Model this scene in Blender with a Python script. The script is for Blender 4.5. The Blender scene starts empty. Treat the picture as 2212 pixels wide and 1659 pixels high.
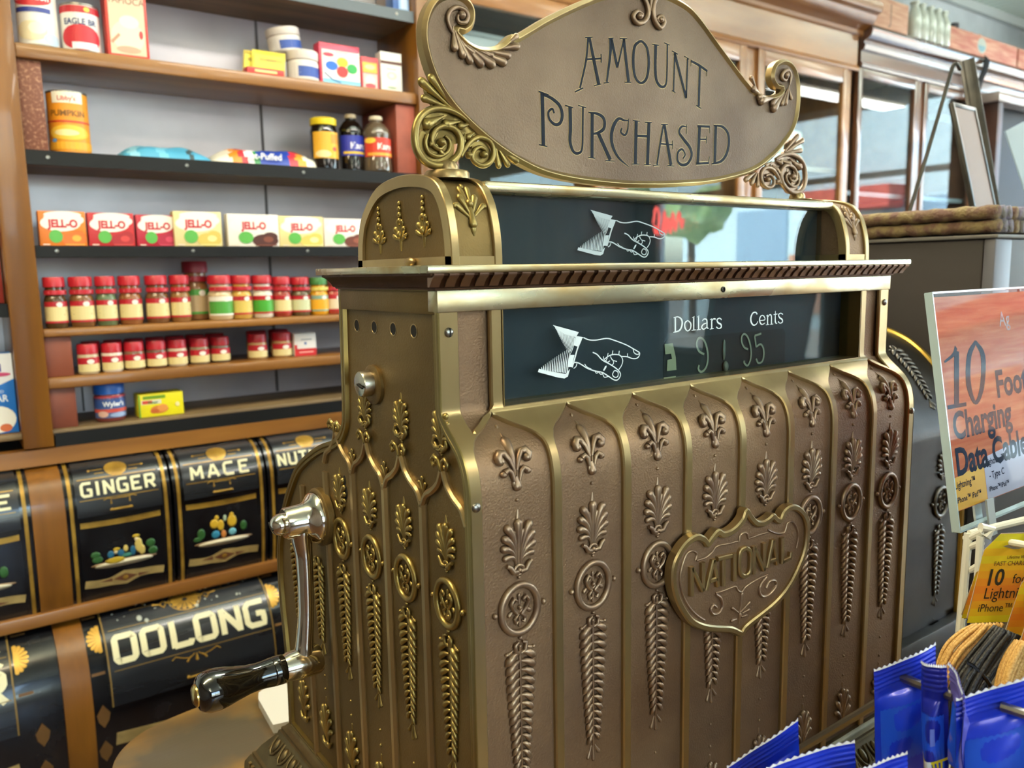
import bpy, bmesh, math, random
from mathutils import Vector, Matrix
from mathutils.geometry import tessellate_polygon
random.seed(7)
S = bpy.context.scene
C = S.collection
PI = math.pi

# ------------------------------------------------------------------ camera
# world: x along the shop counter, y into the room's back wall, z up;
# z = 0 is the underside of the register's cornice, x = y = 0 its near corner
CF, CYAW, CPITCH, CROLL = 1732.866, 0.6249, 0.13967, -0.01848
CLOC = Vector((-0.27398, -0.46314, 0.01158))
_d = Vector((math.sin(CYAW)*math.cos(CPITCH), math.cos(CYAW)*math.cos(CPITCH), -math.sin(CPITCH)))
_r0 = Vector((math.cos(CYAW), -math.sin(CYAW), 0.0)); _u0 = _r0.cross(_d)
_r = math.cos(CROLL)*_r0 + math.sin(CROLL)*_u0
_u = -math.sin(CROLL)*_r0 + math.cos(CROLL)*_u0
cam = bpy.data.cameras.new('camera'); co = bpy.data.objects.new('camera', cam); C.objects.link(co)
m = Matrix((( _r.x, _u.x, -_d.x, CLOC.x), (_r.y, _u.y, -_d.y, CLOC.y), (_r.z, _u.z, -_d.z, CLOC.z), (0,0,0,1)))
co.matrix_world = m
cam.sensor_width = 36; cam.lens = CF/2212*36; cam.clip_start = 0.02; cam.clip_end = 200
cam.dof.use_dof = True; cam.dof.focus_distance = 0.66; cam.dof.aperture_fstop = 9.0
S.camera = co

# ------------------------------------------------------------------ view, sky, daylight, lamps
S.view_settings.view_transform = 'Standard'; S.view_settings.look = 'None'
S.view_settings.gamma = 1.0; S.view_settings.use_curve_mapping = False
S.view_settings.exposure = -0.20
W = bpy.data.worlds.new('sky'); S.world = W; W.use_nodes = True
_n = W.node_tree; _bg = _n.nodes['Background']
_sky = _n.nodes.new('ShaderNodeTexSky'); _sky.sky_type = 'NISHITA'; _sky.sun_disc = False
_sky.sun_elevation = math.radians(48); _sky.sun_rotation = math.radians(250); _sky.air_density = 1.0; _sky.dust_density = 2.0
_n.links.new(_sky.outputs[0], _bg.inputs[0]); _bg.inputs[1].default_value = 3.2
sun = bpy.data.lights.new('sun', 'SUN'); sun.energy = 32.0; sun.angle = 0.01; sun.color = (1, .95, .86)
so = bpy.data.objects.new('sun', sun); C.objects.link(so)
so.rotation_euler = Vector((0.66, -0.05, -0.75)).to_track_quat('-Z', 'Y').to_euler()
FLOOR, CEIL = -1.455, 1.405
RX0, RX1, RY0, RY1 = -2.6, 5.2, -5.0, 1.78

def area_light(name, loc, to, sx, sy, power, col, portal=False):
    l = bpy.data.lights.new(name, 'AREA'); l.shape = 'RECTANGLE'; l.size = sx; l.size_y = sy; l.energy = power; l.color = col
    o = bpy.data.objects.new(name, l); C.objects.link(o); o.location = loc
    o.rotation_euler = (Vector(to)-Vector(loc)).to_track_quat('-Z', 'Y').to_euler()
    if portal: l.cycles.is_portal = True
    return o
WIN_Y = [(-4.75, -3.05), (-2.85, -1.15), (-0.95, 1.25)]       # the three street windows, in the wall x = RX1
WIN_Z = (-0.75, 1.15)
for a, b in WIN_Y:
    area_light('daylight', (RX1-0.01, (a+b)/2, (WIN_Z[0]+WIN_Z[1])/2), (0, (a+b)/2, (WIN_Z[0]+WIN_Z[1])/2), WIN_Z[1]-WIN_Z[0], b-a, 10, (1, 1, 1), True)
FWIN = (-1.7, 1.5)                                            # window added in the unseen wall y = RY0 to light shelves and register
area_light('daylight', ((FWIN[0]+FWIN[1])/2, RY0+0.01, (WIN_Z[0]+WIN_Z[1])/2), ((FWIN[0]+FWIN[1])/2, 0, (WIN_Z[0]+WIN_Z[1])/2), FWIN[1]-FWIN[0], WIN_Z[1]-WIN_Z[0], 10, (1, 1, 1), True)
# tube fixtures under the ceiling: (x, y, along, power, colour)
TUBES = [(-0.75, 0.25, 'x', 26, (1, .80, .50)), (0.9, 0.55, 'x', 22, (1, .94, .84)), (3.0, 0.2, 'x', 24, (1, .97, .92)), (4.4, 0.4, 'x', 22, (1, .98, .95)),  # last one here is added out of view to brighten the corner ceiling
         (-1.3, -2.4, 'y', 16, (1, .88, .68)), (1.3, -2.2, 'y', 26, (1, .96, .90)), (3.3, -2.6, 'y', 26, (1, .98, .95))]
for x, y, al, p, c in TUBES:
    area_light('tube_light', (x, y, CEIL-0.376), (x, y, 0), 1.25 if al == 'x' else .16, .16 if al == 'x' else 1.25, p, c)
    area_light('added_uplight', (x, y, CEIL-0.240), (x, y, 9), 1.25 if al == 'x' else .16, .16 if al == 'x' else 1.25, p*1.3, c)  # upward lamps added to brighten the ceiling

# ------------------------------------------------------------------ picking points
def ray(px, py): return (px-1106)/CF*_r - (py-829.5)/CF*_u + _d
def at(px, py, x=None, y=None, z=None, d=None):
    """the world point seen at a pixel of the photograph on the plane x = .., y = .., z = .. or at depth d"""
    v = ray(px, py)
    if x is not None: t = (x-CLOC.x)/v.x
    elif y is not None: t = (y-CLOC.y)/v.y
    elif z is not None: t = (z-CLOC.z)/v.z
    else: t = d
    return CLOC + v*t

# ------------------------------------------------------------------ materials
def lin(h):
    if isinstance(h, str):
        h = h.lstrip('#'); v = [int(h[i:i+2], 16)/255 for i in (0, 2, 4)]
    else: v = h
    return tuple(((c+.055)/1.055)**2.4 if c > .04045 else c/12.92 for c in v)
def rgba(h): return (*lin(h), 1)
MATS = {}
def mat(name, col, rough=.5, metal=0., col2=None, scale=20., bump=0., bscale=None, coat=0., spec=.5, stretch=None, mixlo=.35, mixhi=.65, detail=4, rough2=None, bdist=.001, trans=0.):
    if name in MATS: return MATS[name]
    mt = bpy.data.materials.new(name); mt.use_nodes = True; nt = mt.node_tree; b = nt.nodes['Principled BSDF']
    b.inputs['Base Color'].default_value = rgba(col); b.inputs['Roughness'].default_value = rough
    b.inputs['Metallic'].default_value = metal; b.inputs['Specular IOR Level'].default_value = spec
    b.inputs['Coat Weight'].default_value = coat; b.inputs['Coat Roughness'].default_value = .06
    if trans: b.inputs['Transmission Weight'].default_value = trans
    if col2 or bump or rough2 is not None:
        tc = nt.nodes.new('ShaderNodeTexCoord'); mp = nt.nodes.new('ShaderNodeMapping')
        nt.links.new(tc.outputs['Object'], mp.inputs[0])
        if stretch: mp.inputs['Scale'].default_value = stretch
        if col2 or rough2 is not None:
            ns = nt.nodes.new('ShaderNodeTexNoise'); ns.inputs['Scale'].default_value = scale; ns.inputs['Detail'].default_value = detail
            nt.links.new(mp.outputs[0], ns.inputs[0])
            mr = nt.nodes.new('ShaderNodeMapRange'); mr.inputs[1].default_value = mixlo; mr.inputs[2].default_value = mixhi
            nt.links.new(ns.outputs[0], mr.inputs[0])
            if col2:
                mx = nt.nodes.new('ShaderNodeMix'); mx.data_type = 'RGBA'
                mx.inputs[6].default_value = rgba(col); mx.inputs[7].default_value = rgba(col2)
                nt.links.new(mr.outputs[0], mx.inputs[0]); nt.links.new(mx.outputs[2], b.inputs['Base Color'])
            if rough2 is not None:
                m2 = nt.nodes.new('ShaderNodeMapRange'); m2.inputs[3].default_value = rough; m2.inputs[4].default_value = rough2
                nt.links.new(mr.outputs[0], m2.inputs[0]); nt.links.new(m2.outputs[0], b.inputs['Roughness'])
        if bump:
            bn = nt.nodes.new('ShaderNodeTexNoise'); bn.inputs['Scale'].default_value = bscale or scale; bn.inputs['Detail'].default_value = 2
            nt.links.new((mp if stretch else tc).outputs[0 if stretch else 'Object'], bn.inputs[0])
            bp = nt.nodes.new('ShaderNodeBump'); bp.inputs['Strength'].default_value = bump; bp.inputs['Distance'].default_value = bdist
            nt.links.new(bn.outputs[0], bp.inputs['Height']); nt.links.new(bp.outputs[0], b.inputs['Normal'])
    MATS[name] = mt
    return mt
def glass_mat(name, tint='#FFFFFF', refl=1.0, rough=0.0, frost=0.0):
    """a thin pane: clear with the mirror reflection of its two faces"""
    if name in MATS: return MATS[name]
    mt = bpy.data.materials.new(name); mt.use_nodes = True; nt = mt.node_tree; nt.nodes.clear()
    out = nt.nodes.new('ShaderNodeOutputMaterial'); mx = nt.nodes.new('ShaderNodeMixShader')
    tr = nt.nodes.new('ShaderNodeBsdfTransparent'); tr.inputs[0].default_value = rgba(tint)
    gl = nt.nodes.new('ShaderNodeBsdfGlossy'); gl.inputs['Roughness'].default_value = rough
    lw = nt.nodes.new('ShaderNodeLayerWeight'); lw.inputs[0].default_value = .5          # Schlick's Fresnel, the same from either side
    pw = nt.nodes.new('ShaderNodeMath'); pw.operation = 'POWER'; pw.inputs[1].default_value = 5
    ma = nt.nodes.new('ShaderNodeMath'); ma.operation = 'MULTIPLY_ADD'; ma.inputs[1].default_value = .955; ma.inputs[2].default_value = .045
    mm = nt.nodes.new('ShaderNodeMath'); mm.operation = 'MULTIPLY'; mm.inputs[1].default_value = refl; mm.use_clamp = True
    nt.links.new(lw.outputs['Facing'], pw.inputs[0]); nt.links.new(pw.outputs[0], ma.inputs[0]); nt.links.new(ma.outputs[0], mm.inputs[0]); nt.links.new(mm.outputs[0], mx.inputs[0])
    if frost:
        df = nt.nodes.new('ShaderNodeBsdfDiffuse'); df.inputs[0].default_value = rgba('#E8F0F2')
        m2 = nt.nodes.new('ShaderNodeMixShader'); m2.inputs[0].default_value = frost
        nt.links.new(tr.outputs[0], m2.inputs[1]); nt.links.new(df.outputs[0], m2.inputs[2]); nt.links.new(m2.outputs[0], mx.inputs[1])
    else: nt.links.new(tr.outputs[0], mx.inputs[1])
    nt.links.new(gl.outputs[0], mx.inputs[2]); nt.links.new(mx.outputs[0], out.inputs[0])
    MATS[name] = mt
    return mt
def emit_mat(name, col, st):
    if name in MATS: return MATS[name]
    mt = bpy.data.materials.new(name); mt.use_nodes = True; b = mt.node_tree.nodes['Principled BSDF']
    b.inputs['Base Color'].default_value = rgba(col); b.inputs['Emission Color'].default_value = rgba(col); b.inputs['Emission Strength'].default_value = st
    MATS[name] = mt
    return mt

# ------------------------------------------------------------------ objects
def tag(o, label=None, cat=None, group=None, kind=None):
    if label: o['label'] = label
    if cat: o['category'] = cat
    if group: o['group'] = group
    if kind: o['kind'] = kind
    return o
def thing(name, loc, label, cat, group=None):
    o = bpy.data.objects.new(name, None); C.objects.link(o); o.location = loc; o.empty_display_size = .02
    return tag(o, label, cat, group)
def copy_tree(o, parent=None):
    c = o.copy(); C.objects.link(c)
    if parent is not None: c.parent = parent
    for ch in list(o.children): copy_tree(ch, c)
    return c
def cr(pts, n=8, closed=False):
    """Catmull-Rom through points"""
    P = [Vector(p) for p in pts]; out = []; N = len(P)
    segs = N if closed else N-1
    for i in range(segs):
        p0 = P[(i-1) % N] if closed or i > 0 else P[0]*2-P[1]
        p1 = P[i]; p2 = P[(i+1) % N]
        p3 = P[(i+2) % N] if closed or i+2 < N else P[-1]*2-P[-2]
        for k in range(n):
            t = k/n
            out.append(.5*((2*p1)+(p2-p0)*t+(2*p0-5*p1+4*p2-p3)*t*t+(3*p1-p0-3*p2+p3)*t**3))
    if not closed: out.append(P[-1])
    return out
def lerp(a, b, t): return a+(b-a)*t
def interp(tab, x):
    if x <= tab[0][0]: return tab[0][1]
    for (x0, y0), (x1, y1) in zip(tab, tab[1:]):
        if x <= x1: return y0+(y1-y0)*(x-x0)/(x1-x0)
    return tab[-1][1]

class MB:
    """collects shapes, then links them as ONE mesh object; M maps (a, b, h) to the place"""
    def __init__(s, M=None): s.v = []; s.f = []; s.mi = []; s.cur = 0; s.M = M
    def p(s, a): 
        a = Vector(a); a = s.M(*a) if s.M else a
        s.v.append(tuple(a)); return len(s.v)-1
    def face(s, idx): s.f.append(tuple(idx)); s.mi.append(s.cur)
    def grid(s, rows, closed=False):
        ids = [[s.p(q) for q in r] for r in rows]
        for a, b in zip(ids, ids[1:]):
            n = len(a)
            for i in range(n if closed else n-1): s.face((a[i], a[(i+1) % n], b[(i+1) % n], b[i]))
        return ids
    def box(s, x0, x1, y0, y1, z0, z1, b=0., T=None):
        f = (lambda q: T @ Vector(q)) if T else (lambda q: q)
        if b <= 0:
            i = [s.p(f((x, y, z))) for x in (x0, x1) for y in (y0, y1) for z in (z0, z1)]
            for q in ((0,1,3,2),(4,6,7,5),(0,4,5,1),(2,3,7,6),(0,2,6,4),(1,5,7,3)): s.face([i[k] for k in q])
            return
        bm = bmesh.new(); bmesh.ops.create_cube(bm, size=1)
        for v in bm.verts: v.co = Vector((lerp(x0, x1, v.co.x+.5), lerp(y0, y1, v.co.y+.5), lerp(z0, z1, v.co.z+.5)))
        bmesh.ops.bevel(bm, geom=list(bm.edges), offset=min(b, abs(x1-x0)*.45, abs(y1-y0)*.45, abs(z1-z0)*.45), segments=2, profile=.5, affect='EDGES')
        s.add_bm(bm, f)
    def add_bm(s, bm, f=lambda q: q):
        bm.verts.index_update(); o = len(s.v)
        ids = [s.p(f(v.co)) for v in bm.verts]
        for q in bm.faces: s.face([ids[v.index] for v in q.verts])
        bm.free()
    def tube(s, pts, r, n=8, cap=True, flat=1.0, up=None):
        P = [Vector(q) for q in pts]; R = r if isinstance(r, (list, tuple)) else [r]*len(P)
        rows = []; prev = Vector(up) if up else None
        for i, q in enumerate(P):
            t = (P[min(i+1, len(P)-1)]-P[max(i-1, 0)])
            t = t.normalized() if t.length > 1e-12 else Vector((0, 0, 1))
            if prev is None:
                prev = Vector((0, 0, 1)) if abs(t.z) < .9 else Vector((1, 0, 0))
            a = prev - t*prev.dot(t)
            a = a.normalized() if a.length > 1e-9 else t.orthogonal().normalized()
            if not up: prev = a
            b = t.cross(a)
            rows.append([q+a*(math.cos(2*PI*k/n)*R[i]*flat)+b*(math.sin(2*PI*k/n)*R[i]) for k in range(n)])
        ids = s.grid(rows, closed=True)
        if cap: s.face(ids[0][::-1]); s.face(ids[-1])
    def tear(s, p0, p1, r0, r1, n=7, k=5, bend=None, flat=.75):
        """a petal: thick rounded end r1 at p1, thin end r0 at p0, (a, b, h) space"""
        p0, p1 = Vector(p0), Vector(p1); pts = []; R = []
        for i in range(k+1):
            t = i/k; q = p0.lerp(p1, t)
            if bend: q = q+Vector(bend)*(4*t*(1-t))
            pts.append(q); R.append(lerp(r0, r1, t**1.4))
        d = (pts[-1]-pts[-2]).normalized()
        for a in (.5, .85, 1.): pts.append(p1+d*r1*a); R.append(r1*math.sqrt(max(1-a*a, .01)))
        s.tube(pts, R, n, True, flat, up=(0, 0, 1))
    def blob(s, c, rx, ry, rz, n=10, k=6, T=None):
        c = Vector(c); rows = []
        for i in range(k+1):
            th = PI*i/k; th = min(max(th, .02), PI-.02)
            row = []
            for j in range(n):
                ph = 2*PI*j/n; q = Vector((rx*math.sin(th)*math.cos(ph), ry*math.sin(th)*math.sin(ph), rz*math.cos(th)))
                row.append(c+(T @ q if T else q))
            rows.append(row)
        ids = s.grid(rows, closed=True); s.face(ids[0][::-1]); s.face(ids[-1])
    def ring(s, c, rx, ry, r, n=28, k=8, flat=.8):
        c = Vector(c); rows = []
        for i in range(n+1):
            a = 2*PI*i/n; o = Vector((math.cos(a), math.sin(a), 0))
            q = c+Vector((rx*o.x, ry*o.y, 0))
            rows.append([q+o*(r*math.cos(2*PI*j/k))+Vector((0, 0, r*flat*math.sin(2*PI*j/k))) for j in range(k)])
        s.grid(rows, closed=True)
    def lathe(s, c, axis, prof, n=24, cap=True, ref=None):
        """prof: (radius, distance along the axis)"""
        c = Vector(c); ax = Vector(axis).normalized(); a = (Vector(ref) if ref else ax.orthogonal()).normalized(); b = ax.cross(a)
        rows = [[c+ax*h+a*(math.cos(2*PI*k/n)*max(r, 1e-5))+b*(math.sin(2*PI*k/n)*max(r, 1e-5)) for k in range(n)] for r, h in prof]
        ids = s.grid(rows, closed=True)
        if cap: s.face(ids[0][::-1]); s.face(ids[-1])
    def prism(s, poly, h0, h1, bev=0.):
        """closed outline of (a, b) points raised from h0 to h1"""
        P = [Vector((q[0], q[1], 0)) for q in poly]; tri = tessellate_polygon([P]); n = len(P)
        top = [s.p((q.x, q.y, h1)) for q in P]; bot = [s.p((q.x, q.y, h0)) for q in P]
        for t in tri: s.face([top[i] for i in t]); s.face([bot[i] for i in reversed(t)])
        for i in range(n): s.face((bot[i], bot[(i+1) % n], top[(i+1) % n], top[i]))
    def plate(s, poly, h):
        P = [Vector((q[0], q[1], 0)) for q in poly]; ids = [s.p((q.x, q.y, h)) for q in P]
        for t in tessellate_polygon([P]): s.face([ids[i] for i in t])
    def ribbon(s, pts, w, h0, h1, b=.0, closed=False, cap=True):
        """a raised strip along (a, b) points, w wide; b is the chamfer"""
        P = [Vector((q[0], q[1])) for q in pts]; n = len(P); Wd = list(w) if isinstance(w, (list, tuple)) else [w]*n
        if len(Wd) != n: Wd = [interp([(j/(len(Wd)-1), q) for j, q in enumerate(Wd)], i/(n-1)) for i in range(n)]
        rows = []
        for i in range(n):
            if closed: t = P[(i+1) % n]-P[i-1]
            else: t = P[min(i+1, n-1)]-P[max(i-1, 0)]
            t = t.normalized() if t.length > 1e-12 else Vector((1, 0)); o = Vector((-t.y, t.x)); hw = Wd[i]/2; bb = min(b, hw*.9)
            q = lambda k, h: (P[i].x+o.x*k, P[i].y+o.y*k, h)
            rows.append([q(-hw, h0), q(-hw, h1-bb), q(-hw+bb, h1), q(hw-bb, h1), q(hw, h1-bb), q(hw, h0)] if b > 0 else [q(-hw, h0), q(-hw, h1), q(hw, h1), q(hw, h0)])
        if closed: rows.append(rows[0])
        ids = s.grid(rows)
        if cap and not closed: s.face(ids[0][::-1]); s.face(ids[-1])
    def text(s, txt, size, org=(0, 0), h=0., align='LEFT', bold=0., shear=0., wid=1.0, rot=0.):
        vs, fs = text_geo(txt, bold)
        xs = [v[0] for v in vs]; ox = {'LEFT': 0, 'CENTER': (max(xs)+min(xs))/2, 'RIGHT': max(xs)}[align]
        ids = []
        for x, y in vs:
            x, y = ((x-ox)*wid+y*shear)*size, y*size
            ids.append(s.p((org[0]+x*math.cos(rot)-y*math.sin(rot), org[1]+x*math.sin(rot)+y*math.cos(rot), h)))
        for f in fs: s.face([ids[i] for i in f])
    def build(s, name, m, parent=None, sharp=38, smooth=True):
        me = bpy.data.meshes.new(name); me.from_pydata(s.v, [], s.f)
        for q in (m if isinstance(m, (list, tuple)) else [m]): me.materials.append(q)
        if any(s.mi): me.polygons.foreach_set('material_index', s.mi)
        bm = bmesh.new(); bm.from_mesh(me); bmesh.ops.remove_doubles(bm, verts=bm.verts, dist=1e-6); bmesh.ops.recalc_face_normals(bm, faces=bm.faces); bm.to_mesh(me); bm.free()
        if smooth:
            me.shade_smooth(); me.set_sharp_from_angle(angle=math.radians(sharp))
        o = bpy.data.objects.new(name, me); C.objects.link(o)
        if parent is not None:
            o.parent = parent; o.matrix_parent_inverse = Matrix.Translation(-parent.location) if parent.type == 'EMPTY' and parent.rotation_euler.to_matrix() == Matrix.Identity(3) else Matrix.Identity(4)
        return o
_TG = {}
def text_geo(txt, bold):
    k = (txt, bold)
    if k in _TG: return _TG[k]
    cu = bpy.data.curves.new('t', 'FONT'); cu.body = txt; cu.size = 1; cu.resolution_u = 3; cu.offset = bold; cu.fill_mode = 'BOTH'
    o = bpy.data.objects.new('t', cu); C.objects.link(o)
    me = o.evaluated_get(bpy.context.evaluated_depsgraph_get()).to_mesh()
    vs = [(v.co.x, v.co.y) for v in me.vertices]; fs = [tuple(p.vertices) for p in me.polygons]
    bpy.data.objects.remove(o); bpy.data.curves.remove(cu)
    _TG[k] = (vs, fs)
    return vs, fs
# ------------------------------------------------------------------ shared materials
BRASS_P = mat('aged brass field', '#8C7054', .46, .72, '#735A45', 9, .5, 560, rough2=.56, bdist=.0009)     # stippled ground
BRASS_N = mat('grey brown brass field', '#7A6652', .48, .70, '#655242', 9, .55, 600, rough2=.54, bdist=.0008)
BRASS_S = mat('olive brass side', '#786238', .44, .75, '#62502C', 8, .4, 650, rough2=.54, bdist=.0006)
BRASS_R = mat('polished brass', '#B09A6C', .30, .88, '#947E58', 14, .10, 60, rough2=.36, stretch=(1, 1, .25))
BRASS_O = mat('brass relief', '#9C846A', .36, .8, '#846C58', 60, 0, rough2=.42)
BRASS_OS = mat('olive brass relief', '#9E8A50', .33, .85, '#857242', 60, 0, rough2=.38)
BRASS_B = mat('silvered brass', '#C4C2A6', .22, .95, '#A08A60', 26, .06, 90, rough2=.34, stretch=(.5, 1, 1))
DARKM = mat('dark cast metal', '#4A4642', .45, 1., '#38332F', 12, .25, 500, bdist=.0004)
DARKO = mat('dark relief', '#6A655E', .36, 1.)
CHROME = mat('nickel plate', '#D9D4C8', .07, 1., rough2=.13, scale=40)
STEEL = mat('dull steel', '#8C8A84', .30, 1.)
BLACKG = mat('black gloss lacquer', '#060606', .08, coat=1.0)
ENAMEL = mat('blue black enamel', '#1B212D', .6, spec=.15)
DISPLAY = mat('black display board', '#1B242E', .5)
WHITEP = mat('white paint', '#E6EEEE', .5)
CREAMP = mat('cream numerals', '#94937E', .55)
ETCH = mat('etched white', '#AEBBC0', .5)
CLEAR = glass_mat('window glass', '#F4FAFA', .75)
SHOWG = glass_mat('display glass', '#E9F2F2', .40)
UPPERG = glass_mat('upper display glass', '#DDE9EA', 1.8)

# ================================================================== the brass cash register
RW = .56
BASEZ, LEDGEZ = -.555, -.475
reg = thing('cash_register', (RW/2, .15, BASEZ), 'ornate brass antique cash register with crank and tall nameplate on top', 'cash register')

# front profile (y, z) from the display sill down over the shoulder
_pf = cr([Vector((y, z, 0)) for y, z in [(0, 0), (0, -.02), (0, -.05), (0, -.078), (-.0012, -.0845), (-.0052, -.0893), (-.0105, -.0942), (-.0165, -.0992), (-.0225, -.1048), (-.0275, -.1118), (-.0308, -.1198), (-.0328, -.1295), (-.0336, -.142), (-.0337, -.17), (-.0337, -.30), (-.0337, LEDGEZ)]], 8)
PF = [(v.x, v.y) for v in _pf]
def front(x, z, h):
    """(x, height, relief) on the register's front: h is measured along the surface normal"""
    for (y0, z0), (y1, z1) in zip(PF, PF[1:]):
        if z >= z1 or (y1, z1) == PF[-1]:
            t = (z-z0)/(z1-z0) if abs(z1-z0) > 1e-9 else 0
            y = y0+(y1-y0)*t; n = Vector((0, -(z0-z1), (y0-y1))).normalized()
            break
    return Vector((x, y+n.y*h, z+n.z*h))
def zr(a, b, n): return [lerp(a, b, i/(n-1)) for i in range(n)]
REC = -.0035                                    # panels lie this far below the ribs
OPW = .0300
CX = [.0405+.0684286*i for i in range(8)]
APEX = -.0868
_ow = [(0, 0), (.12, .10), (.30, .36), (.45, .64), (.6, .84), (.8, .965), (1, 1)]
def opw(z): return 0 if z >= APEX else OPW*interp(_ow, min(1, (APEX-z)/.0235))

# recessed front sheet with the stippled panels
mb = MB(front)
for i in range(8):
    a, b = CX[i]-OPW-.002, CX[i]+OPW+.002
    mb.grid([[(lerp(a, b, k/6), z, REC) for k in range(7)] for z in zr(-.084, -.146, 44)+[-.2, -.3, -.4, LEDGEZ]])
mb.build('front_panel', BRASS_P, reg)

# raised rib work
def rows(mb, rr):
    out = []
    for z, a, b, ha, hb in rr:
        bv = min(.0011, (b-a)*.4)
        out.append([(a, z, ha), (a, z, -bv if ha < 0 else 0), (a+bv, z, 0), (b-bv, z, 0), (b, z, -bv if hb < 0 else 0), (b, z, hb)])
    mb.grid(out)
ZT = zr(-.0845, -.146, 60)
ZL = [-.16, -.2, -.3, -.4, LEDGEZ]
VT = -.0972                                     # where the two side recesses come to a point
def recl(z):
    t = max(0, min(1, (-.083-z)/(-.083-VT))); e = t**2.2
    r = .0425 if z > -.083 else lerp(.0425, .0320, min(1, (-.083-z)/.0055)**1.2)-max(0, opw(z)-.0)
    return lerp(.0165, .0176, e), max(r, .0180)
def mirror_rows(rr): return [(z, RW-b, RW-a, hb, ha) for z, a, b, ha, hb in rr]
mb = MB(front); mbs = MB(front)
for i in range(1, 8):
    rows(mb, [(z, CX[i-1]+opw(z), CX[i]-opw(z), REC if opw(z) else 0, REC if opw(z) else 0) for z in ZT+ZL])
mb.build('rib', BRASS_R, reg)
for mir in (False, True):
    mb = MB(front); f = mirror_rows if mir else (lambda q: q)
    rows(mb, f([(z, .0, recl(z)[0], -.004, REC) for z in zr(-.0151, VT, 40)]))
    rows(mb, f([(z, recl(z)[1], .0525, REC, -.006) for z in zr(-.0151, -.0845, 30)]))
    rows(mb, f([(z, recl(z)[1], CX[0]-opw(z), REC, REC if opw(z) else 0) for z in zr(-.0845, VT, 16)]))
    rows(mb, f([(z, 0, CX[0]-opw(z), -.004, REC) for z in zr(VT, -.146, 44)+ZL]))
    mb.build('corner_pilaster', BRASS_R, reg)
    mb = MB(front)
    mb.grid([[((RW-x) if mir else x, z, REC-.002) for x in (.012, .024, .036, .046)] for z in [-.01, -.05, -.078]+zr(-.08, -.104, 14)])
    o = mb.build('side_recess', BRASS_P, reg)
    for z in (-.0285, -.142):                    # slotted screw, lower rivet
        x = .0082 if z > -.1 else .0048; x = RW-x if mir else x
        q = front(x, z, 0); mb = MB()
        mb.lathe(q, (0, -1, 0), [(.0034, -.001), (.0034, .0006), (.0029, .0015), (.0016, .0021), (0, .0023)], 16); mb.build('screw', STEEL, reg)
    if not mir:
        mb = MB(); q = front(.0082, -.0285, .0024); mb.box(q.x-.0004, q.x+.0004, q.y-.0003, q.y+.001, q.z-.003, q.z+.003)
        mb.build('screw_slot', mat('slot black', '#0A0A0A', .8), reg)
# header rail over the display
mb = MB(); mb.box(-.0005, RW+.0005, -.0012, .012, -.0151, .0, .0008)
hr = mb.build('header_rail', BRASS_B, reg)
mb = MB(); mb.lathe((.288, -.0012, -.0075), (0, -1, 0), [(.0026, 0), (.0026, .0006), (.0016, .001), (.0014, .0002), (0, .0002)], 16); mb.build('rivet', DARKM, reg)

# --- relief ornaments, drawn in (a, b, h) about their own centre
def fleur(mb, cx, cz, k=1.0, m=1):
    A = lambda a, b, h=0: (cx+a*k*m, cz+b*k, REC+h*k)
    mb.tear(A(0, -.006), A(0, .0125), .0015*k, .0036*k, bend=(0, 0, .0008))
    mb.tear(A(0, .0145), A(0, .0178), .0014*k, .0006*k)
    mb.blob(A(0, .0215), .0011*k, .0011*k, .0012*k)
    for s in (-1, 1):
        mb.tube([A(s*.001, -.006, .0012), A(s*.0035, .001, .0018), A(s*.0065, .0055, .002), A(s*.0102, .0060, .0022), A(s*.0122, .0030, .0022), A(s*.0115, .0004, .002)], [.0012*k, .0017*k, .0022*k, .0026*k, .0029*k, .0020*k], 7, up=(0, 0, 1))
        mb.blob(A(s*.0108, .0012, .0014), .0034*k, .0032*k, .0030*k)
        mb.tube([A(s*.0022, -.013, .0012), A(s*.0038, -.007, .0018), A(s*.0062, -.0050, .002), A(s*.0090, -.0066, .0018)], [.0013*k, .0017*k, .0019*k, .0021*k], 7, up=(0, 0, 1))
        mb.blob(A(s*.0096, -.0076, .0010), .0027*k, .0024*k, .0024*k)
        mb.tear(A(s*.0028, -.005), A(s*.0016, -.0155, .0006), .0011*k, .0022*k)
    mb.tear(A(0, -.010, .001), A(0, -.0165, .001), .0016*k, .0036*k)
def palmette(mb, cx, cz, k=1.0):
    A = lambda a, b, h=0: (cx+a*k, cz+b*k, REC+h*k)
    mb.tear(A(0, -.014, .0006), A(0, .0125, .0010), .0009*k, .0031*k)
    mb.tear(A(0, .015), A(.0004, .0205), .0016*k, .0006*k)
    for s in (-1, 1):
        for a, b, r in ((.0078, .0105, .0030), (.0098, .0045, .0029), (.0106, -.0015, .0027), (.0098, -.0075, .0022)):
            mb.tear(A(s*.0016, -.0135, .0004), A(s*a, b, .0010), .0008*k, r*k, bend=(-s*.0015*k, .0025*k, .0006*k), flat=.85)
            mb.tear(A(s*.0009, -.0125, .0004), A(s*a*.45, b*.8-.001, .0008), .0006*k, r*.55*k, bend=(-s*.0006*k, .001*k, .0003*k))
        mb.tube([A(s*.001, -.0175, .001), A(s*.005, -.0170, .0018), A(s*.0068, -.0135, .002), A(s*.0092, -.0122, .0016)], [.0018*k, .0017*k, .0015*k, .0014*k], 7, up=(0, 0, 1))
    mb.ring(A(0, -.0165, .0014), .0034*k, .0030*k, .0010*k, 14, 6)
    mb.blob(A(0, -.0165, .0012), .0018*k, .0016*k, .0018*k); mb.blob(A(0, -.0212, .0006), .0011*k, .0011*k, .0012*k)
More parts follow.
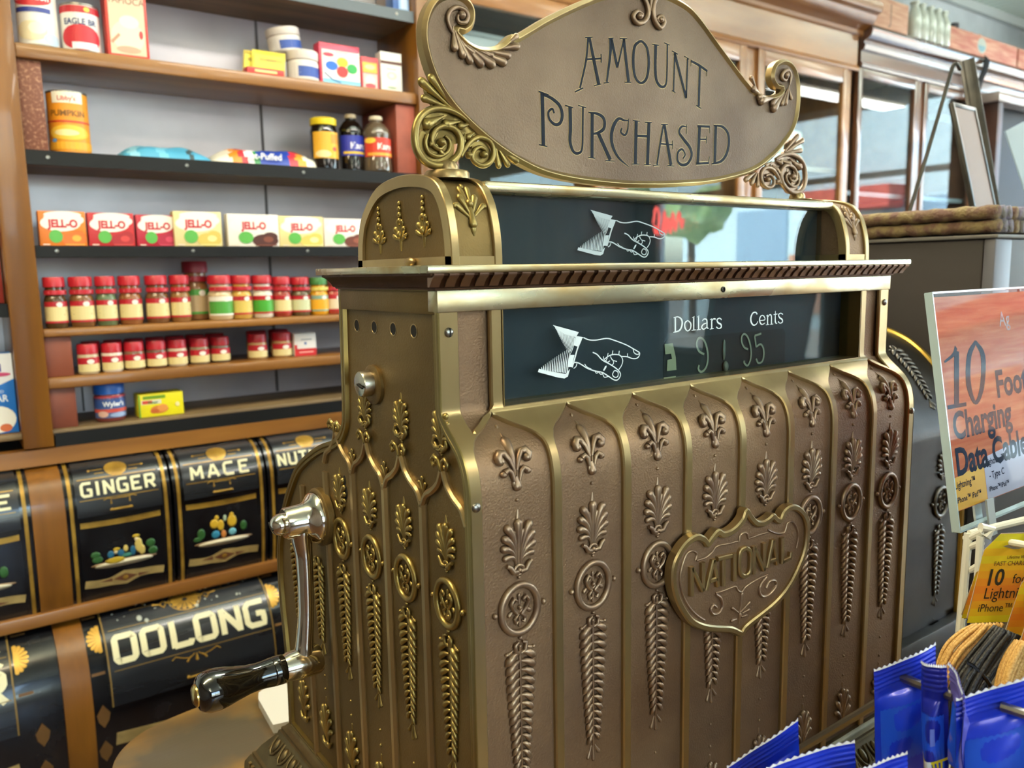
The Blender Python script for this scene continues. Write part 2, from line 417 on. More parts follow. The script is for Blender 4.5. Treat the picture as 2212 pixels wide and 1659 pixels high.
def medallion(mb, cx, cz, k=1.0, rx=.0158, ry=.0175):
    A = lambda a, b, h=0: (cx+a*k, cz+b*k, REC+h*k)
    mb.ring(A(0, 0, .0012), rx*k, ry*k, .0027*k, 30, 8, .9)
    for s in (-1, 1):
        mb.blob(A(s*(rx+.0052), 0, .001), .0021*k, .0024*k, .0022*k)
        mb.tube([A(s*.0018, -.004, .001), A(s*.0058, .0005, .0016), A(s*.0078, .0052, .0018), A(s*.0052, .0088, .0018), A(s*.0026, .0068, .0018), A(s*.0044, .0048, .0016)], [.0011*k, .0014*k, .0016*k, .0015*k, .0012*k, .0010*k], 6, up=(0, 0, 1))
        mb.tear(A(s*.001, -.003), A(s*.0086, -.0030, .0008), .0008*k, .0018*k, bend=(0, .002*k, 0))
        mb.tube([A(s*.001, -.0035, .001), A(s*.0046, -.0066, .0014), A(s*.0036, -.0100, .0014), A(s*.0014, -.0086, .0014)], [.0011*k, .0013*k, .0012*k, .0008*k], 6, up=(0, 0, 1))
    mb.blob(A(0, .0010, .001), .0016*k, .0020*k, .0020*k); mb.tear(A(0, .004, .001), A(0, .0098, .0006), .001*k, .0013*k)
    mb.tear(A(0, -.005, .001), A(0, -.0122, .0008), .0010*k, .0014*k)
    mb.blob(A(0, -ry-.0040, .0008), .0015*k, .0015*k, .0017*k)
def garland(mb, cx, zt, zb, k=1.0, n=14, wid=.0130):
    L = zt-zb; A = lambda a, b, h=0: (cx+a, zt-b, REC+h)
    for s in (-1, 1):
        mb.tube([A(s*.0008, .0105, .001), A(s*.0044, .0085, .0016), A(s*.0046, .0030, .0018), A(s*.0016, .0018, .0016)], [.0012*k, .0016*k, .0016*k, .0011*k], 7, up=(0, 0, 1))
        mb.tear(A(s*.004, .0068), A(s*.0098, .0088, .0008), .001*k, .0014*k)
        mb.blob(A(s*.0116, .0085, .0008), .0018*k, .0014*k, .0016*k)
    mb.tear(A(0, .0105, .001), A(0, .0055, .001), .0008*k, .0014*k)
    mb.tube([A(0, .009, .0006), A(0, L*.5, .0006), A(0, L-.012, .0004)], [.0011, .0010, .0007], 6, up=(0, 0, 1))
    for i in range(n):
        t = i/(n-1); b = lerp(.0125, L-.0190, t**.96); w = wid*(1-.54*t**1.25)*k; r = lerp(.0031, .0019, t)*k
        for s in (-1, 1):
            P = [A(s*.0008, b-.0030, .0004), A(s*w*.34, b-.0026, .0012), A(s*w*.62, b-.0006, .0016), A(s*w*.84, b+.0022, .0014), A(s*w*.98, b+.0046, .0004)]
            mb.tube(P, [r*.35, r*.72, r, r*.92, r*.25], 7, flat=.95, up=(0, 0, 1))
    for a, b in ((-.0052, .0035), (.0052, .0055), (0, .0005)):
        mb.tear(A(a*.3, L-.012), A(a, L-b, .0006), .0006*k, .0016*k)
def tulip(mb, cx, zt, k=1.0):
    A = lambda a, b, h=0: (cx+a*k, zt-b*k, REC+h*k)
    mb.blob(A(0, 0, .0003), .0012*k, .0014*k, .0012*k); mb.tear(A(0, .013), A(0, .0085), .0008*k, .0010*k)
    mb.tear(A(0, .040, .001), A(0, .017, .0010), .0012*k, .0027*k)
    for s in (-1, 1):
        for a, b, r in ((.0062, .020, .0028), (.0098, .028, .0032), (.0106, .038, .0030)):
            mb.tear(A(s*.0015, .052, .0005), A(s*a, b, .0010), .0009*k, r*k, bend=(-s*.0015*k, .002*k, .0006*k), flat=.9)
        mb.tube([A(s*.001, .056, .001), A(s*.006, .055, .0018), A(s*.009, .050, .0016)], [.002*k, .0018*k, .0013*k], 7, up=(0, 0, 1))
    mb.blob(A(0, .055, .001), .0040*k, .0030*k, .0024*k)

for i, cx in enumerate(CX):
    mb = MB(front); fleur(mb, cx, -.1165, 1.06); mb.build('fleur_de_lis', BRASS_O, reg, sharp=60)
    mb = MB(front); mb.blob((cx, -.1440, REC), .0014, .0014, .0016); palmette(mb, cx, -.1750, 1.15); mb.build('palmette', BRASS_O, reg, sharp=60)
    if i not in (3, 4): mb = MB(front); medallion(mb, cx, -.2225); mb.build('medallion', BRASS_O, reg, sharp=60)
    mb = MB(front); garland(mb, cx, -.2450, -.3640, n=15); mb.build('leaf_garland', BRASS_O, reg, sharp=60)
    mb = MB(front); mb.blob((cx, -.3850, REC), .0013, .0013, .0014); tulip(mb, cx, -.4060); mb.build('tulip_ornament', BRASS_O, reg, sharp=60)

# --- the shield over the middle panels, traced in the front plane
SY = -.0375
def fp(x, y, yy=SY):                            # pixel of the 1430..1760 x 1080..1420 detail -> (x, z)
    q = at(1430+x/4.879, 1080+y/4.879, y=yy); return (q.x, q.z)
sh_out = [fp(*q) for q in [(800, 1395), (700, 1355), (540, 1345), (400, 1325), (280, 1265), (185, 1140), (120, 1000), (90, 850), (98, 690), (150, 560), (230, 450), (330, 385), (410, 410), (450, 455), (500, 395), (560, 330), (610, 355), (690, 335), (770, 270), (830, 190), (860, 110), (900, 170), (960, 235), (1030, 240), (1100, 200), (1140, 165), (1175, 200), (1220, 205), (1260, 120), (1330, 75), (1400, 85), (1470, 160), (1500, 280), (1495, 420), (1465, 560), (1420, 680), (1350, 830), (1260, 970), (1150, 1090), (1030, 1190), (900, 1290), (840, 1345)]]
mb = MB(lambda a, b, h: Vector((a, SY-h, b)))
mb.prism(sh_out, -.005, .0016)
shield = mb.build('shield', BRASS_P, reg, sharp=30)
mb = MB(lambda a, b, h: Vector((a, SY-h, b)))
mb.ribbon([tuple(v) for v in cr(sh_out, 4, True)], .0060, -.0035, .0048, .0013, closed=True)
mb.build('shield_rim', BRASS_R, shield)
SPL = lambda pts: [tuple(v) for v in cr(pts, 5)]
mb = MB(lambda a, b, h: Vector((a, SY-h, b)))
for pts, w in (([(330, 625), (345, 560), (300, 530), (240, 560), (190, 690), (170, 820), (195, 980), (260, 1110), (340, 1200), (430, 1260)], 12),
               ([(345, 630), (440, 600), (510, 540), (560, 480), (700, 450), (780, 430)], 11), ([(790, 430), (800, 370), (840, 340), (875, 350), (890, 400)], 12), ([(890, 400), (1000, 365), (1100, 335)], 11),
               ([(1095, 310), (1180, 345), (1260, 340), (1285, 290), (1300, 240), (1350, 225), (1395, 280), (1415, 380), (1395, 500)], 12),
               ([(545, 975), (650, 940), (750, 905), (780, 945), (820, 960), (870, 900), (1000, 820), (1095, 780)], 11),
               ([(545, 985), (600, 1030), (615, 1110), (580, 1180), (520, 1195), (490, 1150), (520, 1100), (555, 1125)], 16),
               ([(1080, 800), (1020, 880), (1005, 960), (1040, 1010), (1110, 985), (1180, 900), (1170, 845), (1110, 850), (1075, 920)], 16)):
    mb.tube([(q[0], q[1], .0016) for q in SPL([fp(*p) for p in pts])], w/4.879*.00048, 6, up=(0, 0, 1))
for p0, p1, r in (((800, 1190), (820, 985), 30), ((800, 1190), (900, 1075), 24), ((800, 1190), (720, 1135), 26), ((790, 1300), (800, 1200), 30), ((770, 1250), (715, 1265), 30), ((830, 1190), (895, 1150), 24), ((820, 1230), (870, 1210), 22)):
    a, b = fp(*p0), fp(*p1); mb.tear((a[0], a[1], .0016), (b[0], b[1], .0020), .0008, r/4.879*.00030)
a = fp(820, 245); mb.blob((a[0], a[1], .0016), .002, .002, .002)
mb.build('shield_scrollwork', BRASS_O, shield, sharp=60)
mb = MB(lambda a, b, h: Vector((a, SY-h, b)))
def stroke(mb, pts, w, h0, h1, f, b=.0006, sm=False):
    P = [f(*p) for p in pts]
    if sm: P = SPL(P)
    mb.ribbon(P, w, h0, h1, b)
NAT = [([(275, 995), (275, 690)], 0), ([(275, 700), (390, 940)], 0), ([(395, 945), (395, 645)], 0),                                    # N
       ([(430, 935), (505, 615)], 0), ([(505, 615), (550, 895)], 0), ([(465, 840), (540, 815)], 0),                                   # A
       ([(545, 610), (695, 575)], 0), ([(608, 890), (608, 605)], 0), ([(725, 838), (725, 548)], 0),                                   # T I
       ([(845, 495), (790, 530), (775, 640), (785, 755), (830, 790), (885, 750), (900, 630), (890, 530), (845, 495)], 1),               # O
       ([(930, 765), (930, 475)], 0), ([(935, 490), (1035, 725)], 0), ([(1038, 728), (1038, 440)], 0),                               # N
       ([(1070, 700), (1130, 410)], 0), ([(1132, 410), (1175, 665)], 0), ([(1095, 635), (1165, 612)], 0),                              # A
       ([(1228, 655), (1228, 385)], 0), ([(1228, 640), (1310, 600)], 0), ([(1312, 605), (1322, 535)], 0)]                              # L
for pts, sm in NAT: stroke(mb, pts, .0040, .001, .0052, fp, .0008, sm)
mb.build('raised_lettering', BRASS_R, shield, sharp=30)
# the two ribs meeting the shield from below are the ribs of the panels behind

# --- display window
PY = .0125
mb = MB(); mb.box(.045, RW-.045, PY+.010, PY+.030, -.086, -.012); mb.build('display_board', DISPLAY, reg)
mb = MB(); mb.box(.050, RW-.05, -.001, PY+.010, -.0885, -.0838); mb.build('display_sill', BRASS_R, reg)
for x in (.0525, RW-.0535): mb = MB(); mb.box(x, x+.001, 0, PY+.011, -.086, -.012); mb.build('display_jamb', BRASS_S, reg)
# opening in the board with the number wheels
def dp(x, y, yy=PY+.0090): q = at(1420+x/7.373, 650+y/7.373, y=yy); return (q.x, q.z)
a0, a1 = dp(190, 600), dp(2010, 430); b0 = dp(190, 1300)
mb = MB(lambda a, b, h: Vector((a, PY+.0098-h, b)))
x0, x1, z1, z0 = a0[0]-.006, a1[0]+.004, lerp(a0[1], a1[1], .5)-.0005, -.0858
mb.prism([(x0, z0), (x1, z0), (x1, z1-.004), (x1-.004, z1), (x0+.004, z1), (x0, z1-.004)], 0, .0001)
mb.build('wheel_opening', mat('wheel black', '#15181A', .6), reg)
mb = MB(lambda a, b, h: Vector((a, PY+.0088-h, b)))
for pts, w in (([(740, 850), (660, 800), (620, 700), (640, 610), (690, 590), (750, 650), (790, 780), (800, 920), (770, 1060), (700, 1130), (650, 1090), (660, 1020)], 45),
               ([(1440, 770), (1380, 740), (1340, 660), (1340, 570), (1380, 525), (1430, 570), (1470, 680), (1490, 820), (1475, 950), (1430, 1030), (1380, 990), (1380, 950)], 42),
               ([(1650, 520), (1545, 555)], 42), ([(1545, 560), (1570, 735)], 40), ([(1570, 730), (1640, 690), (1685, 760), (1690, 880), (1660, 970), (1600, 985), (1570, 920)], 42)):
    P = [dp(*p) for p in pts]; P = SPL(P) if len(P) > 3 else P
    mb.ribbon(P, w/7.373*.00033, 0, .0002)
mb.build('price_numerals', CREAMP, reg)
mb = MB(lambda a, b, h: Vector((a, PY+.0089-h, b)))
for q in ([(110, 690), (240, 670), (290, 900), (300, 1100), (150, 1115), (155, 940), (230, 925), (215, 840), (125, 850)], [(100, 1220), (290, 1195), (295, 1260), (215, 1285), (180, 1270), (100, 1275)]):
    mb.prism([dp(*p) for p in q], 0, .0002)
mb.build('edge_numeral_strip', mat('yellowed numeral strip', '#A19C7C', .6), reg)
mb = MB(lambda a, b, h: Vector((a, PY+.0088-h, b)))
q = dp(1070, 1040); mb.blob((q[0], q[1], .001), .0034, .0052, .0022)
q = dp(1060, 780); mb.blob((q[0], q[1], .0), .0020, .0100, .0012)
mb.build('wheel_knob', mat('knob grey', '#6E7064', .4, .6), reg)
# glass with the painted hand and words
mb = MB(); mb.box(.050, RW-.05, PY, PY+.0015, -.086, -.012); g = mb.build('display_glass', SHOWG, reg)
GY = PY-.0002
def hp(x, y): q = at(1130+x/6.32, 640+y/6.32, y=GY); return (q.x, q.z)
def hp2(x, y): q = at(1220+x/7.373, 400+y/7.373, y=.0428); return (q.x, q.z)
GM = lambda yy: (lambda a, b, h: Vector((a, yy-h, b)))
U = .00027/6.32*1.0
def hand(mb, f, k):
    L = lambda pts, w, sm=True: mb.ribbon(SPL([f(*p) for p in pts]) if sm and len(pts) > 2 else [f(*p) for p in pts], [q*k for q in w] if isinstance(w, list) else w*k, 0, .00012)
    cuff = [(405, 392), (760, 490), (825, 560), (790, 580), (670, 960), (690, 985), (660, 1000), (640, 990), (610, 1095), (565, 1122), (200, 1035), (215, 990)]
    mb.plate([f(*p) for p in [(405, 392), (760, 490), (720, 560), (560, 515), (450, 440)]], .0001)
    mb.plate([f(*p) for p in [(200, 1035), (215, 990), (290, 1010), (460, 1040), (580, 1060), (640, 990), (610, 1095), (565, 1122), (480, 1110)]], .0001)
    mb.plate([f(*p) for p in [(720, 540), (825, 560), (790, 590), (750, 690), (690, 670)]], .0001)
    mb.plate([f(*p) for p in [(640, 800), (700, 800), (665, 965), (600, 965)]], .0001)
    L([(795, 580), (740, 720), (690, 900), (668, 970)], 22)
    for i in range(17):                          # engraver's hatching of the cuff
        t = i/16
        xt, yt = lerp(440, 705, t), lerp(425, 560, t); xb = lerp(465, 700, t); yb = lerp(470, 800, t**.8)
        L([(xt, yt), (lerp(xt, xb-40*t, .6), lerp(yt, yb, .6)), (xb-60*t, yb)], [15, 12, 4])
        xt, yt = lerp(240, 600, t), lerp(1010, 1050, t); xb, yb = lerp(235, 655, t), lerp(990, 700, t**.9)
        L([(xt, yt), (lerp(xt, xb, .5)-8, lerp(yt, yb, .5)), (xb-10, yb)], [18, 14, 4])
    L([(825, 565), (900, 595), (1000, 598), (1140, 575), (1240, 600), (1400, 660), (1500, 715), (1560, 750), (1590, 775), (1580, 820), (1545, 848), (1490, 850), (1420, 825), (1340, 820), (1310, 800), (1230, 795), (1170, 815), (1100, 865)], 15)
    L([(1500, 715), (1515, 770), (1560, 795), (1590, 775)], 13)
    L([(950, 765), (1010, 795), (1080, 870), (1180, 925), (1270, 985), (1320, 1040), (1325, 1090), (1290, 1140), (1240, 1140), (1170, 1095), (1080, 1040), (980, 1020), (880, 985), (800, 935), (740, 905), (690, 905)], 16)
    L([(1340, 820), (1360, 880), (1340, 950), (1305, 1000)], 13)
    L([(1240, 1020), (1220, 1070), (1250, 1105), (1290, 1095), (1295, 1040), (1260, 1015), (1235, 1025)], 14)
    for pts in ([(1100, 865), (1095, 820)], [(1150, 825), (1160, 775)], [(1215, 795), (1225, 740)], [(1305, 800), (1312, 745)], [(1425, 825), (1425, 780)], [(1110, 870), (1150, 900), (1185, 880)], [(1190, 820), (1220, 870), (1280, 890)], [(1225, 870), (1235, 910), (1215, 940)], [(1150, 840), (1130, 880)],
                [(840, 925), (870, 965), (930, 995)], [(980, 1020), (1000, 1050), (1030, 1035)], [(1030, 1030), (1060, 1065), (1095, 1045)], [(1085, 1060), (1110, 1105), (1160, 1095)], [(690, 985), (720, 960), (735, 915)]):
        L(pts, 12)
    mb.plate([f(*p) for p in [(1090, 1010), (1120, 950), (1140, 945), (1135, 975), (1105, 1020)]], .0001)
mb = MB(GM(GY)); hand(mb, hp, .000058)
mb.build('painted_hand', WHITEP, g)
# Dollars / Cents, old style serif letters traced on the glass
def wp(x, y): q = at(1420+x/7.373, 650+y/7.373, y=GY); return (q.x, q.z)
mb = MB(GM(GY)); kw = .0000445
for pts, w in (([(285, 262), (285, 490)], 40), ([(258, 268), (330, 255), (385, 300), (392, 380), (360, 460), (300, 492), (252, 500)], [18, 22, 36, 42, 36, 24, 16]),
               ([(485, 310), (440, 350), (440, 430), (480, 478), (525, 440), (530, 360), (485, 310)], [16, 30, 34, 18, 30, 34, 16]),
               ([(578, 250), (578, 465)], 34), ([(555, 270), (590, 245)], 14), ([(545, 470), (610, 460)], 16), ([(655, 238), (655, 455)], 34), ([(632, 258), (668, 232)], 14), ([(625, 462), (690, 452)], 16),
               ([(715, 320), (740, 290), (780, 295), (790, 340), (790, 420), (815, 440)], [20, 22, 30, 34, 32, 16]), ([(785, 350), (730, 375), (705, 420), (735, 452), (785, 420)], [18, 26, 32, 24, 18]),
               ([(865, 290), (865, 440)], 34), ([(840, 300), (870, 282)], 14), ([(835, 450), (895, 440)], 16), ([(868, 320), (895, 285), (925, 290)], [16, 24, 34]),
               ([(1022, 300), (990, 275), (950, 300), (965, 345), (1010, 375), (1015, 420), (975, 440), (938, 415)], [24, 20, 28, 34, 34, 28, 18, 26]),
               ([(1590, 210), (1560, 180), (1515, 200), (1488, 270), (1495, 340), (1530, 385), (1575, 370), (1600, 325)], [34, 22, 30, 40, 40, 26, 20, 12]),
               ([(1630, 315), (1710, 300), (1700, 250), (1665, 230), (1632, 270), (1632, 335), (1665, 375), (1715, 350)], [16, 18, 26, 18, 32, 34, 24, 12]),
               ([(1755, 230), (1755, 375)], 32), ([(1735, 240), (1760, 222)], 12), ([(1730, 382), (1780, 374)], 14), ([(1760, 255), (1790, 220), (1815, 245), (1815, 370)], [14, 22, 30, 32]), ([(1795, 376), (1842, 368)], 14),
               ([(1880, 160), (1878, 330), (1905, 360)], [16, 34, 14]), ([(1850, 220), (1910, 208)], 14),
               ([(1998, 215), (1965, 195), (1930, 220), (1945, 265), (1985, 295), (1990, 335), (1955, 355), (1922, 330)], [22, 18, 26, 32, 32, 26, 16, 24])):
    if pts[0] == (1590, 210): mb.build('painted_word', WHITEP, g); mb = MB(GM(GY))
    P = [wp(*p) for p in pts]
    if len(pts) > 2:
        if isinstance(w, list):
            w = [interp([(j*5, q) for j, q in enumerate(w)], i)*kw for i in range(5*(len(pts)-1)+1)]
        else: w = w*kw
        P = SPL(P)
    else: w = w*kw
    mb.ribbon(P, w, 0, .00012)
mb.build('painted_word', WHITEP, g)
# --- the crank side of the register: map (y, z, relief)
def side(a, b, h): return Vector((-h, a, b))
FRONTPROF = [(y, z) for y, z in PF]
BACKPROF = [(v.x, v.y) for v in cr([Vector((y, z, 0)) for y, z in [(.1586, 0), (.1605, -.05), (.1628, -.100), (.1672, -.1165), (.183, -.1300), (.2110, -.1390), (.2373, -.1495), (.2776, -.1712), (.3049, -.1982), (.3290, -.2310), (.3462, -.2693), (.3510, -.305), (.3495, -.3391), (.3440, -.3850), (.3420, -.4300), (.3440, LEDGEZ)]], 6)]
OUT = FRONTPROF+BACKPROF[::-1]
def inset(poly, d):
    n = len(poly); P = [Vector(p) for p in poly]; out = []
    for i in range(n):
        a, b = P[i]-P[i-1], P[(i+1) % n]-P[i]
        if a.length < 1e-9 or b.length < 1e-9: out.append(tuple(P[i])); continue
        na = Vector((-a.y, a.x)).normalized(); nb = Vector((-b.y, b.x)).normalized(); k = (na+nb)
        k = k/max(k.dot(k)/2, .3) if k.length > 1e-6 else na
        out.append(tuple(P[i]+k*d))
    return out
mb = MB(side); mb.plate(OUT, REC); mb.build('side_panel', BRASS_S, reg)
INN = inset(OUT, .0080)
ar = sum(OUT[i-1][0]*OUT[i][1]-OUT[i][0]*OUT[i-1][1] for i in range(len(OUT)))
if ar < 0: INN = inset(OUT, -.0080)
mb = MB(side)
rr = []
for o, i in zip(OUT+OUT[:1], INN+INN[:1]):
    o, i = Vector(o), Vector(i); q = lambda t, h: (lerp(o.x, i.x, t), lerp(o.y, i.y, t), h)
    rr.append([q(0, -.0012), q(0, 0), q(.10, .0001), q(.42, 0), q(.52, -.0012), q(.60, -.0002), q(.9, -.0002), q(1., REC)])
mb.grid(rr); mb.build('side_border', mat('olive brass border', '#94814C', .30, .95, '#72623A', 8, 0, rough2=.38), reg)
mb = MB(side); mb.box(.0042, .1545, -.0165, -.0004, REC, .0004, .0006); mb.build('side_top_rail', BRASS_S, reg)
SCY = [.0030, .0640, .1228, .1818, .2410, .2990]
# upright ribs with ogee arches
mb = MB(side)
sr = [.0335, .0934, .1523, .2114, .2700]
for y in sr:
    if y < .21: mb.ribbon([(y, -.1515), (y, -.2), (y, -.3), (y, LEDGEZ)], .0088, REC, 0, .0022)
    else: mb.ribbon([(y, -.165 if y < .24 else -.19), (y, -.2), (y, -.3), (y, LEDGEZ)], .0088, REC, 0, .0022)
for i, y in enumerate(SCY[:4]):
    lo = sr[i-1] if i else -.0265
    for s, e in ((-1, lo), (1, sr[i])):
        d = abs(e-y)
        pts = SPL([(y+s*.0012, -.1240), (y+s*d*.20, -.1335), (y+s*d*.48, -.1408), (y+s*d*.80, -.1462), (y+s*d*1.0, -.1560)])
        mb.ribbon(pts, .0052, REC, .0002, .0016)
mb.build('side_rib', BRASS_R, reg)
for i, y in enumerate(SCY):
    k = .92
    if i < 4:
        mb = MB(side); palmette(mb, y, -.1760, k*1.05); mb.build('side_palmette', BRASS_OS, reg, sharp=60)
        mb = MB(side); medallion(mb, y, -.2200, .96); mb.build('side_medallion', BRASS_OS, reg, sharp=60)
        mb = MB(side); garland(mb, y, -.2420, -.3530, n=14, k=.95); mb.build('side_garland', BRASS_OS, reg, sharp=60)
        mb = MB(side)
        for s in (-1, 1):                        # scrolls on the tips of the arches
            mb.tube([(y+s*.001, -.1235, -.001), (y+s*.0026, -.1165, .0), (y+s*.0072, -.1140, .0004), (y+s*.0102, -.1172, .0004), (y+s*.0084, -.1212, .0002), (y+s*.0056, -.1192, 0)], [.0014, .0016, .0017, .0017, .0016, .0013], 7, up=(0, 0, 1))
            mb.blob((y+s*.0068, -.1180, REC+.002), .0018, .0018, .0022)
        mb.build('arch_scroll', BRASS_OS, reg, sharp=60)
        if i < 3:
            mb = MB(side); yy = sr[i]
            for q in ((0, -.135), (-.0042, -.139), (.0042, -.139)): mb.tear((yy, -.1465, REC), (yy+q[0], q[1], REC+.001), .0006, .0016)
            mb.build('spandrel_bud', BRASS_OS, reg, sharp=60)
    else: mb = MB(side); garland(mb, y, -.2520, -.3530, n=13, k=.9); mb.build('side_garland', BRASS_OS, reg, sharp=60)
    mb = MB(side); mb.blob((y, -.3740, REC), .0012, .0012, .0013)
    tulip(mb, y, -.3880, 1.05); mb.build('side_tulip', BRASS_OS, reg, sharp=60)
for y in (.1240, .0625, .0050):                  # palmettes standing on the arch tips
    mb = MB(side)
    palmette(mb, y, -.0945, .88)
    for s in (-1, 1):
        mb.tube([(y+s*.001, -.1080, REC+.001), (y+s*.006, -.1085, REC+.002), (y+s*.0092, -.1055, REC+.002), (y+s*.0075, -.1020, REC+.0018)], [.0016, .0017, .0016, .0013], 7, up=(0, 0, 1))
    mb.build('side_palmette', BRASS_OS, reg, sharp=60)
HOLE = mat('hole black', '#0B0906', .9)
for i in range(4):
    y = .1331-.0312*i; mb = MB(side); mb.lathe((y, -.0293, REC+.0001), (0, 0, 1), [(.0052, 0), (.0052, .0003), (.0046, .0003), (.0042, -.0001)], 20, cap=False); hr_ = mb.build('hole_rim', BRASS_R, reg)
    mb = MB(side); mb.prism([(y+.0046*math.cos(2*PI*k/20), -.0293+.0046*math.sin(2*PI*k/20)) for k in range(20)], REC, REC+.0002); mb.build('hole', HOLE, hr_)
mb = MB(side)
mb.prism([(.1722+.0048*math.cos(2*PI*k/20), -.1755+.0070*math.sin(2*PI*k/20)) for k in range(20)], REC, REC+.0002)
mb.prism([(.1722+.0026*math.cos(2*PI*k/20), -.1660+.0050*math.sin(2*PI*k/20)) for k in range(20)], REC, REC+.0003)
mb.build('keyhole', HOLE, reg)
# side lock
lk = MB(); lk.lathe((.0035, .1060, -.0745), (-1, 0, 0), [(.0158, 0), (.0158, .0022), (.0145, .0030), (.0110, .0032)], 32)
lkp = lk.build('lock_plate', BRASS_S, reg)
lk = MB(); lk.lathe((.0035, .1085, -.0735), (-1, 0, 0), [(.0102, .002), (.0102, .0105), (.0094, .0118), (.006, .0124), (0, .0126)], 28); lkc = lk.build('lock_cylinder', mat('worn nickel', '#B9B4A4', .22, 1., rough2=.35, scale=90), lkp)
lk = MB(); T = Matrix.Translation((-.0095, .1075, -.0735)) @ Matrix.Rotation(.25, 4, 'X'); lk.box(-.0012, .0002, -.0085, .001, -.0007, .0007, 0, T); lk.build('key_slot', HOLE, lkc)
lk = MB(); lk.prism([(.121, -.0760), (.1275, -.0800), (.1285, -.0880), (.124, -.0905), (.119, -.0850)], 0, .0002); lk.v = [(.0035-v[2]-.0002, v[0], v[1]) for v in lk.v]; lk.build('open_keyhole', HOLE, reg)

# far side, back and inside
mb = MB(lambda a, b, h: Vector((RW+h, a, b))); mb.plate(OUT, 0); mb.build('far_side_panel', BRASS_S, reg)
core = [(.034, -.001), (.034, -.088), (.012, -.098), (-.008, -.112), (-.022, -.135), (-.0265, -.16), (-.0265, LEDGEZ)]+[(y-.001, z) for y, z in BACKPROF[::-1]]
mb = MB(lambda a, b, h: Vector((h, a, b))); mb.prism(core, .0042, RW-.001); mb.build('cabinet_body', BRASS_S, reg)

# base moulding with egg-and-dart
def sweep_rect(mb, prof, x0, x1, y0, y1):
    mb.grid([[(x0-o, y0-o, z), (x1+o, y0-o, z), (x1+o, y1+o, z), (x0-o, y1+o, z), (x0-o, y0-o, z)] for o, z in prof])
mb = MB()
sweep_rect(mb, [(-.004, LEDGEZ+.0035), (.0005, LEDGEZ+.0035), (.0035, LEDGEZ), (.0065, LEDGEZ-.0015), (.0065, LEDGEZ-.0045), (.0085, LEDGEZ-.005), (.0100, LEDGEZ-.009), (.0240, LEDGEZ-.0250), (.0290, LEDGEZ-.0330), (.0320, LEDGEZ-.034), (.0320, LEDGEZ-.0365), (.0335, LEDGEZ-.0370), (.0390, LEDGEZ-.0460), (.0400, LEDGEZ-.0600), (.0400, BASEZ), (-.01, BASEZ)], 0, RW, -.0337, .344)
base = mb.build('base_moulding', mat('dull olive brass', '#6E6042', .44, .85, '#584C32', 30, .2, 500, rough2=.5, bdist=.0003), reg)
sl = Vector((-.0140, 0, -.0160)); Ls = sl.length; sl.normalize(); nn = Vector((sl.z, 0, -sl.x)) 
if nn.z < 0: nn = -nn
def eggmap(a, b, h): return Vector((-.0100, a, LEDGEZ-.009))+sl*b+nn*h
def eggmapf(a, b, h): q = eggmap(0, b, h); return Vector((a, -.0337+q.x, q.z))
mb = MB(eggmap)
def eggs(mb, y0, y1, n):
    for i in range(n):
        y = lerp(y0, y1, (i+.5)/n)
        mb.tube([(y-.0085, .001, 0), (y-.0075, .010, .0008), (y-.0045, .0165, .001), (y, .0190, .001), (y+.0045, .0165, .001), (y+.0075, .010, .0008), (y+.0085, .001, 0)], .0014, 7, up=(0, 0, 1))
        mb.blob((y, .0085, 0), .0042, .0075, .0032)
        mb.tear((y+.0110, .002, 0), (y+.0110, .0165, 0), .0007, .0013)
eggs(mb, -.055, .352, 18)
mb.M = eggmapf; eggs(mb, -.005, .565, 25)
mb.build('egg_and_dart', MATS['dull olive brass'], base, sharp=60)
mb = MB()
for i in range(52):
    y = -.068+.0085*i; mb.box(-.0388, -.0355, y, y+.0045, LEDGEZ-.0455, LEDGEZ-.0405)
mb.build('base_dentils', BRASS_S, base)

# --- cornice
mb = MB(); mb.box(-.0150, RW+.0150, -.0150, .1690, .0110, .0164, .0012); cor = mb.build('cornice_plate', BRASS_B, reg)
mb = MB(); sweep_rect(mb, [(-.03, 0), (.0028, 0), (.0030, .0012), (.0045, .0018), (.0056, .0045), (.0082, .0078), (.0108, .0096), (.0108, .0112)], 0, RW, 0, .1545)
mb.build('cornice_cove', mat('brown patina brass', '#5E4434', .5, 1., '#4A3426', 30), cor)
mb = MB(lambda a, b, h: Vector((h, -a, b)))
dpf = [(v[0], v[1]) for v in ((.0035, .0022), (.0058, .0020), (.0072, .0042), (.0092, .0068), (.0118, .0086), (.0126, .0100), (.0126, .0109), (.0035, .0109))]
for i in range(50):
    x = -.0090+i*.01178; mb.prism(dpf, x, x+.0074)
mb.build('dentil_band', mat('brown patina relief', '#8E7462', .4, 1.), cor)

# --- upper indicator housing
def capcurve(ins=0):
    P = [(.0130, .0164), (.0138, .033), (.0168, .0485), (.0225, .0632), (.0340, .0752), (.056, .0812), (.0890, .0830), (.1240, .0772), (.1490, .0590), (.1582, .040), (.1612, .0164)]
    c = [(v.x, v.y) for v in cr([Vector((a, b, 0)) for a, b in P], 5)]
    if not ins: return c
    out = []
    for i, q in enumerate(c):
        t = Vector(c[min(i+1, len(c)-1)])-Vector(c[max(i-1, 0)]); t.normalize(); n = Vector((t.y, -t.x))
        out.append((q[0]+n.x*ins, q[1]+n.y*ins))
    return out
def capfront(a, b, h):
    c = capcurve(.0022)
    for (y0, z0), (y1, z1) in zip(c, c[1:]):
        if b <= z1 or z1 > .080:
            t = (b-z0)/(z1-z0); n = Vector((0, -(z1-z0), (y1-y0))).normalized(); y = lerp(y0, y1, t)
            return Vector((a, y+n.y*(h-REC), b+n.z*(h-REC)))
ORN = {}
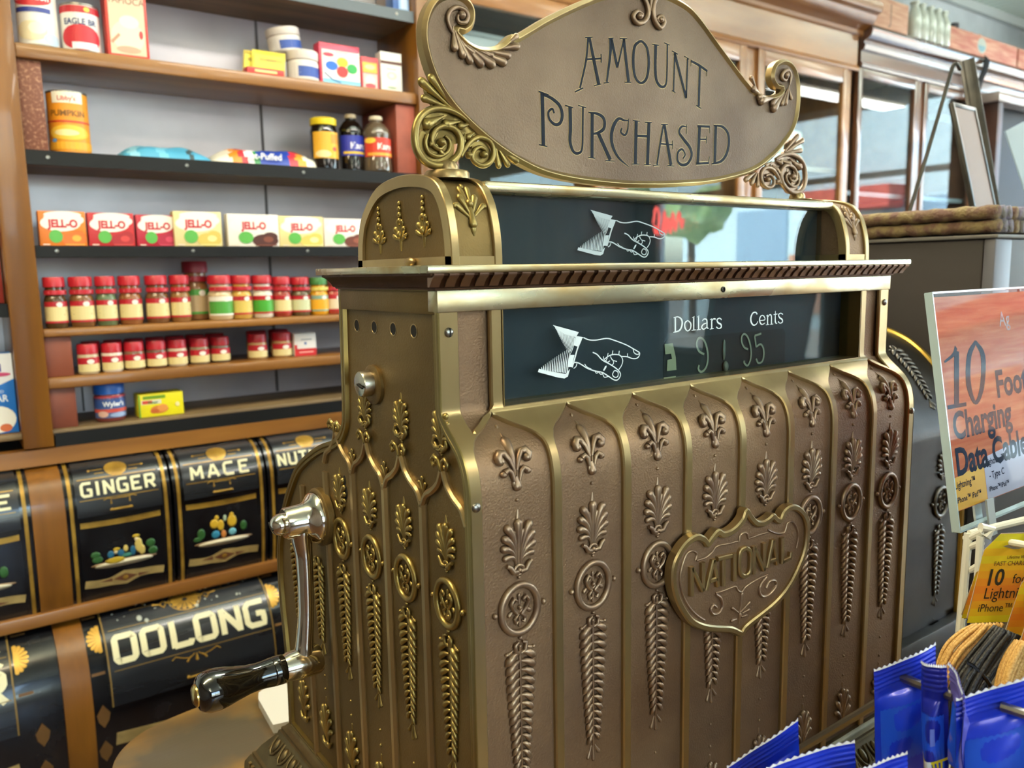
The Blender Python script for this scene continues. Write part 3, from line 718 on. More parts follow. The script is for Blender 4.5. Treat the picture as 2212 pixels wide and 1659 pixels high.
for x0, x1, fx in ((.0200, .0630, 0), (.4970, .5400, 1)):
    cp = capcurve(.0022); mb = MB(lambda a, b, h: Vector((h, a, b)))
    mb.prism(cp, x0+.0024, x1-.0024)
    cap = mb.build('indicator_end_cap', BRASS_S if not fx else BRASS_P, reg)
    mb = MB()
    o, i = capcurve(0), capcurve(.0082)
    for a, b in ((x0, x0+.0068), (x1-.0068, x1)):
        mb.grid([[(a, q[0], q[1]), (a+.0006, lerp(q[0], r[0], -.08), lerp(q[1], r[1], -.08)), (b-.0006, lerp(q[0], r[0], -.08), lerp(q[1], r[1], -.08)), (b, q[0], q[1]), (b, r[0], r[1]), (a, r[0], r[1]), (a, q[0], q[1])] for q, r in zip(o, i)])
    mb.box(x0, x0+.003, .0131, .1610, .0164, .0226); mb.box(x1-.003, x1, .0131, .1610, .0164, .0226); mb.box(x0+.001, x1-.001, .0132, .0160, .0164, .0200)
    mb.box(x0+.004, x1-.004, .0133, .017, .0164, .0225)
    mb.build('cap_strap', BRASS_R, cap)
    mb = MB(lambda a, b, h: capfront(a, b, h)); cx = (x0+x1)/2
    A = lambda a, b, h=0: (cx+a, .0610-b, REC+h)
    mb.tear(A(0, 0, .0006), A(0, .0160, .0010), .0012, .0034); mb.tear(A(0, .019), A(0, .0235), .0026, .0009)
    for s in (-1, 1):
        mb.tear(A(s*.0006, .010, .0006), A(s*.0060, -.002, .0010), .0010, .0026); mb.tear(A(s*.001, .012, .0006), A(s*.0105, .0035, .001), .0009, .0022)
        mb.tear(A(s*.0006, .006), A(s*.0032, -.0085, .0008), .0008, .0020); mb.blob(A(s*.0125, .0035, .0006), .0020, .0020, .0020)
    mb.blob(A(0, -.0105, .0006), .0014, .0016, .0016); mb.blob(A(0, .002, .0012), .0028, .0030, .0026)
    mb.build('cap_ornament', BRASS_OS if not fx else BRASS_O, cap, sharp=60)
    xs = x0+.0024 if not fx else x1-.0024; sg = -1 if not fx else 1
    for yc, zc in ((.1235, .0440), (.0885, .0455), (.0530, .0470)):
        mb = MB(lambda a, b, h: Vector((xs+sg*(h-REC), a, b))); B = lambda a, b, h=0: (yc+a, zc+b, REC+h)
        for b, r in ((.0185, .0016), (.0145, .0019), (.0100, .0022), (.0050, .0026)): mb.blob(B(0, b, .0006), r, r*1.2, r)
        for s in (-1, 1):
            mb.tear(B(s*.001, -.006), B(s*.0032, .0045, .0008), .0010, .0020); mb.tear(B(s*.001, -.008), B(s*.0064, -.0010, .0010), .0010, .0026)
            mb.tear(B(s*.001, -.009), B(s*.0084, -.0062, .0008), .0010, .0022); mb.blob(B(s*.0100, -.0052, .0006), .0012, .0014, .0014)
        mb.blob(B(0, -.005, .0012), .0024, .0034, .0026); mb.tear(B(0, -.008), B(0, -.0150, .0004), .0018, .0009); mb.tear(B(0, -.012), B(0, -.0165, .0002), .0014, .0008)
        mb.build('cap_face_ornament', BRASS_OS, cap, sharp=60)
    if not fx:
        mb = MB(); mb.blob((x0-.0015, .0690, .0196), .0032, .0072, .0036); mb.build('thumb_button', BRASS_R, cap)
mb = MB(); mb.box(.061, .499, .0300, .1440, .0690, .0772, .0022); tb = mb.build('indicator_top_bar', BRASS_B, reg)
mb = MB(); mb.box(.0625, .4975, .0480, .1260, .0164, .0695); mb.build('indicator_interior', mat('dark display interior', '#30383F', .7), reg)
mb = MB(); mb.box(.0625, .4975, .0430, .0445, .0160, .0695); ug = mb.build('indicator_glass', UPPERG, reg)
mb = MB(GM(.0428)); hand(mb, hp2, .000062); mb.build('etched_hand', ETCH, ug)
# --- nameplate
NK = .0744
def np_at(px, py):
    v = ray(px, py); t = (.0505+(CLOC.x-.0415)*NK-CLOC.y)/(v.y-NK*v.x); q = CLOC+v*t
    return (q.x, q.z)
_nn = Vector((NK, -1, 0)).normalized()
def NM(a, b, h): return Vector((a, .0505+(a-.0415)*NK, b))+_nn*h
NA = lambda x, y: np_at(880+x/4.147, y/4.147)
NB = lambda x, y: np_at(1560+x/5.186, 120+y/5.186)
ND = lambda x, y: np_at(860+x/2.458, y/2.458)
o1 = [np_at(*q) for q in [(1429, 398), (1348, 396.7), (1250.6, 386.5), (1177, 370), (1121, 344), (1085, 321), (1048.8, 293), (1012.6, 260.4), (981, 226.7), (952, 185.7), (933, 144.7), (921, 101), (918, 67.5), (923, 36), (937, 8), (958, -8), (980, -10), (1002, -2), (1017, 16), (1020, 36), (1015, 55), (1002, 65)]]
o2 = [np_at(*q) for q in [(988, 62), (985, 70), (995, 82), (1010, 96.5), (1034, 108.5), (1063, 109.7), (1087, 101), (1107, 82)]]
o3 = [np_at(*q) for q in [(1117.5, 84), (1145, 68), (1178, 48), (1226, 24), (1267, 6), (1310, -9), (1350, -16), (1392, -18), (1432, -10), (1478, 13), (1507, 40.7), (1551.6, 101.7), (1606, 175)]]
o4 = [NB(*q) for q in [(240, 285), (320, 375), (430, 462), (545, 480), (640, 450), (680, 395)]]
o5 = [NB(*q) for q in [(670, 350), (610, 335), (575, 280), (565, 225), (590, 130), (650, 80), (710, 72), (770, 105), (815, 180), (845, 310), (852, 440), (845, 570), (820, 720), (770, 850), (690, 965), (610, 1065), (520, 1150), (420, 1230), (310, 1290), (210, 1325), (100, 1355)]]+[np_at(*q) for q in [(1550, 388), (1511, 393.5)]]
nout = []
for q in (o1, o2, o3, o4, o5): nout += SPL(q)[:: 1]
mb = MB(NM); mb.prism(nout, -.0060, 0); npl = mb.build('nameplate', BRASS_N, reg, sharp=30)
mb = MB(NM); mb.ribbon(nout, .0058, -.0070, .0026, .0026, closed=True)
mb.build('nameplate_rim', BRASS_R, npl)
mb = MB(NM)
PX = .000235                                     # one detail pixel of the left scroll, in metres
def scroll(f, pts, r, k, hh=.0016):
    P = cr([Vector((*f(*p), hh)) for p in pts], 5); R = [interp([(i*5, q) for i, q in enumerate(r)], j)*k for j in range(len(P))]
    mb.tube(P, R, 8, up=(0, 0, 1))
def petal(f, p0, p1, r0, r1, k, hh=.0012, bend=None):
    a, b = f(*p0), f(*p1); mb.tear((a[0], a[1], hh), (b[0], b[1], hh+.0006), r0*k, r1*k, bend=bend, flat=.8)
k = 8.0e-5
scroll(NA, [(395, 300), (370, 250), (350, 170), (370, 105), (430, 70), (500, 95), (530, 150), (505, 205), (450, 200), (440, 150), (475, 130)], [8, 16, 20, 22, 22, 22, 22, 22, 18, 14, 10], k)
a = NA(475, 140); mb.blob((*a, .001), 42*k, 42*k, 46*k)
for p0, p1, r in (((400, 240), (410, 430), 40), ((420, 280), (480, 490), 42), ((430, 300), (545, 545), 40), ((470, 360), (640, 570), 46), ((520, 400), (735, 575), 52), ((600, 440), (840, 560), 48), ((700, 455), (880, 500), 44), ((780, 445), (965, 420), 40), ((850, 430), (960, 330), 30), ((640, 440), (740, 500), 30), ((470, 380), (570, 470), 28)):
    petal(NA, p0, p1, 8, r, k)
mb.build('nameplate_acanthus', BRASS_O, npl, sharp=60)
mb = MB(NM); k = 8.6e-5
scroll(NB, [(740, 330), (750, 240), (720, 170), (670, 190), (650, 250), (690, 280), (725, 240)], [10, 22, 26, 26, 24, 18, 12], k)
a = NB(700, 225); mb.blob((*a, .001), 40*k, 50*k, 50*k)
for p0, p1, r in (((740, 330), (690, 530), 40), ((720, 380), (650, 540), 36), ((690, 420), (560, 590), 60), ((650, 450), (545, 540), 44), ((600, 470), (420, 510), 60), ((520, 470), (400, 470), 50), ((430, 440), (330, 380), 44), ((380, 390), (310, 260), 34), ((740, 380), (755, 480), 26)):
    petal(NB, p0, p1, 8, r, k)
mb.build('nameplate_acanthus', BRASS_O, npl, sharp=60)
mb = MB(NM); k = 1.45e-4
scroll(ND, [(1290, -20), (1310, 20), (1320, 70), (1300, 115), (1260, 125), (1240, 90), (1262, 62), (1290, 80), (1280, 100)], [14, 16, 17, 17, 16, 15, 13, 11, 9], k)
scroll(ND, [(1375, -25), (1350, 20), (1345, 75), (1360, 125), (1385, 150), (1405, 120), (1390, 88), (1368, 100), (1376, 120)], [14, 16, 17, 17, 16, 15, 13, 11, 9], k)
for q in ((1272, 88), (1385, 108)): a = ND(*q); mb.blob((*a, .0014), 22*k, 22*k, 24*k)
petal(ND, (1335, 60), (1335, -5), 6, 16, k)
mb.build('crest_scroll', BRASS_O, npl, sharp=60)
# lettering, sunk and filled with blue black enamel
NC = lambda x, y: np_at(1140+x/4.608, 60+y/4.608)
LET = [([(600, 95), (578, 330), (518, 600)], [26, 26, 24]), ([(612, 95), (650, 290), (705, 562)], [34, 44, 46]), ([(472, 637), (548, 600)], 16), ([(663, 576), (728, 560)], 12), ([(572, 98), (642, 94)], 12), ([(578, 316), (735, 305)], 20), ([(728, 263), (730, 347)], 16),
       ([(825, 105), (820, 260), (785, 540)], [46, 38, 26]), ([(758, 551), (806, 546)], 12), ([(832, 112), (890, 395)], 38), ([(892, 395), (955, 115)], 22), ([(955, 110), (975, 310), (1002, 536)], [36, 42, 44]), ([(804, 106), (850, 104)], 12), ([(918, 108), (986, 110)], 12), ([(966, 542), (1027, 543)], 12),
       ([(1108, 138), (1062, 190), (1048, 340), (1068, 490), (1125, 550), (1182, 500), (1203, 350), (1186, 205), (1138, 140), (1108, 138)], [26, 36, 40, 36, 24, 36, 40, 36, 26, 26]),
       ([(1272, 165), (1268, 400), (1282, 530), (1330, 588), (1374, 560), (1385, 420), (1388, 165)], [46, 42, 40, 30, 26, 24, 24]), ([(1240, 164), (1302, 176)], 12), ([(1358, 151), (1410, 173)], 12),
       ([(1463, 258), (1455, 450), (1450, 632)], [26, 24, 24]), ([(1460, 250), (1575, 700)], 38), ([(1590, 298), (1576, 700)], 26), ([(1437, 233), (1492, 264)], 14), ([(1558, 284), (1602, 312)], 12), ([(1436, 626), (1467, 644)], 12),
       ([(1622, 330), (1700, 372), (1786, 432)], [24, 30, 26]), ([(1782, 420), (1780, 482)], 10), ([(1626, 318), (1622, 382)], 10), ([(1712, 390), (1700, 780)], 38), ([(1678, 775), (1724, 803)], 14),
       ([(142, 650), (155, 1172)], 48), ([(108, 634), (205, 670)], 16), ([(150, 665), (235, 702), (315, 775), (342, 870), (320, 948), (268, 962), (215, 910), (205, 840), (242, 808), (262, 850)], [26, 34, 40, 42, 36, 32, 28, 26, 26, 22]), ([(112, 1164), (193, 1182)], 14),
       ([(420, 790), (424, 1000), (420, 1130), (450, 1228), (500, 1250), (540, 1200), (546, 1000), (548, 790)], [48, 46, 42, 34, 28, 26, 24, 24]), ([(372, 774), (448, 796)], 14), ([(503, 774), (577, 796)], 12),
       ([(640, 850), (638, 1294)], 46), ([(605, 842), (700, 860), (757, 910), (757, 1000), (700, 1045), (655, 1055)], [16, 30, 40, 40, 30, 22]), ([(700, 1050), (820, 1316)], 48), ([(604, 1291), (668, 1299)], 12), ([(774, 1323), (860, 1327)], 12),
       ([(1000, 925), (960, 922), (905, 905), (860, 960), (832, 1060), (842, 1170), (900, 1290), (1004, 1384)], [12, 20, 30, 44, 46, 42, 30, 8]), ([(1004, 905), (992, 1020), (965, 1068), (925, 1040), (935, 1000)], [10, 24, 24, 24, 20]),
       ([(1078, 930), (1070, 1352)], 48), ([(1205, 945), (1190, 1360)], 48), ([(1080, 1076), (1200, 1082)], 26), ([(1048, 924), (1112, 931)], 12), ([(1168, 941), (1232, 946)], 12), ([(1036, 1357), (1108, 1357)], 12), ([(1158, 1364), (1224, 1364)], 12),
       ([(1350, 965), (1322, 1120), (1285, 1362)], [26, 28, 26]), ([(1360, 965), (1385, 1130), (1425, 1368)], [34, 44, 48]), ([(1328, 962), (1392, 965)], 12), ([(1325, 1155), (1440, 1165)], 18), ([(1441, 1124), (1441, 1206)], 14), ([(1252, 1370), (1308, 1366)], 12), ([(1392, 1373), (1454, 1377)], 12),
       ([(1575, 985), (1530, 985), (1505, 1040), (1550, 1110), (1610, 1190), (1630, 1270), (1590, 1350), (1530, 1365), (1490, 1320), (1495, 1240), (1535, 1210), (1565, 1260), (1545, 1300)], [14, 26, 32, 40, 42, 38, 34, 32, 30, 28, 24, 22, 18]), ([(1581, 963), (1580, 1057)], 10),
       ([(1710, 975), (1690, 1360)], 48), ([(1690, 980), (1810, 985)], 26), ([(1808, 975), (1811, 1052)], 12), ([(1705, 1110), (1780, 1110)], 18), ([(1777, 1078), (1775, 1152)], 12), ([(1675, 1353), (1800, 1346)], 26), ([(1808, 1283), (1797, 1356)], 12),
       ([(1870, 970), (1860, 1350)], 48), ([(1850, 972), (1935, 985), (1990, 1050), (2000, 1150), (1975, 1260), (1920, 1330), (1832, 1354)], [16, 30, 40, 45, 42, 32, 18])]
def letter_w(w, n, k): return [interp([(i*5, q) for i, q in enumerate(w)], j)*k for j in range(5*(n-1)+1)] if isinstance(w, list) else w*k
for nm, mt, gk, h1 in (('letter_edge', BRASS_R, 1.0, .00016), ('sunk_lettering', ENAMEL, 1.0, .00034)):
    mb = MB(NM)
    for pts, w in LET:
        kx = lerp(8.0e-5, 9.4e-5, pts[0][0]/2000); P = [NC(*p) for p in pts]; P = SPL(P) if len(P) > 2 else P
        w = letter_w(w, len(pts), kx) if len(pts) > 2 else w*kx
        if nm == 'letter_edge': w = [q+.0008 for q in w] if isinstance(w, list) else w+.0008
        mb.ribbon(P, w, -.0001, h1)
    mb.build(nm, mt, npl)
# scrolled feet
_l0, _l1 = NA(54, 1300)[0], NA(1000, 1430)[0]; _r0, _r1 = np_at(1741, 370)[0], np_at(1606, 385)[0]
LM = lambda q: (_r0+(q[0]-_l0)*(_r1-_r0)/(_l1-_l0), q[1]+.0035)
for fx in (0, 1):
    f = (lambda x, y: LM(NA(x, y))) if fx else NA
    mb = MB(NM); k = 8.2e-5
    for c, r in (((275, 1300), 190), ((672, 1372), 112), ((430, 1150), 130), ((330, 1030), 130), ((250, 1120), 120), ((560, 1220), 90), ((300, 880), 90), ((240, 800), 70), ((840, 1390), 70)):
        a = f(*c); mb.prism([(a[0]+r*k*math.cos(2*PI*j/24), a[1]+r*k*math.sin(2*PI*j/24)) for j in range(24)], -.0055, -.0018)
    scroll(f, [(560, 1100), (450, 1020), (330, 975), (200, 985), (105, 1060), (68, 1190), (80, 1330), (150, 1440), (265, 1485), (385, 1455), (462, 1370), (478, 1250), (430, 1165), (340, 1130), (262, 1155), (222, 1225), (232, 1300), (290, 1335), (340, 1290)], [20, 26, 30, 32, 34, 36, 36, 36, 36, 35, 34, 32, 30, 28, 26, 24, 22, 20, 14], k, .0)
    scroll(f, [(185, 1200), (165, 1280), (200, 1370), (290, 1400), (370, 1350), (385, 1270), (340, 1215)], [14, 18, 20, 20, 18, 16, 12], k, -.0004)
    scroll(f, [(480, 1400), (530, 1310), (590, 1250), (660, 1232), (735, 1265), (772, 1350), (748, 1445), (670, 1485), (592, 1440), (590, 1360), (650, 1318), (705, 1345)], [20, 24, 26, 26, 27, 27, 27, 26, 24, 22, 20, 14], k, .0)
    for c, r in (((300, 1275), 40), ((682, 1385), 36), ((545, 1390), 36)): a = f(*c); mb.blob((*a, .0006), r*k, r*k, r*k*1.1)
    for p0, p1, r in (((400, 970), (130, 735), 44), ((410, 960), (215, 700), 40), ((390, 970), (150, 880), 36), ((330, 1040), (175, 1110), 56), ((300, 1060), (235, 1090), 34), ((470, 1090), (350, 1110), 46), ((560, 1110), (480, 1130), 36), ((600, 1190), (545, 1225), 30), ((520, 1200), (500, 1260), 30), ((270, 1190), (215, 1290), 26), ((260, 1290), (310, 1370), 26), ((800, 1330), (815, 1480), 34), ((820, 1330), (895, 1470), 34), ((840, 1330), (970, 1440), 40), ((610, 1150), (700, 1210), 24)):
        petal(f, p0, p1, 12, r, k, -.0006)
    mb.build('nameplate_foot', BRASS_O if fx else BRASS_OS, npl, sharp=60)
    mb = MB(); c = NM(.0430 if not fx else .5190, .0, -.002); mb.lathe((c.x, c.y, .0790), (0, 0, 1), [(.0165, 0), (.0165, .0045), (.0155, .0058), (.0085, .0064), (.0085, .0092), (.0070, .0122), (.003, .0138), (0, .0140)], 28)
    mb.build('mounting_knob', BRASS_R, reg)

# --- crank
CY, CZ = .2215, -.2090
mb = MB(); mb.lathe((.0005, CY, CZ), (-1, 0, 0), [(.0270, -.002), (.0270, .0035), (.0255, .0050), (.0240, .0052)], 36); cb = mb.build('crank_mount', BRASS_S, reg)
mb = MB(); mb.lathe((-.004, CY, CZ), (-1, 0, 0), [(.0238, 0), (.0238, .0035), (.0222, .0060), (.0190, .0085), (.0165, .0110), (.0150, .0150), (.0142, .0300), (.0132, .0312), (.0105, .0314)], 36)
ch = mb.build('crank_hub', CHROME, cb)
mb = MB(); mb.lathe((-.035, CY, CZ), (-1, 0, 0), [(.0098, 0), (.0100, .0025), (.0098, .0055), (.0082, .0088), (.0055, .0110), (.0025, .0122), (0, .0124)], 24); hd = mb.build('hub_screw', CHROME, ch)
mb = MB(); T = Matrix.Translation((-.0465, CY, CZ)) @ Matrix.Rotation(.5, 4, 'X'); mb.box(-.0012, .0006, -.0052, .0052, -.0008, .0008, 0, T); mb.build('screw_slot', HOLE, hd)
mb = MB(); P = cr([Vector(q) for q in ((-.0200, CY, CZ+.002), (-.0195, CY, CZ-.014), (-.0185, CY-.001, CZ-.040), (-.0195, CY-.001, CZ-.085), (-.0225, CY, CZ-.118), (-.0245, CY, CZ-.134))], 6)
mb.tube(P, [interp([(0, .0130), (5, .0128), (10, .0098), (18, .0086), (24, .0098), (30, .0120)], i) for i in range(len(P))], 16, up=(1, 0, 0), flat=.8)
arm = mb.build('crank_arm', CHROME, cb)
mb = MB(); mb.lathe((-.0075, CY, CZ-.1350), (-1, 0, 0), [(.0090, 0), (.0125, .0012), (.0140, .0040), (.0142, .0180), (.0132, .0300), (.0118, .0350), (.010, .0355)], 28); mb.build('crank_boss', CHROME, arm)
mb = MB(); mb.lathe((-.0430, CY, CZ-.1350), (-1, 0, 0), [(.0105, 0), (.0128, .0006), (.0132, .0045), (.0130, .0100), (.0126, .0106), (.0130, .0112), (.0122, .0180), (.0119, .0250), (.0126, .0330), (.0148, .0440), (.0172, .0540), (.0184, .0620), (.0180, .0680), (.0160, .0735), (.0125, .0765), (.0090, .0772)], 36)
hnd = mb.build('crank_handle', BLACKG, arm)
mb = MB(); mb.lathe((-.0430-.0768, CY, CZ-.1350), (-1, 0, 0), [(.0098, 0), (.0096, .0016), (.0070, .0034), (.003, .0042), (0, .0043)], 24); mb.build('handle_end_cap', mat('gold brass', '#C9AE6A', .2, 1.), hnd)
# ================================================================== the wall of shelves behind the counter
OAK = mat('oiled oak', '#94632A', .40, 0, '#6E441A', 5, .12, 60, stretch=(.35, 3, 3), coat=.25)
OAKV = mat('oiled oak upright', '#875618', .38, 0, '#694010', 5, .10, 60, stretch=(4, 4, .3), coat=.25)
OAKD = mat('worn shelf board', '#7F6744', .55, 0, '#5C4A33', 6, .1, 70, stretch=(.4, 3, 3))
BLKM = mat('black shelf lip', '#0A0B0D', .55, spec=.3)
BACKP = mat('grey painted tin', '#D6D2DA', .30, .2, '#BAB4BC', 3, .25, 5, spec=.7, bdist=.01)
SY0, SYB = 1.45, 1.665
SX0, SX1 = -.088, .815
shelv = thing('oak_shelving', (.36, 1.56, FLOOR), 'tall oak wall shelving stocked with groceries behind the brass cash register', 'shelving')
mb = MB(); mb.box(-.70, .8625, SYB, SYB+.03, -.34, 1.20); mb.build('back_panel', BACKP, shelv)
mb = MB(); mb.box(.470, .476, SYB-.003, SYB+.002, -.30, 1.0); mb.box(.0, .004, SYB-.002, SYB+.002, -.3, -.2); mb.build('panel_seam', mat('seam grey', '#5F5B5E', .6), shelv)
for x0, x1 in ((-.1440, -.088), (.815, .862)):
    mb = MB(); mb.box(x0, x1, SY0-.012, SYB, FLOOR if x0 > 0 else -.335, 1.25, .003); mb.build('upright', OAKV, shelv)
def shelf(z1, z0, m, lip=None, y0=SY0, x0=SX0, x1=SX1, nm='shelf'):
    mb = MB(); mb.box(x0, x1, y0 if lip is None else y0+.004, SYB, z0, z1-(.0 if lip is None else .0), .004 if lip is None else 0)
    s = mb.build(nm, m, shelv)
    if lip:
        mb = MB(); mb.box(x0, x1, y0, y0+.0042, z0-.004, z1+.002); l = mb.build('lip', lip, s)
        mb = MB()
        for k in range(4): mb.lathe((lerp(x0+.04, x1-.05, k/3), y0+.0005, (z0+z1)/2), (0, -1, 0), [(.0045, 0), (.0035, .0012), (0, .0018)], 10)
        mb.build('lip_screw', STEEL, l)
    return s
SHZ = {'top': .678, 'one': .478, 'black': .270, 'gel': .079, 'spice': -.090, 'small': -.192, 'low': -.302}
SHZ = {k: v+.0008 for k, v in SHZ.items()}
shelf(.678, .657, OAKD, mat('blue grey lip', '#4C565C', .4)); shelf(.478, .449, OAK); shelf(.270, .247, OAKD, BLKM); shelf(.079, .061, OAKD, BLKM)
shelf(-.090, -.107, OAK); shelf(-.192, -.216, OAK); shelf(-.302, -.315, OAKD, x0=-.70, x1=.86)
mb = MB(); mb.box(-.085, .86, SY0-.006, SY0-.002, -.338, -.309); lp = mb.build('lip', BLKM, shelv)
mb = MB(); mb.box(-.70, .862, SY0-.012, SY0+.02, -.372, -.338); mb.build('rail', OAK, shelv)
mb = MB(); mb.box(-.70, .862, SY0-.060, SY0+.02, -.7005, -.672, .004); mb.build('rail', OAK, shelv)
mb = MB(); mb.box(-.70, .862, SY0+.03, SYB, FLOOR, -.34); mb.build('bin_carcass', mat('dark carcass', '#1B140D', .7), shelv)
SPK = mat('speckled red brown board', '#6E3B26', .55, 0, '#A77A5C', 160, mixlo=.5, mixhi=.72)
RBR = mat('red brown riser', '#7E3F28', .5, 0, '#6A3322', 12)
RB_ = lambda px, py: at(px, py, y=SY0+.012).x
for x0, x1, z0, z1, m_ in ((-.0875, RB_(97, 230), .272, .449, SPK), (RB_(857, 300), .8140, .272, .449, mat('brick red riser', '#9C4E3A', .6, 0, '#84402E', 20)), (-.0875, RB_(157, 770), -.192, -.107, RBR), (-.0875, RB_(166, 880), -.302, -.216, RBR)):
    mb = MB(); mb.box(x0, x1, SY0+.012, SYB-.002, z0+.0002, z1-.0002, .002); mb.build('riser_block', m_, shelv)
# shelves of the bay to the left
for z1, z0, m_ in ((.478, .449, OAK), (-.035, -.062, BLKM)):
    mb = MB(); mb.box(-.70, -.1445, SY0+.002, SYB, z0, z1); mb.build('shelf', m_, shelv)

# ------------------------------------------------------------------ groceries
_PC = {}
def paint(h, rough=.42, **k): return mat('print '+h, h, rough, **k)
def prints(parent, M, w, hgt, ops, name='printed_label', n=8, h0=.0003):
    """flat printing on a pack face: a runs 0..w across, b 0..hgt up; ops are in fractions"""
    mb = MB(M); ms = []; k = 0
    def use(c):
        q = paint(c)
        if q not in ms: ms.append(q)
        mb.cur = ms.index(q)
    for op in ops:
        t = op[0]; h = h0+k*.00012; k += 1
        if t == 'rect':
            _, u0, v0, u1, v1, c = op; use(c); mb.grid([[(lerp(u0, u1, i/n)*w, v*hgt, h) for i in range(n+1)] for v in (v0, v1)])
        elif t == 'disc':
            _, u, v, ru, rv, c = op; use(c)
            mb.grid([[((u+ru*math.sqrt(max(1-(q)**2, 0))*(2*i/n-1))*w, (v+rv*q)*hgt, h) for i in range(n+1)] for q in [math.sin(PI/2*(2*j/10-1)) for j in range(11)]])
        elif t == 'poly':
            _, pts, c = op; use(c); mb.plate([(p[0]*w, p[1]*hgt) for p in pts], h)
        elif t == 'text':
            _, s_, u, v, size, c = op[:6]; use(c); ex = op[6] if len(op) > 6 else {}
            mb.text(s_, size*hgt, (u*w, v*hgt), h, 'CENTER', **ex)
        elif t == 'line':
            _, pts, wd, c = op; use(c); mb.ribbon([(p[0]*w, p[1]*hgt) for p in pts], wd*hgt, h-.0001, h)
    return mb.build(name, ms, parent, smooth=False)
def boxmap(cx, cy, z, w, rot=0.):
    c, s_ = math.cos(rot), math.sin(rot)
    return lambda a, b, h: Vector((cx+(a-w/2)*c+h*s_, cy+(a-w/2)*s_-h*c, z+b))
def carton(name, cx, cy, z, w, h, d, col, label, cat, ops, group=None, rot=0., side=None, part='carton'):
    """front face centre at (cx, cy), standing on z"""
    t = thing(name, (cx, cy+d/2, z), label, cat, group); M = boxmap(cx, cy, z, w, rot)
    mb = MB(M); T = None
    bm = MB(); mb.cur = 0
    mb.box(0, w, 0, h, -d, 0, .0008)
    mb.build(part, paint(col) if isinstance(col, str) else col, t)
    prints(t, M, w, h, ops, 'front_print')
    return t
def cylmap(cx, cy, z, r, turn=0.): return lambda a, b, h: Vector((cx+(r+h)*math.sin(a/r+turn), cy-(r+h)*math.cos(a/r+turn), z+b))
def px_x(px, py, y): return at(px, py, y=y).x
def can(name, px0, px1, py, yc, z, h, label, cat, body, ops, group=None):
    xa, xb = px_x(px0, py, yc), px_x(px1, py, yc); r = (xb-xa)/2*.985; cx = (xa+xb)/2
    t = thing(name, (cx, yc, z), label, cat, group)
    mb = MB(); mb.lathe((cx, yc, z), (0, 0, 1), [(r*.97, .0), (r*1.01, .001), (r*1.01, .003), (r*.985, .004), (r*.985, h-.004), (r*1.01, h-.003), (r*1.01, h-.001), (r*.96, h), (r*.95, h-.002), (0, h-.002)], 32); mb.build('tin', STEEL, t)
    mb = MB(); mb.lathe((cx, yc, z), (0, 0, 1), [(r*.995, .005), (r*.995, h-.005)], 40, cap=False); mb.build('paper_label', paint(body), t)
    w = PI*r; turn = -.15
    M0 = cylmap(cx, yc, z, r, turn); M = lambda a, b, hh: M0(a-w/2, b, hh)
    prints(t, M, w, h, ops, 'label_print', n=14)
    return t
z1 = SHZ['one']
can('milk_can', 36, 126, 60, 1.505, z1, .118, 'white tin of evaporated milk, leftmost on the upper oak shelf', 'can', '#F1EEE6',
    [('disc', .42, .80, .36, .14, '#C62A33'), ('text', 'Carnation', .42, .76, .15, '#FFFFFF', {'bold': .02}), ('rect', .12, .56, .74, .64, '#2F3F8E'), ('disc', .40, .26, .26, .16, '#EFE3BE'), ('disc', .75, .14, .16, .10, '#B9D3E4'), ('disc', .5, .3, .14, .10, '#F8F1DC')])
can('condensed_milk_can', 131, 216, 65, 1.505, z1, .098, 'white and red condensed milk tin between the milk can and the red carton', 'can', '#EFEDE8',
    [('rect', 0, .80, 1, .94, '#B92632'), ('text', 'EAGLE BR', .50, .56, .17, '#23376E', {'bold': .025, 'wid': .9}), ('disc', .50, .30, .36, .26, '#C22432'), ('rect', .34, .06, .78, .20, '#E9E9F2'), ('disc', .62, .87, .05, .05, '#E7C14A')])
carton('tapioca_carton', px_x(275, 60, 1.475), 1.475, z1, px_x(320, 60, 1.475)-px_x(231, 60, 1.475), .150, .045, '#C5392C', 'tall red carton of tapioca pudding mix beside the two milk tins', 'box',
       [('rect', .07, .05, .93, .97, '#E8C4A8'), ('disc', .5, .95, .32, .10, '#4B2A22'), ('text', 'Minute', .5, .92, .10, '#F5E9D0'), ('text', 'TAPIOCA', .5, .74, .13, '#6B4A30', {'wid': .9}), ('disc', .5, .30, .40, .22, '#F2DDC4'), ('disc', .55, .50, .24, .09, '#F7EBD6'), ('disc', .5, .12, .30, .05, '#C99B82'), ('disc', .82, .34, .05, .06, '#C83A3A'), ('line', [(.1, .2), (.3, .32)], .04, '#B98A70')])
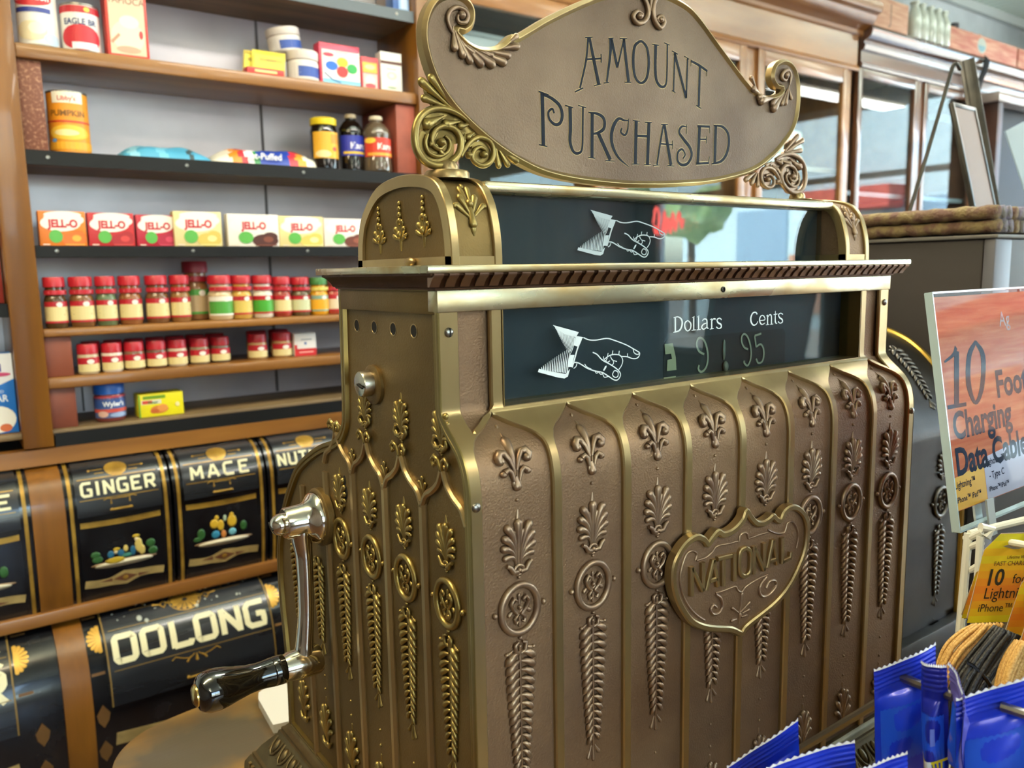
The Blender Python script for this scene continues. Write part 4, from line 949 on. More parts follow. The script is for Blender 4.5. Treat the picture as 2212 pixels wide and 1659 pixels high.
# packets and jars towards the right end of the same shelf
t = None
for k, (pa, pb, col, lab) in enumerate(((522, 560, '#B8A23C', 'olive yellow yeast packet, back one of the leaning foil packets'), (540, 612, '#D9C63A', 'bright yellow foil packet leaning in front of the other packet on the upper shelf'))):
    xa, xb = px_x(pa, 130, 1.49-.012*k), px_x(pb, 130, 1.49-.012*k); w = xb-xa; h = .062
    t = thing('yeast_packet', ((xa+xb)/2, 1.50, z1), lab, 'packet', 'foil packets on the upper shelf')
    M = (lambda xa, k: lambda a, b, hh: Vector((xa+a+b*.20, 1.490-.014*k+b*.30-hh, z1+b+a*.0)))(xa, k)
    mb = MB(M); mb.grid([[(w*i/6, h*j/5, .004*math.sin(PI*i/6)*math.sin(PI*j/5)) for i in range(7)] for j in range(6)]); mb.grid([[(w*i/6, h*j/5, -.0015) for i in range(7)] for j in range(6)]); mb.build('foil_pouch', paint(col, .3), t)
    prints(t, lambda a, b, hh, M=M: M(a, b, hh+.0045), w, h, [('rect', .05, .30, .95, .82, '#F0DF4A'), ('rect', .2, .55, .9, .70, '#B59B2A'), ('text', 'YEAST', .55, .56, .14, '#5A4A18'), ('rect', .1, .03, .92, .22, '#C8382F')], 'front_print')
carton('yeast_strip_carton', px_x(575, 158, 1.462), 1.462, z1, px_x(615, 158, 1.46)-px_x(535, 158, 1.46), .014, .03, '#C9302C', 'low red carton lying in front of the yellow foil packets', 'box', [('rect', .2, .3, .8, .7, '#E8D08A')])
JW = paint('#E9E2DA'); JB = paint('#2D4C9A')
def white_jar(cx, cy, zb, r, h, label, tilt=None):
    t = thing('white_plastic_jar', (cx, cy, zb), label, 'jar', 'white jars on the upper shelf')
    R = tilt or Matrix.Identity(4); T = Matrix.Translation((cx, cy, zb)) @ R
    mb = MB(lambda a, b, c: T @ Vector((a, b, c)))
    mb.lathe((0, 0, 0), (0, 0, 1), [(r*.9, 0), (r, .004), (r, h*.62), (r*.92, h*.68)], 28); mb.build('jar_body', JW, t)
    mb = MB(lambda a, b, c: T @ Vector((a, b, c)))
    mb.lathe((0, 0, 0), (0, 0, 1), [(r*1.0, h*.69), (r*1.02, h*.71), (r*1.02, h*.97), (r*.96, h)], 28); mb.build('jar_lid', paint('#DCD3CC'), t)
    w = PI*r*.9; M0 = cylmap(0, 0, 0, r, .3)
    prints(t, lambda a, b, hh: T @ M0(a-w/2, b, hh), w, h, [('rect', .02, .08, .96, .58, '#E3DCD6'), ('rect', .16, .12, .84, .46, '#2A4B9B'), ('line', [(.2, .36), (.8, .34)], .05, '#DDE4EE'), ('line', [(.2, .24), (.7, .22)], .04, '#DDE4EE')], 'jar_label', n=12)
rr = (px_x(686, 130, 1.50)-px_x(622, 130, 1.50))/2
white_jar(px_x(653, 130, 1.50), 1.500, z1, rr, .072, 'white jar with blue label standing upright on the upper shelf')
white_jar(px_x(618, 75, 1.53), 1.535, z1+.0720, rr*1.05, .058, 'white jar perched askew on top of the upright white jar', Matrix.Rotation(-.16, 4, 'Y'))
w = px_x(777, 130, 1.475)-px_x(691, 130, 1.475)
carton('food_colour_carton', px_x(734, 130, 1.475), 1.475, z1, w, .098, .035, '#C42E4A', 'white food colouring carton showing blue, yellow, red and green dots', 'box',
       [('rect', .06, .04, 1, .86, '#EDE7DE'), ('poly', [(.02, .88), (.6, .98), (.98, .90), (.98, .84), (.02, .84)], '#D9566E'), ('disc', .22, .72, .14, .05, '#C4304A'), ('text', 'Food Color', .56, .78, .07, '#C4304A'), ('rect', .06, .04, 1, .14, '#7FC0DA'), ('disc', .29, .46, .15, .11, '#1F63C8'), ('disc', .56, .57, .14, .12, '#E8D22A'), ('disc', .80, .44, .13, .12, '#2E9E4E'), ('disc', .55, .34, .14, .14, '#D33030'), ('line', [(.1, .28), (.3, .12), (.5, .07)], .03, '#2A4C8E')])
carton('pudding_carton', px_x(799, 150, 1.48), 1.48, z1, px_x(818, 150, 1.48)-px_x(781, 150, 1.48), .080, .03, '#C93B44', 'small red and cream carton between the food colouring and the white spice box', 'box',
       [('rect', .08, .52, .92, .84, '#E6B24A'), ('rect', .08, .04, .92, .50, '#EBB7B0'), ('disc', .5, .3, .3, .16, '#F1D9CF'), ('disc', .5, .70, .3, .08, '#F0E0A0'), ('disc', .5, .12, .3, .08, '#C94A50')])
carton('white_spice_carton', px_x(845, 140, 1.48), 1.48, z1, px_x(868, 140, 1.48)-px_x(823, 140, 1.48), .100, .03, '#ECEAE2', 'narrow white carton at the right end of the upper oak shelf', 'box',
       [('rect', 0, .70, 1, .78, '#5B3326'), ('disc', .5, .42, .24, .10, '#D9CDB4'), ('disc', .5, .42, .14, .06, '#EFE8D6'), ('text', 'Extract', .5, .56, .09, '#8A8070'), ('disc', .5, .12, .22, .03, '#9BAA8E')])
carton('blue_carton', px_x(866, 8, 1.47), 1.47, SHZ['top'], .046, .10, .04, '#3A5E9E', 'blue carton at the right end of the topmost shelf', 'box', [('rect', .35, 0, 1, 1, '#8DB0DC'), ('rect', .5, .1, .9, .5, '#C9DBEF')])
# dark-lipped shelf
z2 = SHZ['black']
can('pumpkin_can', 103, 193, 270, 1.515, z2, .130, 'large orange tin of pumpkin on the shelf with the black lip', 'can', '#DE8F1F',
    [('rect', .26, .80, .76, .98, '#EDE6D2'), ('text', "Libby's", .5, .84, .10, '#C22A2A', {'bold': .02}), ('text', 'PUMPKIN', .5, .60, .13, '#7A4E14', {'bold': .02}), ('rect', .05, .50, .95, .53, '#C23C22'), ('disc', .5, .34, .34, .12, '#E9B93C'), ('disc', .46, .34, .2, .05, '#F3DFA0'), ('rect', 0, .08, 1, .2, '#E8A62B'), ('disc', .25, .22, .05, .03, '#5C8CC0')])
def bag(name, pa, pb, py, z, hgt, dep, col, label, stripes):
    xa, xb = px_x(pa, py, 1.54), px_x(pb, py, 1.54); w = xb-xa; cx = (xa+xb)/2
    t = thing(name, (cx, 1.53, z), label, 'bag', 'bags lying on the black-lipped shelf')
    rnd = random.Random(pa); NU, NV = 40, 18
    def hh(u, v):
        e = max(0, 1-abs(u)**3.2)*max(0, 1-abs(v)**2.4); return hgt*e**.55*(1+.06*math.sin(u*7+v*3)+.05*math.sin(v*9-u*4))
    pal = [paint(col)]+[paint(c) for c in sorted({c for _, _, c in stripes})]; mb = MB()
    top = [[(cx+u*w/2, 1.535+v*dep/2*(1-.10*abs(u)**4), z+.001+hh(u, v)) for u in [2*i/NU-1 for i in range(NU+1)]] for v in [2*j/NV-1 for j in range(NV+1)]]
    ids = [[mb.p(q) for q in r] for r in top]
    for j in range(NV):
        for i in range(NU):
            u = (i+.5)/NU; c = 0
            for u0, u1, cc in stripes:
                if u0 <= u+.02*math.sin(j*1.1) <= u1: c = [m.name for m in pal].index(paint(cc).name)
            mb.cur = c; mb.face((ids[j][i], ids[j][i+1], ids[j+1][i+1], ids[j+1][i]))
    mb.cur = 0; mb.grid([[(q[0], q[1], z+.0005) for q in r] for r in (top[0], top[-1])])
    mb.build('pouch', pal, t, sharp=180)
    return t, cx, w
t, cx, w = bag('coconut_bag', 248, 446, 335, z2, .033, .12, '#4E9CC0', 'pale blue plastic bag lying flat on the black-lipped shelf', [(.40, .50, '#6FB6D2'), (.72, .78, '#3A4A50'), (.1, .2, '#8CC6DC')])
t, cx, w = bag('marshmallow_bag', 440, 690, 340, z2, .042, .11, '#E6DFCF', 'white, red and blue striped bag lying right of the pale blue bag', [(.17, .24, '#E0862A'), (.24, .30, '#C2303C'), (.30, .36, '#E4DCE2'), (.40, .66, '#233F9E'), (.36, .40, '#3C8A4E'), (.66, .73, '#C23040'), (.73, .79, '#E09A3A'), (.79, .85, '#EFEBE0')])
mb = MB(lambda a, b, h: Vector((cx-.02+a, 1.483-b*.05-.006, z2+.016+b))); mb.text('Jet-Puffed', .021, (0, 0), 0, 'CENTER', .02); mb.build('bag_lettering', paint('#F4F2EA'), t)
def bottle(name, pa, pb, py, yc, z, h, label, cat, glass, lid, ops, kind, group=None):
    xa, xb = px_x(pa, py, yc), px_x(pb, py, yc); r = (xb-xa)/2*.98; cx = (xa+xb)/2; t = thing(name, (cx, yc, z), label, cat, group)
    pr = [(r*.85, 0), (r, .006), (r, h*.30), (r*.96, h*.34), (r*.96, h*.62), (r, h*.66), (r*.96, h*.74), (r*.62, h*.86), (r*.40, h*.90), (r*.40, h*.93)] if kind == 'syrup' else [(r*.88, 0), (r, .005), (r, h*.74), (r*.9, h*.82), (r*.86, h*.86)]
    mb = MB(); mb.lathe((cx, yc, z), (0, 0, 1), pr, 28); mb.build('bottle_body', glass, t)
    lr = r*.46 if kind == 'syrup' else r*.95; l0 = h*.93 if kind == 'syrup' else h*.86
    mb = MB(); mb.lathe((cx, yc, z), (0, 0, 1), [(lr, l0), (lr*1.02, l0+.002), (lr*1.02, h-.002), (lr*.9, h)], 24); mb.build('bottle_cap', lid, t)
    w = PI*r*.95; M0 = cylmap(cx, yc, z, r, .12); prints(t, lambda a, b, hh: M0(a-w/2, b, hh), w, h, ops, 'bottle_label', n=14, h0=.0006)
    return t
DKB = mat('dark syrup glass', '#120C0A', .08, spec=.7); CLB = mat('clear syrup glass', '#57493A', .06, spec=.7, coat=.6)
bottle('molasses_jar', 671, 727, 300, 1.50, z2, .128, 'dark jar with yellow lid and yellow label on the black-lipped shelf', 'jar', DKB, paint('#E3C51C'), [('rect', .04, .22, .96, .72, '#E2A82E'), ('rect', .5, .5, .9, .68, '#C98A22'), ('disc', .3, .3, .2, .07, '#F0D79A'), ('line', [(.2, .58), (.8, .58)], .03, '#8A4E14'), ('disc', .6, .4, .06, .04, '#B02E22')], 'jar')
bottle('dark_syrup_bottle', 732, 784, 300, 1.515, z2, .148, 'corn syrup bottle with blue label between the yellow-lidded jar and the red-labelled bottle', 'bottle', DKB, paint('#B9A888'), [('rect', 0, .28, 1, .62, '#27309A'), ('text', 'Karo', .52, .40, .15, '#F0EEF6', {'bold': .03}), ('rect', .1, .31, .9, .35, '#D9B43A'), ('disc', .9, .56, .1, .05, '#C63050')], 'syrup', 'corn syrup bottles')
bottle('light_syrup_bottle', 784, 841, 300, 1.488, z2, .144, 'clear corn syrup bottle with red label at the end of the black-lipped shelf', 'bottle', CLB, paint('#C9BBA2'), [('rect', 0, .27, 1, .60, '#C8321E'), ('text', 'Karo', .52, .40, .15, '#FBEFE6', {'bold': .03}), ('rect', .08, .29, .9, .34, '#E2A23A'), ('disc', .15, .55, .14, .05, '#E8C040')], 'syrup', 'corn syrup bottles')
# gelatin and pudding cartons
z3 = SHZ['gel']
def gel(pa, pb, hgt, col, fl, fl2, label, y=1.470, rim=None, rot=0.):
    xa, xb = px_x(pa, 495, y), px_x(pb, 495, y); w = xb-xa
    return carton('gelatin_carton', (xa+xb)/2, y, z3, w, hgt, .028, col, label, 'box',
        [('disc', .52, .90, .40, .10, '#F2EBE0'), ('disc', .46, .66, .43, .23, '#F2EBE0'), ('disc', .62, .76, .35, .18, '#F2EBE0'), ('rect', .12, .60, .80, .86, '#F2EBE0'), ('text', 'JELL-O', .50, .55, .30, '#B8242E', {'bold': .05, 'wid': .86}),
         ('disc', .72, .20, .26, .20, fl), ('disc', .82, .32, .15, .14, fl), ('disc', .78, .24, .10, .09, fl2), ('disc', .34, .29, .145, .185, '#57A545'), ('line', [(.06, .06), (.2, .06)], .03, '#EFD9C8'), ('line', [(.52, .06), (.95, .06)], .03, fl2)], 'gelatin and pudding cartons', rot)
gel(84, 186, .073, '#D9761F', '#D9691B', '#F0A63C', 'orange flavour gelatin carton, first in the row next to the upright')
gel(191, 290, .072, '#B9282C', '#A32226', '#C8403C', 'red gelatin carton between the orange carton and the raspberry carton')
gel(295, 384, .070, '#B52438', '#A8203A', '#C84058', 'raspberry red gelatin carton overlapped by the tall cream yellow carton')
gel(376, 479, .079, '#E2CF94', '#CDB456', '#EADB94', 'tallest cream yellow pudding carton, fourth in the row of cartons', 1.460)
gel(492, 602, .077, '#EFE6DC', '#4A2018', '#7A3E2C', 'pudding carton with dark chocolate picture and brown side', 1.470)
gel(603, 698, .075, '#E6D292', '#D8BE5C', '#EFE0A0', 'pale yellow pudding carton between the two chocolate pudding cartons')
gel(700, 790, .072, '#E9DFD6', '#6A3426', '#93523C', 'chocolate pudding carton half hidden by the register at the row end')
# spice jars
RED = paint('#B3202C', .35)
def spice(pc, wpx, pyb, h, fill, lab, label, y=1.475, lid=RED, neck='#B3202C', band='#B3202C', name='spice_jar', short=False, group='spice jars on the oak shelf', z=None):
    z = SHZ['spice'] if z is None else z; c = at(pc, pyb, y=y); r = (px_x(pc+wpx/2, pyb, y)-px_x(pc-wpx/2, pyb, y))/2; t = thing(name, (c.x, y, z), label, 'jar', group); cx = c.x
    g = mat('spice '+fill, fill, .16, spec=.6)
    pr = [(r*.9, 0), (r, .004), (r, h*.52), (r*.93, h*.60), (r*.82, h*.64), (r*.82, h*.80)] if not short else [(r*.9, 0), (r, .004), (r, h*.60), (r*.95, h*.66)]
    mb = MB(); mb.lathe((cx, y, z), (0, 0, 1), pr, 20); mb.build('jar_body', g, t)
    l0 = h*.80 if not short else h*.66
    mb = MB(); mb.lathe((cx, y, z), (0, 0, 1), [(r*.92, l0), (r*.97, l0+.001), (r*.97, h-.003), (r*.90, h)], 20); mb.build('jar_lid', lid, t)
    w = PI*r*.9; M0 = cylmap(cx, y, z, r, .10)
    ops = [('rect', 0, .14, 1, .42, lab), ('rect', .0, .42, 1, .52, band), ('disc', .55, .46, .10, .05, '#EDE6DC'), ('line', [(.15, .34), (.8, .34)], .025, '#8A7A4A'), ('line', [(.15, .26), (.7, .26)], .025, '#8A7A4A'), ('rect', 0, .10, 1, .14, band)]
    if not short: ops += [('rect', .05, .655, .95, .745, neck), ('line', [(.25, .70), (.75, .70)], .03, '#EFE0D8')]
    else: ops = [('rect', 0, .08, 1, .34, lab), ('rect', 0, .34, 1, .56, band), ('disc', .5, .42, .12, .08, '#EDE6DC'), ('line', [(.2, .26), (.8, .24)], .03, '#8A7A4A'), ('line', [(.2, .17), (.7, .15)], .03, '#8A7A4A')]
    prints(t, lambda a, b, hh: M0(a-w/2, b, hh), w, h, ops, 'jar_label', n=12, h0=.0005)
    return t
BR, CR_ = '#6E4A28', '#DCCB92'
ordn = ['first', 'second', 'third', 'fourth', 'fifth', 'sixth']
for i, (pc, wp, f, l) in enumerate(((119, 50, '#4E3A20', CR_), (176, 54, '#77512C', CR_), (229, 46, '#5A6B4A', '#D8CD98'), (281, 50, '#8A5630', CR_), (339, 50, '#6E4A2A', CR_), (389, 44, '#8A6234', CR_))):
    spice(pc, wp, 650, .106, f, l, f'brown spice jar with red lid, {ordn[i]} from the oak upright on the spice shelf', y=1.475+.004*i)
spice(424, 56, 640, .138, '#9A6A40', '#BFA47C', 'tall big red-lidded jar standing behind the front row of spice jars', y=1.545, lid=paint('#8E2430'), band='#4E9A3E')
spice(475, 52, 640, .104, '#C9B08A', '#4E9A3C', 'spice jar with white body and green label band, right of the tall jar', y=1.490, band='#EDE8DC')
spice(521, 44, 640, .103, '#C8A04A', '#D9BE62', 'golden spice jar between the green-banded and the green-and-white jar', y=1.494)
spice(566, 44, 640, .102, '#D9D2C2', '#46A032', 'white spice jar with bright green label, second of the green-labelled jars', y=1.497)
spice(608, 40, 640, .098, '#9A3A28', CR_, 'reddish spice jar with cream label, fourth from the register', y=1.500)
spice(648, 40, 640, .096, '#5E4E32', '#C9CDA2', 'dark spice jar with green-grey label, third from the register', y=1.503)
spice(688, 38, 640, .094, '#D79A1C', '#E2A21E', 'yellow seasoning jar with green lid beside the register', y=1.506, lid=paint('#3E7A3A'), band='#7FA08E', neck='#D9C860')
spice(720, 34, 640, .092, '#A83A28', '#D9C9A8', 'red and white seasoning jar half hidden behind the register cornice', y=1.51, lid=paint('#6A2428'))
# small jars
z5 = SHZ['small']
words_ = ['first', 'second', 'third', 'fourth', 'fifth', 'sixth', 'seventh']
for i, (pc, f) in enumerate(((191, '#B9A888'), (243, '#D9CBB8'), (291, '#7A5A42'), (339, '#6A4A38'), (384, '#C9B79C'), (432, '#8E7A5E'), (477, '#6A5A48'))):
    spice(pc, 47-i*.9, 785, .064-.0006*i, f, CR_, f'short spice jar with red lid, {words_[i]} from the red-brown block in the front row', y=1.478+.005*i, name='small_spice_jar', short=True, group='short spice jars, front row', z=z5)
for i, pc in enumerate((556, 609)):
    spice(pc, 42, 765, .062, '#B08A5C', CR_, ('short red-lidded spice jar alone beside the gap in the row', 'short red-lidded spice jar next to the white and red carton')[i], y=1.512, name='small_spice_jar', short=True, group='short spice jars, right pair', z=z5)
for i, pc in enumerate((192, 240, 286, 331, 374, 418, 460, 550, 598)):
    o = spice(pc+6, 42, 775, .064, '#8A6A48', CR_, 'short red-lidded spice jar in the back row, mostly hidden by the front row', y=1.555+.004*i, name='small_spice_jar', short=True, group='short spice jars, back row', z=z5)
carton('spice_carton', px_x(660, 750, 1.49), 1.49, z5, px_x(684, 750, 1.49)-px_x(637, 750, 1.49), .057, .04, '#E6E4E2', 'small white and red carton at the end of the short spice jars', 'box', [('rect', 0, 0, 1, .32, '#BE2B30'), ('rect', 0, .32, .12, .5, '#BE2B30'), ('line', [(.3, .72), (.8, .72)], .05, '#9AA6B4'), ('disc', .5, .55, .06, .06, '#4A6AA8'), ('line', [(.2, .16), (.85, .16)], .05, '#E9B0A8')])
z6 = SHZ['low']
c = at(238, 880, y=1.50); r = (px_x(272, 880, 1.50)-px_x(204, 880, 1.50))/2
t = thing('peanut_jar', (c.x, 1.50, z6), 'glass jar with bright blue lid standing on the lowest shelf', 'jar')
mb = MB(); mb.lathe((c.x, 1.5, z6), (0, 0, 1), [(r*.9, 0), (r, .005), (r*1.02, .052), (r*.93, .060)], 28); mb.build('jar_body', mat('nut jar', '#7A3A34', .15, spec=.6), t)
mb = MB(); mb.lathe((c.x, 1.5, z6), (0, 0, 1), [(r*.95, .060), (r*.99, .061), (r*.99, .0815), (r*.93, .0842)], 28); mb.build('jar_lid', paint('#1F62C0', .35), t)
M0 = cylmap(c.x, 1.5, z6, r, .1); w = PI*r*.95
prints(t, lambda a, b, hh: M0(a-w/2, b, hh), w, .086, [('rect', 0, .10, 1, .66, '#4A5E8E'), ('rect', 0, .36, 1, .58, '#33508E'), ('text', "Wyler's", .5, .40, .17, '#EEF0F4', {'bold': .03}), ('rect', 0, .24, 1, .33, '#C24A3E'), ('disc', .25, .2, .12, .08, '#D9B0A0'), ('disc', .6, .17, .2, .06, '#8FA4C8'), ('rect', 0, .62, 1, .66, '#B8404A')], 'jar_label', n=14, h0=.0006)
xa, xb = px_x(300, 880, 1.475), px_x(397, 880, 1.475)
carton('bouillon_carton', (xa+xb)/2, 1.475, z6, xb-xa, .052, .05, '#E3D81C', 'flat yellow bouillon carton beside the blue-lidded jar', 'box',
       [('rect', .1, .78, .6, .92, '#6E9A2A'), ('rect', .06, .56, .5, .74, '#D8D4C0'), ('rect', .08, .58, .3, .72, '#C8483A'), ('text', 'Knorr', .32, .58, .16, '#2E7A3A', {'bold': .03}), ('disc', .45, .30, .20, .18, '#C87A34'), ('disc', .52, .36, .12, .16, '#D99048'), ('disc', .34, .24, .1, .1, '#B8602C'), ('disc', .86, .46, .05, .1, '#E8D9A0'), ('rect', 0, 0, .03, 1, '#5E9A34')])
# the bay on the left
carton('red_carton', -.197, 1.49, -.0342, .10, .155, .04, '#8E2A1E', 'dark red carton at the picture edge, left of the oak upright', 'box', [('rect', .1, .25, .9, .7, '#C9B2A0'), ('disc', .8, .06, .06, .03, '#E9DFD0')])
xb = -.1460
carton('sugar_carton', xb-.055, 1.475, -.3012, .110, .165, .05, '#1F6FC4', 'blue and white sugar carton standing left of the oak upright', 'box',
       [('poly', [(0, .62), (.25, .55), (.55, .56), (.8, .62), (1, .68), (1, 1), (0, 1)], '#E8E8EC'), ('text', 'C&H', .62, .78, .13, '#3A2E8A', {'bold': .03}), ('text', 'SUGAR', .64, .40, .12, '#E9EEF6', {'bold': .02, 'wid': .85}), ('text', 'POWDERED', .62, .51, .05, '#E0E8F4'), ('disc', .68, .18, .30, .17, '#EDE9DE'), ('disc', .80, .07, .10, .05, '#C8642E'), ('disc', .80, .74, .16, .025, '#C23A6A')])
# ================================================================== painted tin bins under the shelves
JAPAN = mat('black japanned tin', '#0C0E12', .16, 0, '#15171B', 14, coat=.5, rough2=.28)
JAPL = mat('worn black tin lid', '#15181D', .22, 0, '#22252A', 9, .03, 30, coat=.25, rough2=.34, stretch=(.3, 2, 2))
GOLD = mat('gold paint', '#B08A36', .35, .35, '#8C6A26', 30); GOLDD = mat('dull gold paint', '#7E6430', .45, .2)
IVORY = mat('ivory paint', '#E2DCB4', .4); TANP = mat('tan ribbon paint', '#A48C58', .45, 0, '#8C7648', 40)
def arc_map(prof):
    L = [0]
    for a, b in zip(prof, prof[1:]): L.append(L[-1]+math.hypot(b[0]-a[0], b[1]-a[1]))
    def f(a, b, h):
        b = max(0, min(b, L[-1]-1e-6))
        for i in range(len(prof)-1):
            if b <= L[i+1]:
                t = (b-L[i])/(L[i+1]-L[i]); (y0, z0), (y1, z1) = prof[i], prof[i+1]; n = Vector((0, (z1-z0), -(y1-y0))).normalized()
                if n.y > 0: n = -n
                return Vector((a, lerp(y0, y1, t)+n.y*h, lerp(z0, z1, t)+n.z*h))
    return f, L[-1]
def smooth_prof(p, n=5): return [(v.x, v.y) for v in cr([Vector((a, b, 0)) for a, b in p], n)]
STROKES = {'G': [[(.95, .95), (.25, .95), (.08, .8), (.08, .2), (.25, .05), (.9, .05), (.9, .48), (.55, .48)]], 'I': [[(.5, .0), (.5, 1)]], 'N': [[(.12, 0), (.12, 1)], [(.12, .95), (.88, .05)], [(.88, 0), (.88, 1)]],
           'E': [[(.12, 0), (.12, 1)], [(.12, .94), (.95, .94)], [(.12, .5), (.75, .5)], [(.12, .06), (.95, .06)]], 'R': [[(.12, 0), (.12, 1)], [(.12, .94), (.8, .94), (.9, .85), (.9, .58), (.8, .46), (.12, .46)], [(.5, .46), (.92, 0)]],
           'M': [[(.08, 0), (.12, 1)], [(.12, .95), (.5, .3)], [(.5, .3), (.88, .95)], [(.88, 1), (.92, 0)]], 'A': [[(.02, 0), (.46, 1)], [(.54, 1), (.98, 0)], [(.2, .3), (.8, .3)]],
           'C': [[(.95, .94), (.25, .94), (.08, .8), (.08, .2), (.25, .06), (.95, .06)]], 'U': [[(.1, 1), (.1, .2), (.25, .06), (.75, .06), (.9, .2), (.9, 1)]], 'T': [[(.5, 0), (.5, 1)], [(.0, .94), (1, .94)]],
           'O': [[(.2, .06), (.8, .06), (.9, .16), (.9, .84), (.8, .94), (.2, .94), (.1, .84), (.1, .16), (.2, .06), (.3, .06)]], 'L': [[(.2, 0), (.2, 1)], [(.2, .06), (.95, .06), (.98, .2)]], 'K': [[(.12, 0), (.12, 1)], [(.9, 1), (.15, .45)], [(.35, .6), (.95, 0)]]}
def paint_word(mb, word, x0, b0, lw, lh, gap, wk=.2, h=.0009):
    """letters on a bin front; b grows downwards there"""
    x = x0
    for ch in word:
        w = lw*(.45 if ch == 'I' else 1.15 if ch == 'M' else 1)
        for st in STROKES[ch]:
            P = [(x+u*w, b0+(1-v)*lh) for u, v in st]; Q = []
            for a, b in zip(P, P[1:]): Q += [(lerp(a[0], b[0], k/3), lerp(a[1], b[1], k/3)) for k in range(3)]
            mb.ribbon(Q+[P[-1]], lh*wk, h-.0003, h)
        x += w+gap
    return x-gap-x0
def rosette(mb, cx, cb, r, n=12, h=.0008, k=1.0):
    for i in range(n):
        a = 2*PI*i/n; mb.tear((cx+.18*r*math.cos(a), cb+.18*r*k*math.sin(a), h*.6), (cx+.82*r*math.cos(a), cb+.82*r*k*math.sin(a), h*.6), r*.05, r*.17, flat=.25, n=5, k=3)
P1L = smooth_prof([(1.470, -.374), (1.430, -.379), (1.400, -.392), (1.383, -.413), (1.373, -.438), (1.369, -.466), (1.370, -.480)])
P1B = smooth_prof([(1.382, -.484), (1.381, -.52), (1.384, -.58), (1.392, -.64), (1.402, -.6715)])
P1F = smooth_prof([(1.472, -.374), (1.435, -.381), (1.406, -.396), (1.389, -.420), (1.380, -.450), (1.379, -.50), (1.383, -.56), (1.392, -.63), (1.402, -.6715)])
ML, LL = arc_map(P1L); MBd, LB = arc_map(P1B); MF, LF = arc_map(P1F)
def tin_bin(x0, x1, word, label, scene, lw=.026, lgap=.006, only=None):
    t = thing('spice_bin', ((x0+x1)/2, 1.43, -.672), label, 'bin', 'painted spice bins'); cx = (x0+x1)/2
    for xs, xt in ((x0, x0+.0195), (x1, x1-.0195)):
        mb = MB(MF); mb.grid([[(xs, b, 0), (xt, b, 0)] for b in [LF*i/30 for i in range(31)]]); mb.M = None; mb.grid([[(xs, y, z), (xs, 1.478, z)] for y, z in P1F]); mb.build('frame_side', JAPAN, t)
    for xs in (x0+.0105, x1-.0105): mb = MB(MF); mb.grid([[(xs-.0035, b, .0005), (xs+.0035, b, .0005)] for b in [LF*i/30 for i in range(31)]]); mb.build('gold_stripe', GOLD, t)
    a0, a1 = x0+.0200, x1-.0200
    mb = MB(ML); mb.grid([[(a0, b, -.004), (a0, b, .0016), (lerp(a0, a1, .5), b, .0016), (a1, b, .0016), (a1, b, -.004)] for b in [LL*i/24 for i in range(25)]]+[[(a, LL-.0001, h-.008) for a, h in ((a0, 0), (a0, .0016), (cx, .0016), (a1, .0016), (a1, 0))]])
    lid = mb.build('bin_lid', JAPL, t, sharp=50)
    mb = MB(ML); rosette(mb, cx, .071, .022, 16, .0026, .9); mb.prism([(cx+.022*math.cos(2*PI*i/24), .071+.020*math.sin(2*PI*i/24)) for i in range(24)], .0014, .0019)
    for s in (-1, 1):
        mb.tube([(cx+s*.026, .071, .0019), (cx+s*.05, .071, .0019)], .0010, 5, flat=.3, up=(0, 0, 1)); mb.blob((cx+s*.052, .071, .0018), .003, .003, .0006, 8, 4); mb.tube([(cx+s*.024, .080, .0019), (cx+s*.042, .080, .0019)], .0008, 5, flat=.3, up=(0, 0, 1))
    for b in (.0905, .1345): mb.ribbon([(lerp(a0+.006, a1-.006, i/8), b) for i in range(9)], .0016, .0015, .0019)
    for s in (-1, 1): mb.tube([(cx, .138, .0019), (cx+s*.012, .1385, .0019), (cx+s*.024, .136, .0019), (cx+s*.032, .139, .0019)], .0012, 5, flat=.3, up=(0, 0, 1)); mb.tear((cx+s*.018, .138, .0018), (cx+s*.018, .148, .0018), .0006, .002, flat=.3)
    mb.build('gold_ornament', GOLD, lid, sharp=60)
    mb = MB(ML); wd = MB(ML); tw = paint_word(wd, word, 0, .098, lw, .029, lgap)
    paint_word(mb, word, (cx-tw/2) if not only else a1-.012-tw, .098, lw, .029, lgap, .2, .0021); mb.build('painted_name', IVORY, lid)
    mb = MB(ML); mb.tube([(cx-.022, LL-.010, .006), (cx+.022, LL-.010, .006)], .0022, 8); 
    for s in (-1, 1): mb.blob((cx+s*.018, LL-.010, .0035), .0026, .0026, .0035)
    mb.build('lid_pull', GOLD, lid)
    mb = MB(MBd); mb.grid([[(lerp(a0, a1, i/4), b, 0) for i in range(5)] for b in [LB*i/16 for i in range(17)]]); bp = mb.build('bin_front', JAPAN, t)
    mb = MB(MBd); mb.grid([[(lerp(a0+.004, a1-.004, i/8), b+.004*math.sin(PI*i/8)*.6, .0006) for i in range(9)] for b in (.010, .022)]); mb.build('gold_band', GOLD, bp)
    mb = MB(MBd); rib_ = lambda w: [(lerp(a0+.004, a1-.004, i/16), .1450-.006*math.sin(2*PI*i/16)*.4, 0) for i in range(17)]
    P = [(lerp(a0+.004, a1-.004, i/16), .148+.004*math.sin(2*PI*i/16)) for i in range(17)]; mb.ribbon(P, [.017+.016*max(0, 1-abs(i-8)/3.2) for i in range(17)], .0002, .0006); mb.build('tan_ribbon', TANP, bp)
    mb = MB(MBd); mb.prism([(cx-.024, .148), (cx, .139), (cx+.024, .148), (cx, .157)], .0006, .0008); mb.prism([(cx-.05, .148), (cx-.026, .144), (cx-.026, .152)], .0006, .0008); mb.prism([(cx+.05, .148), (cx+.026, .144), (cx+.026, .152)], .0006, .0008); mb.build('ribbon_medallion', mat('medallion brown', '#5E3620', .5), bp)
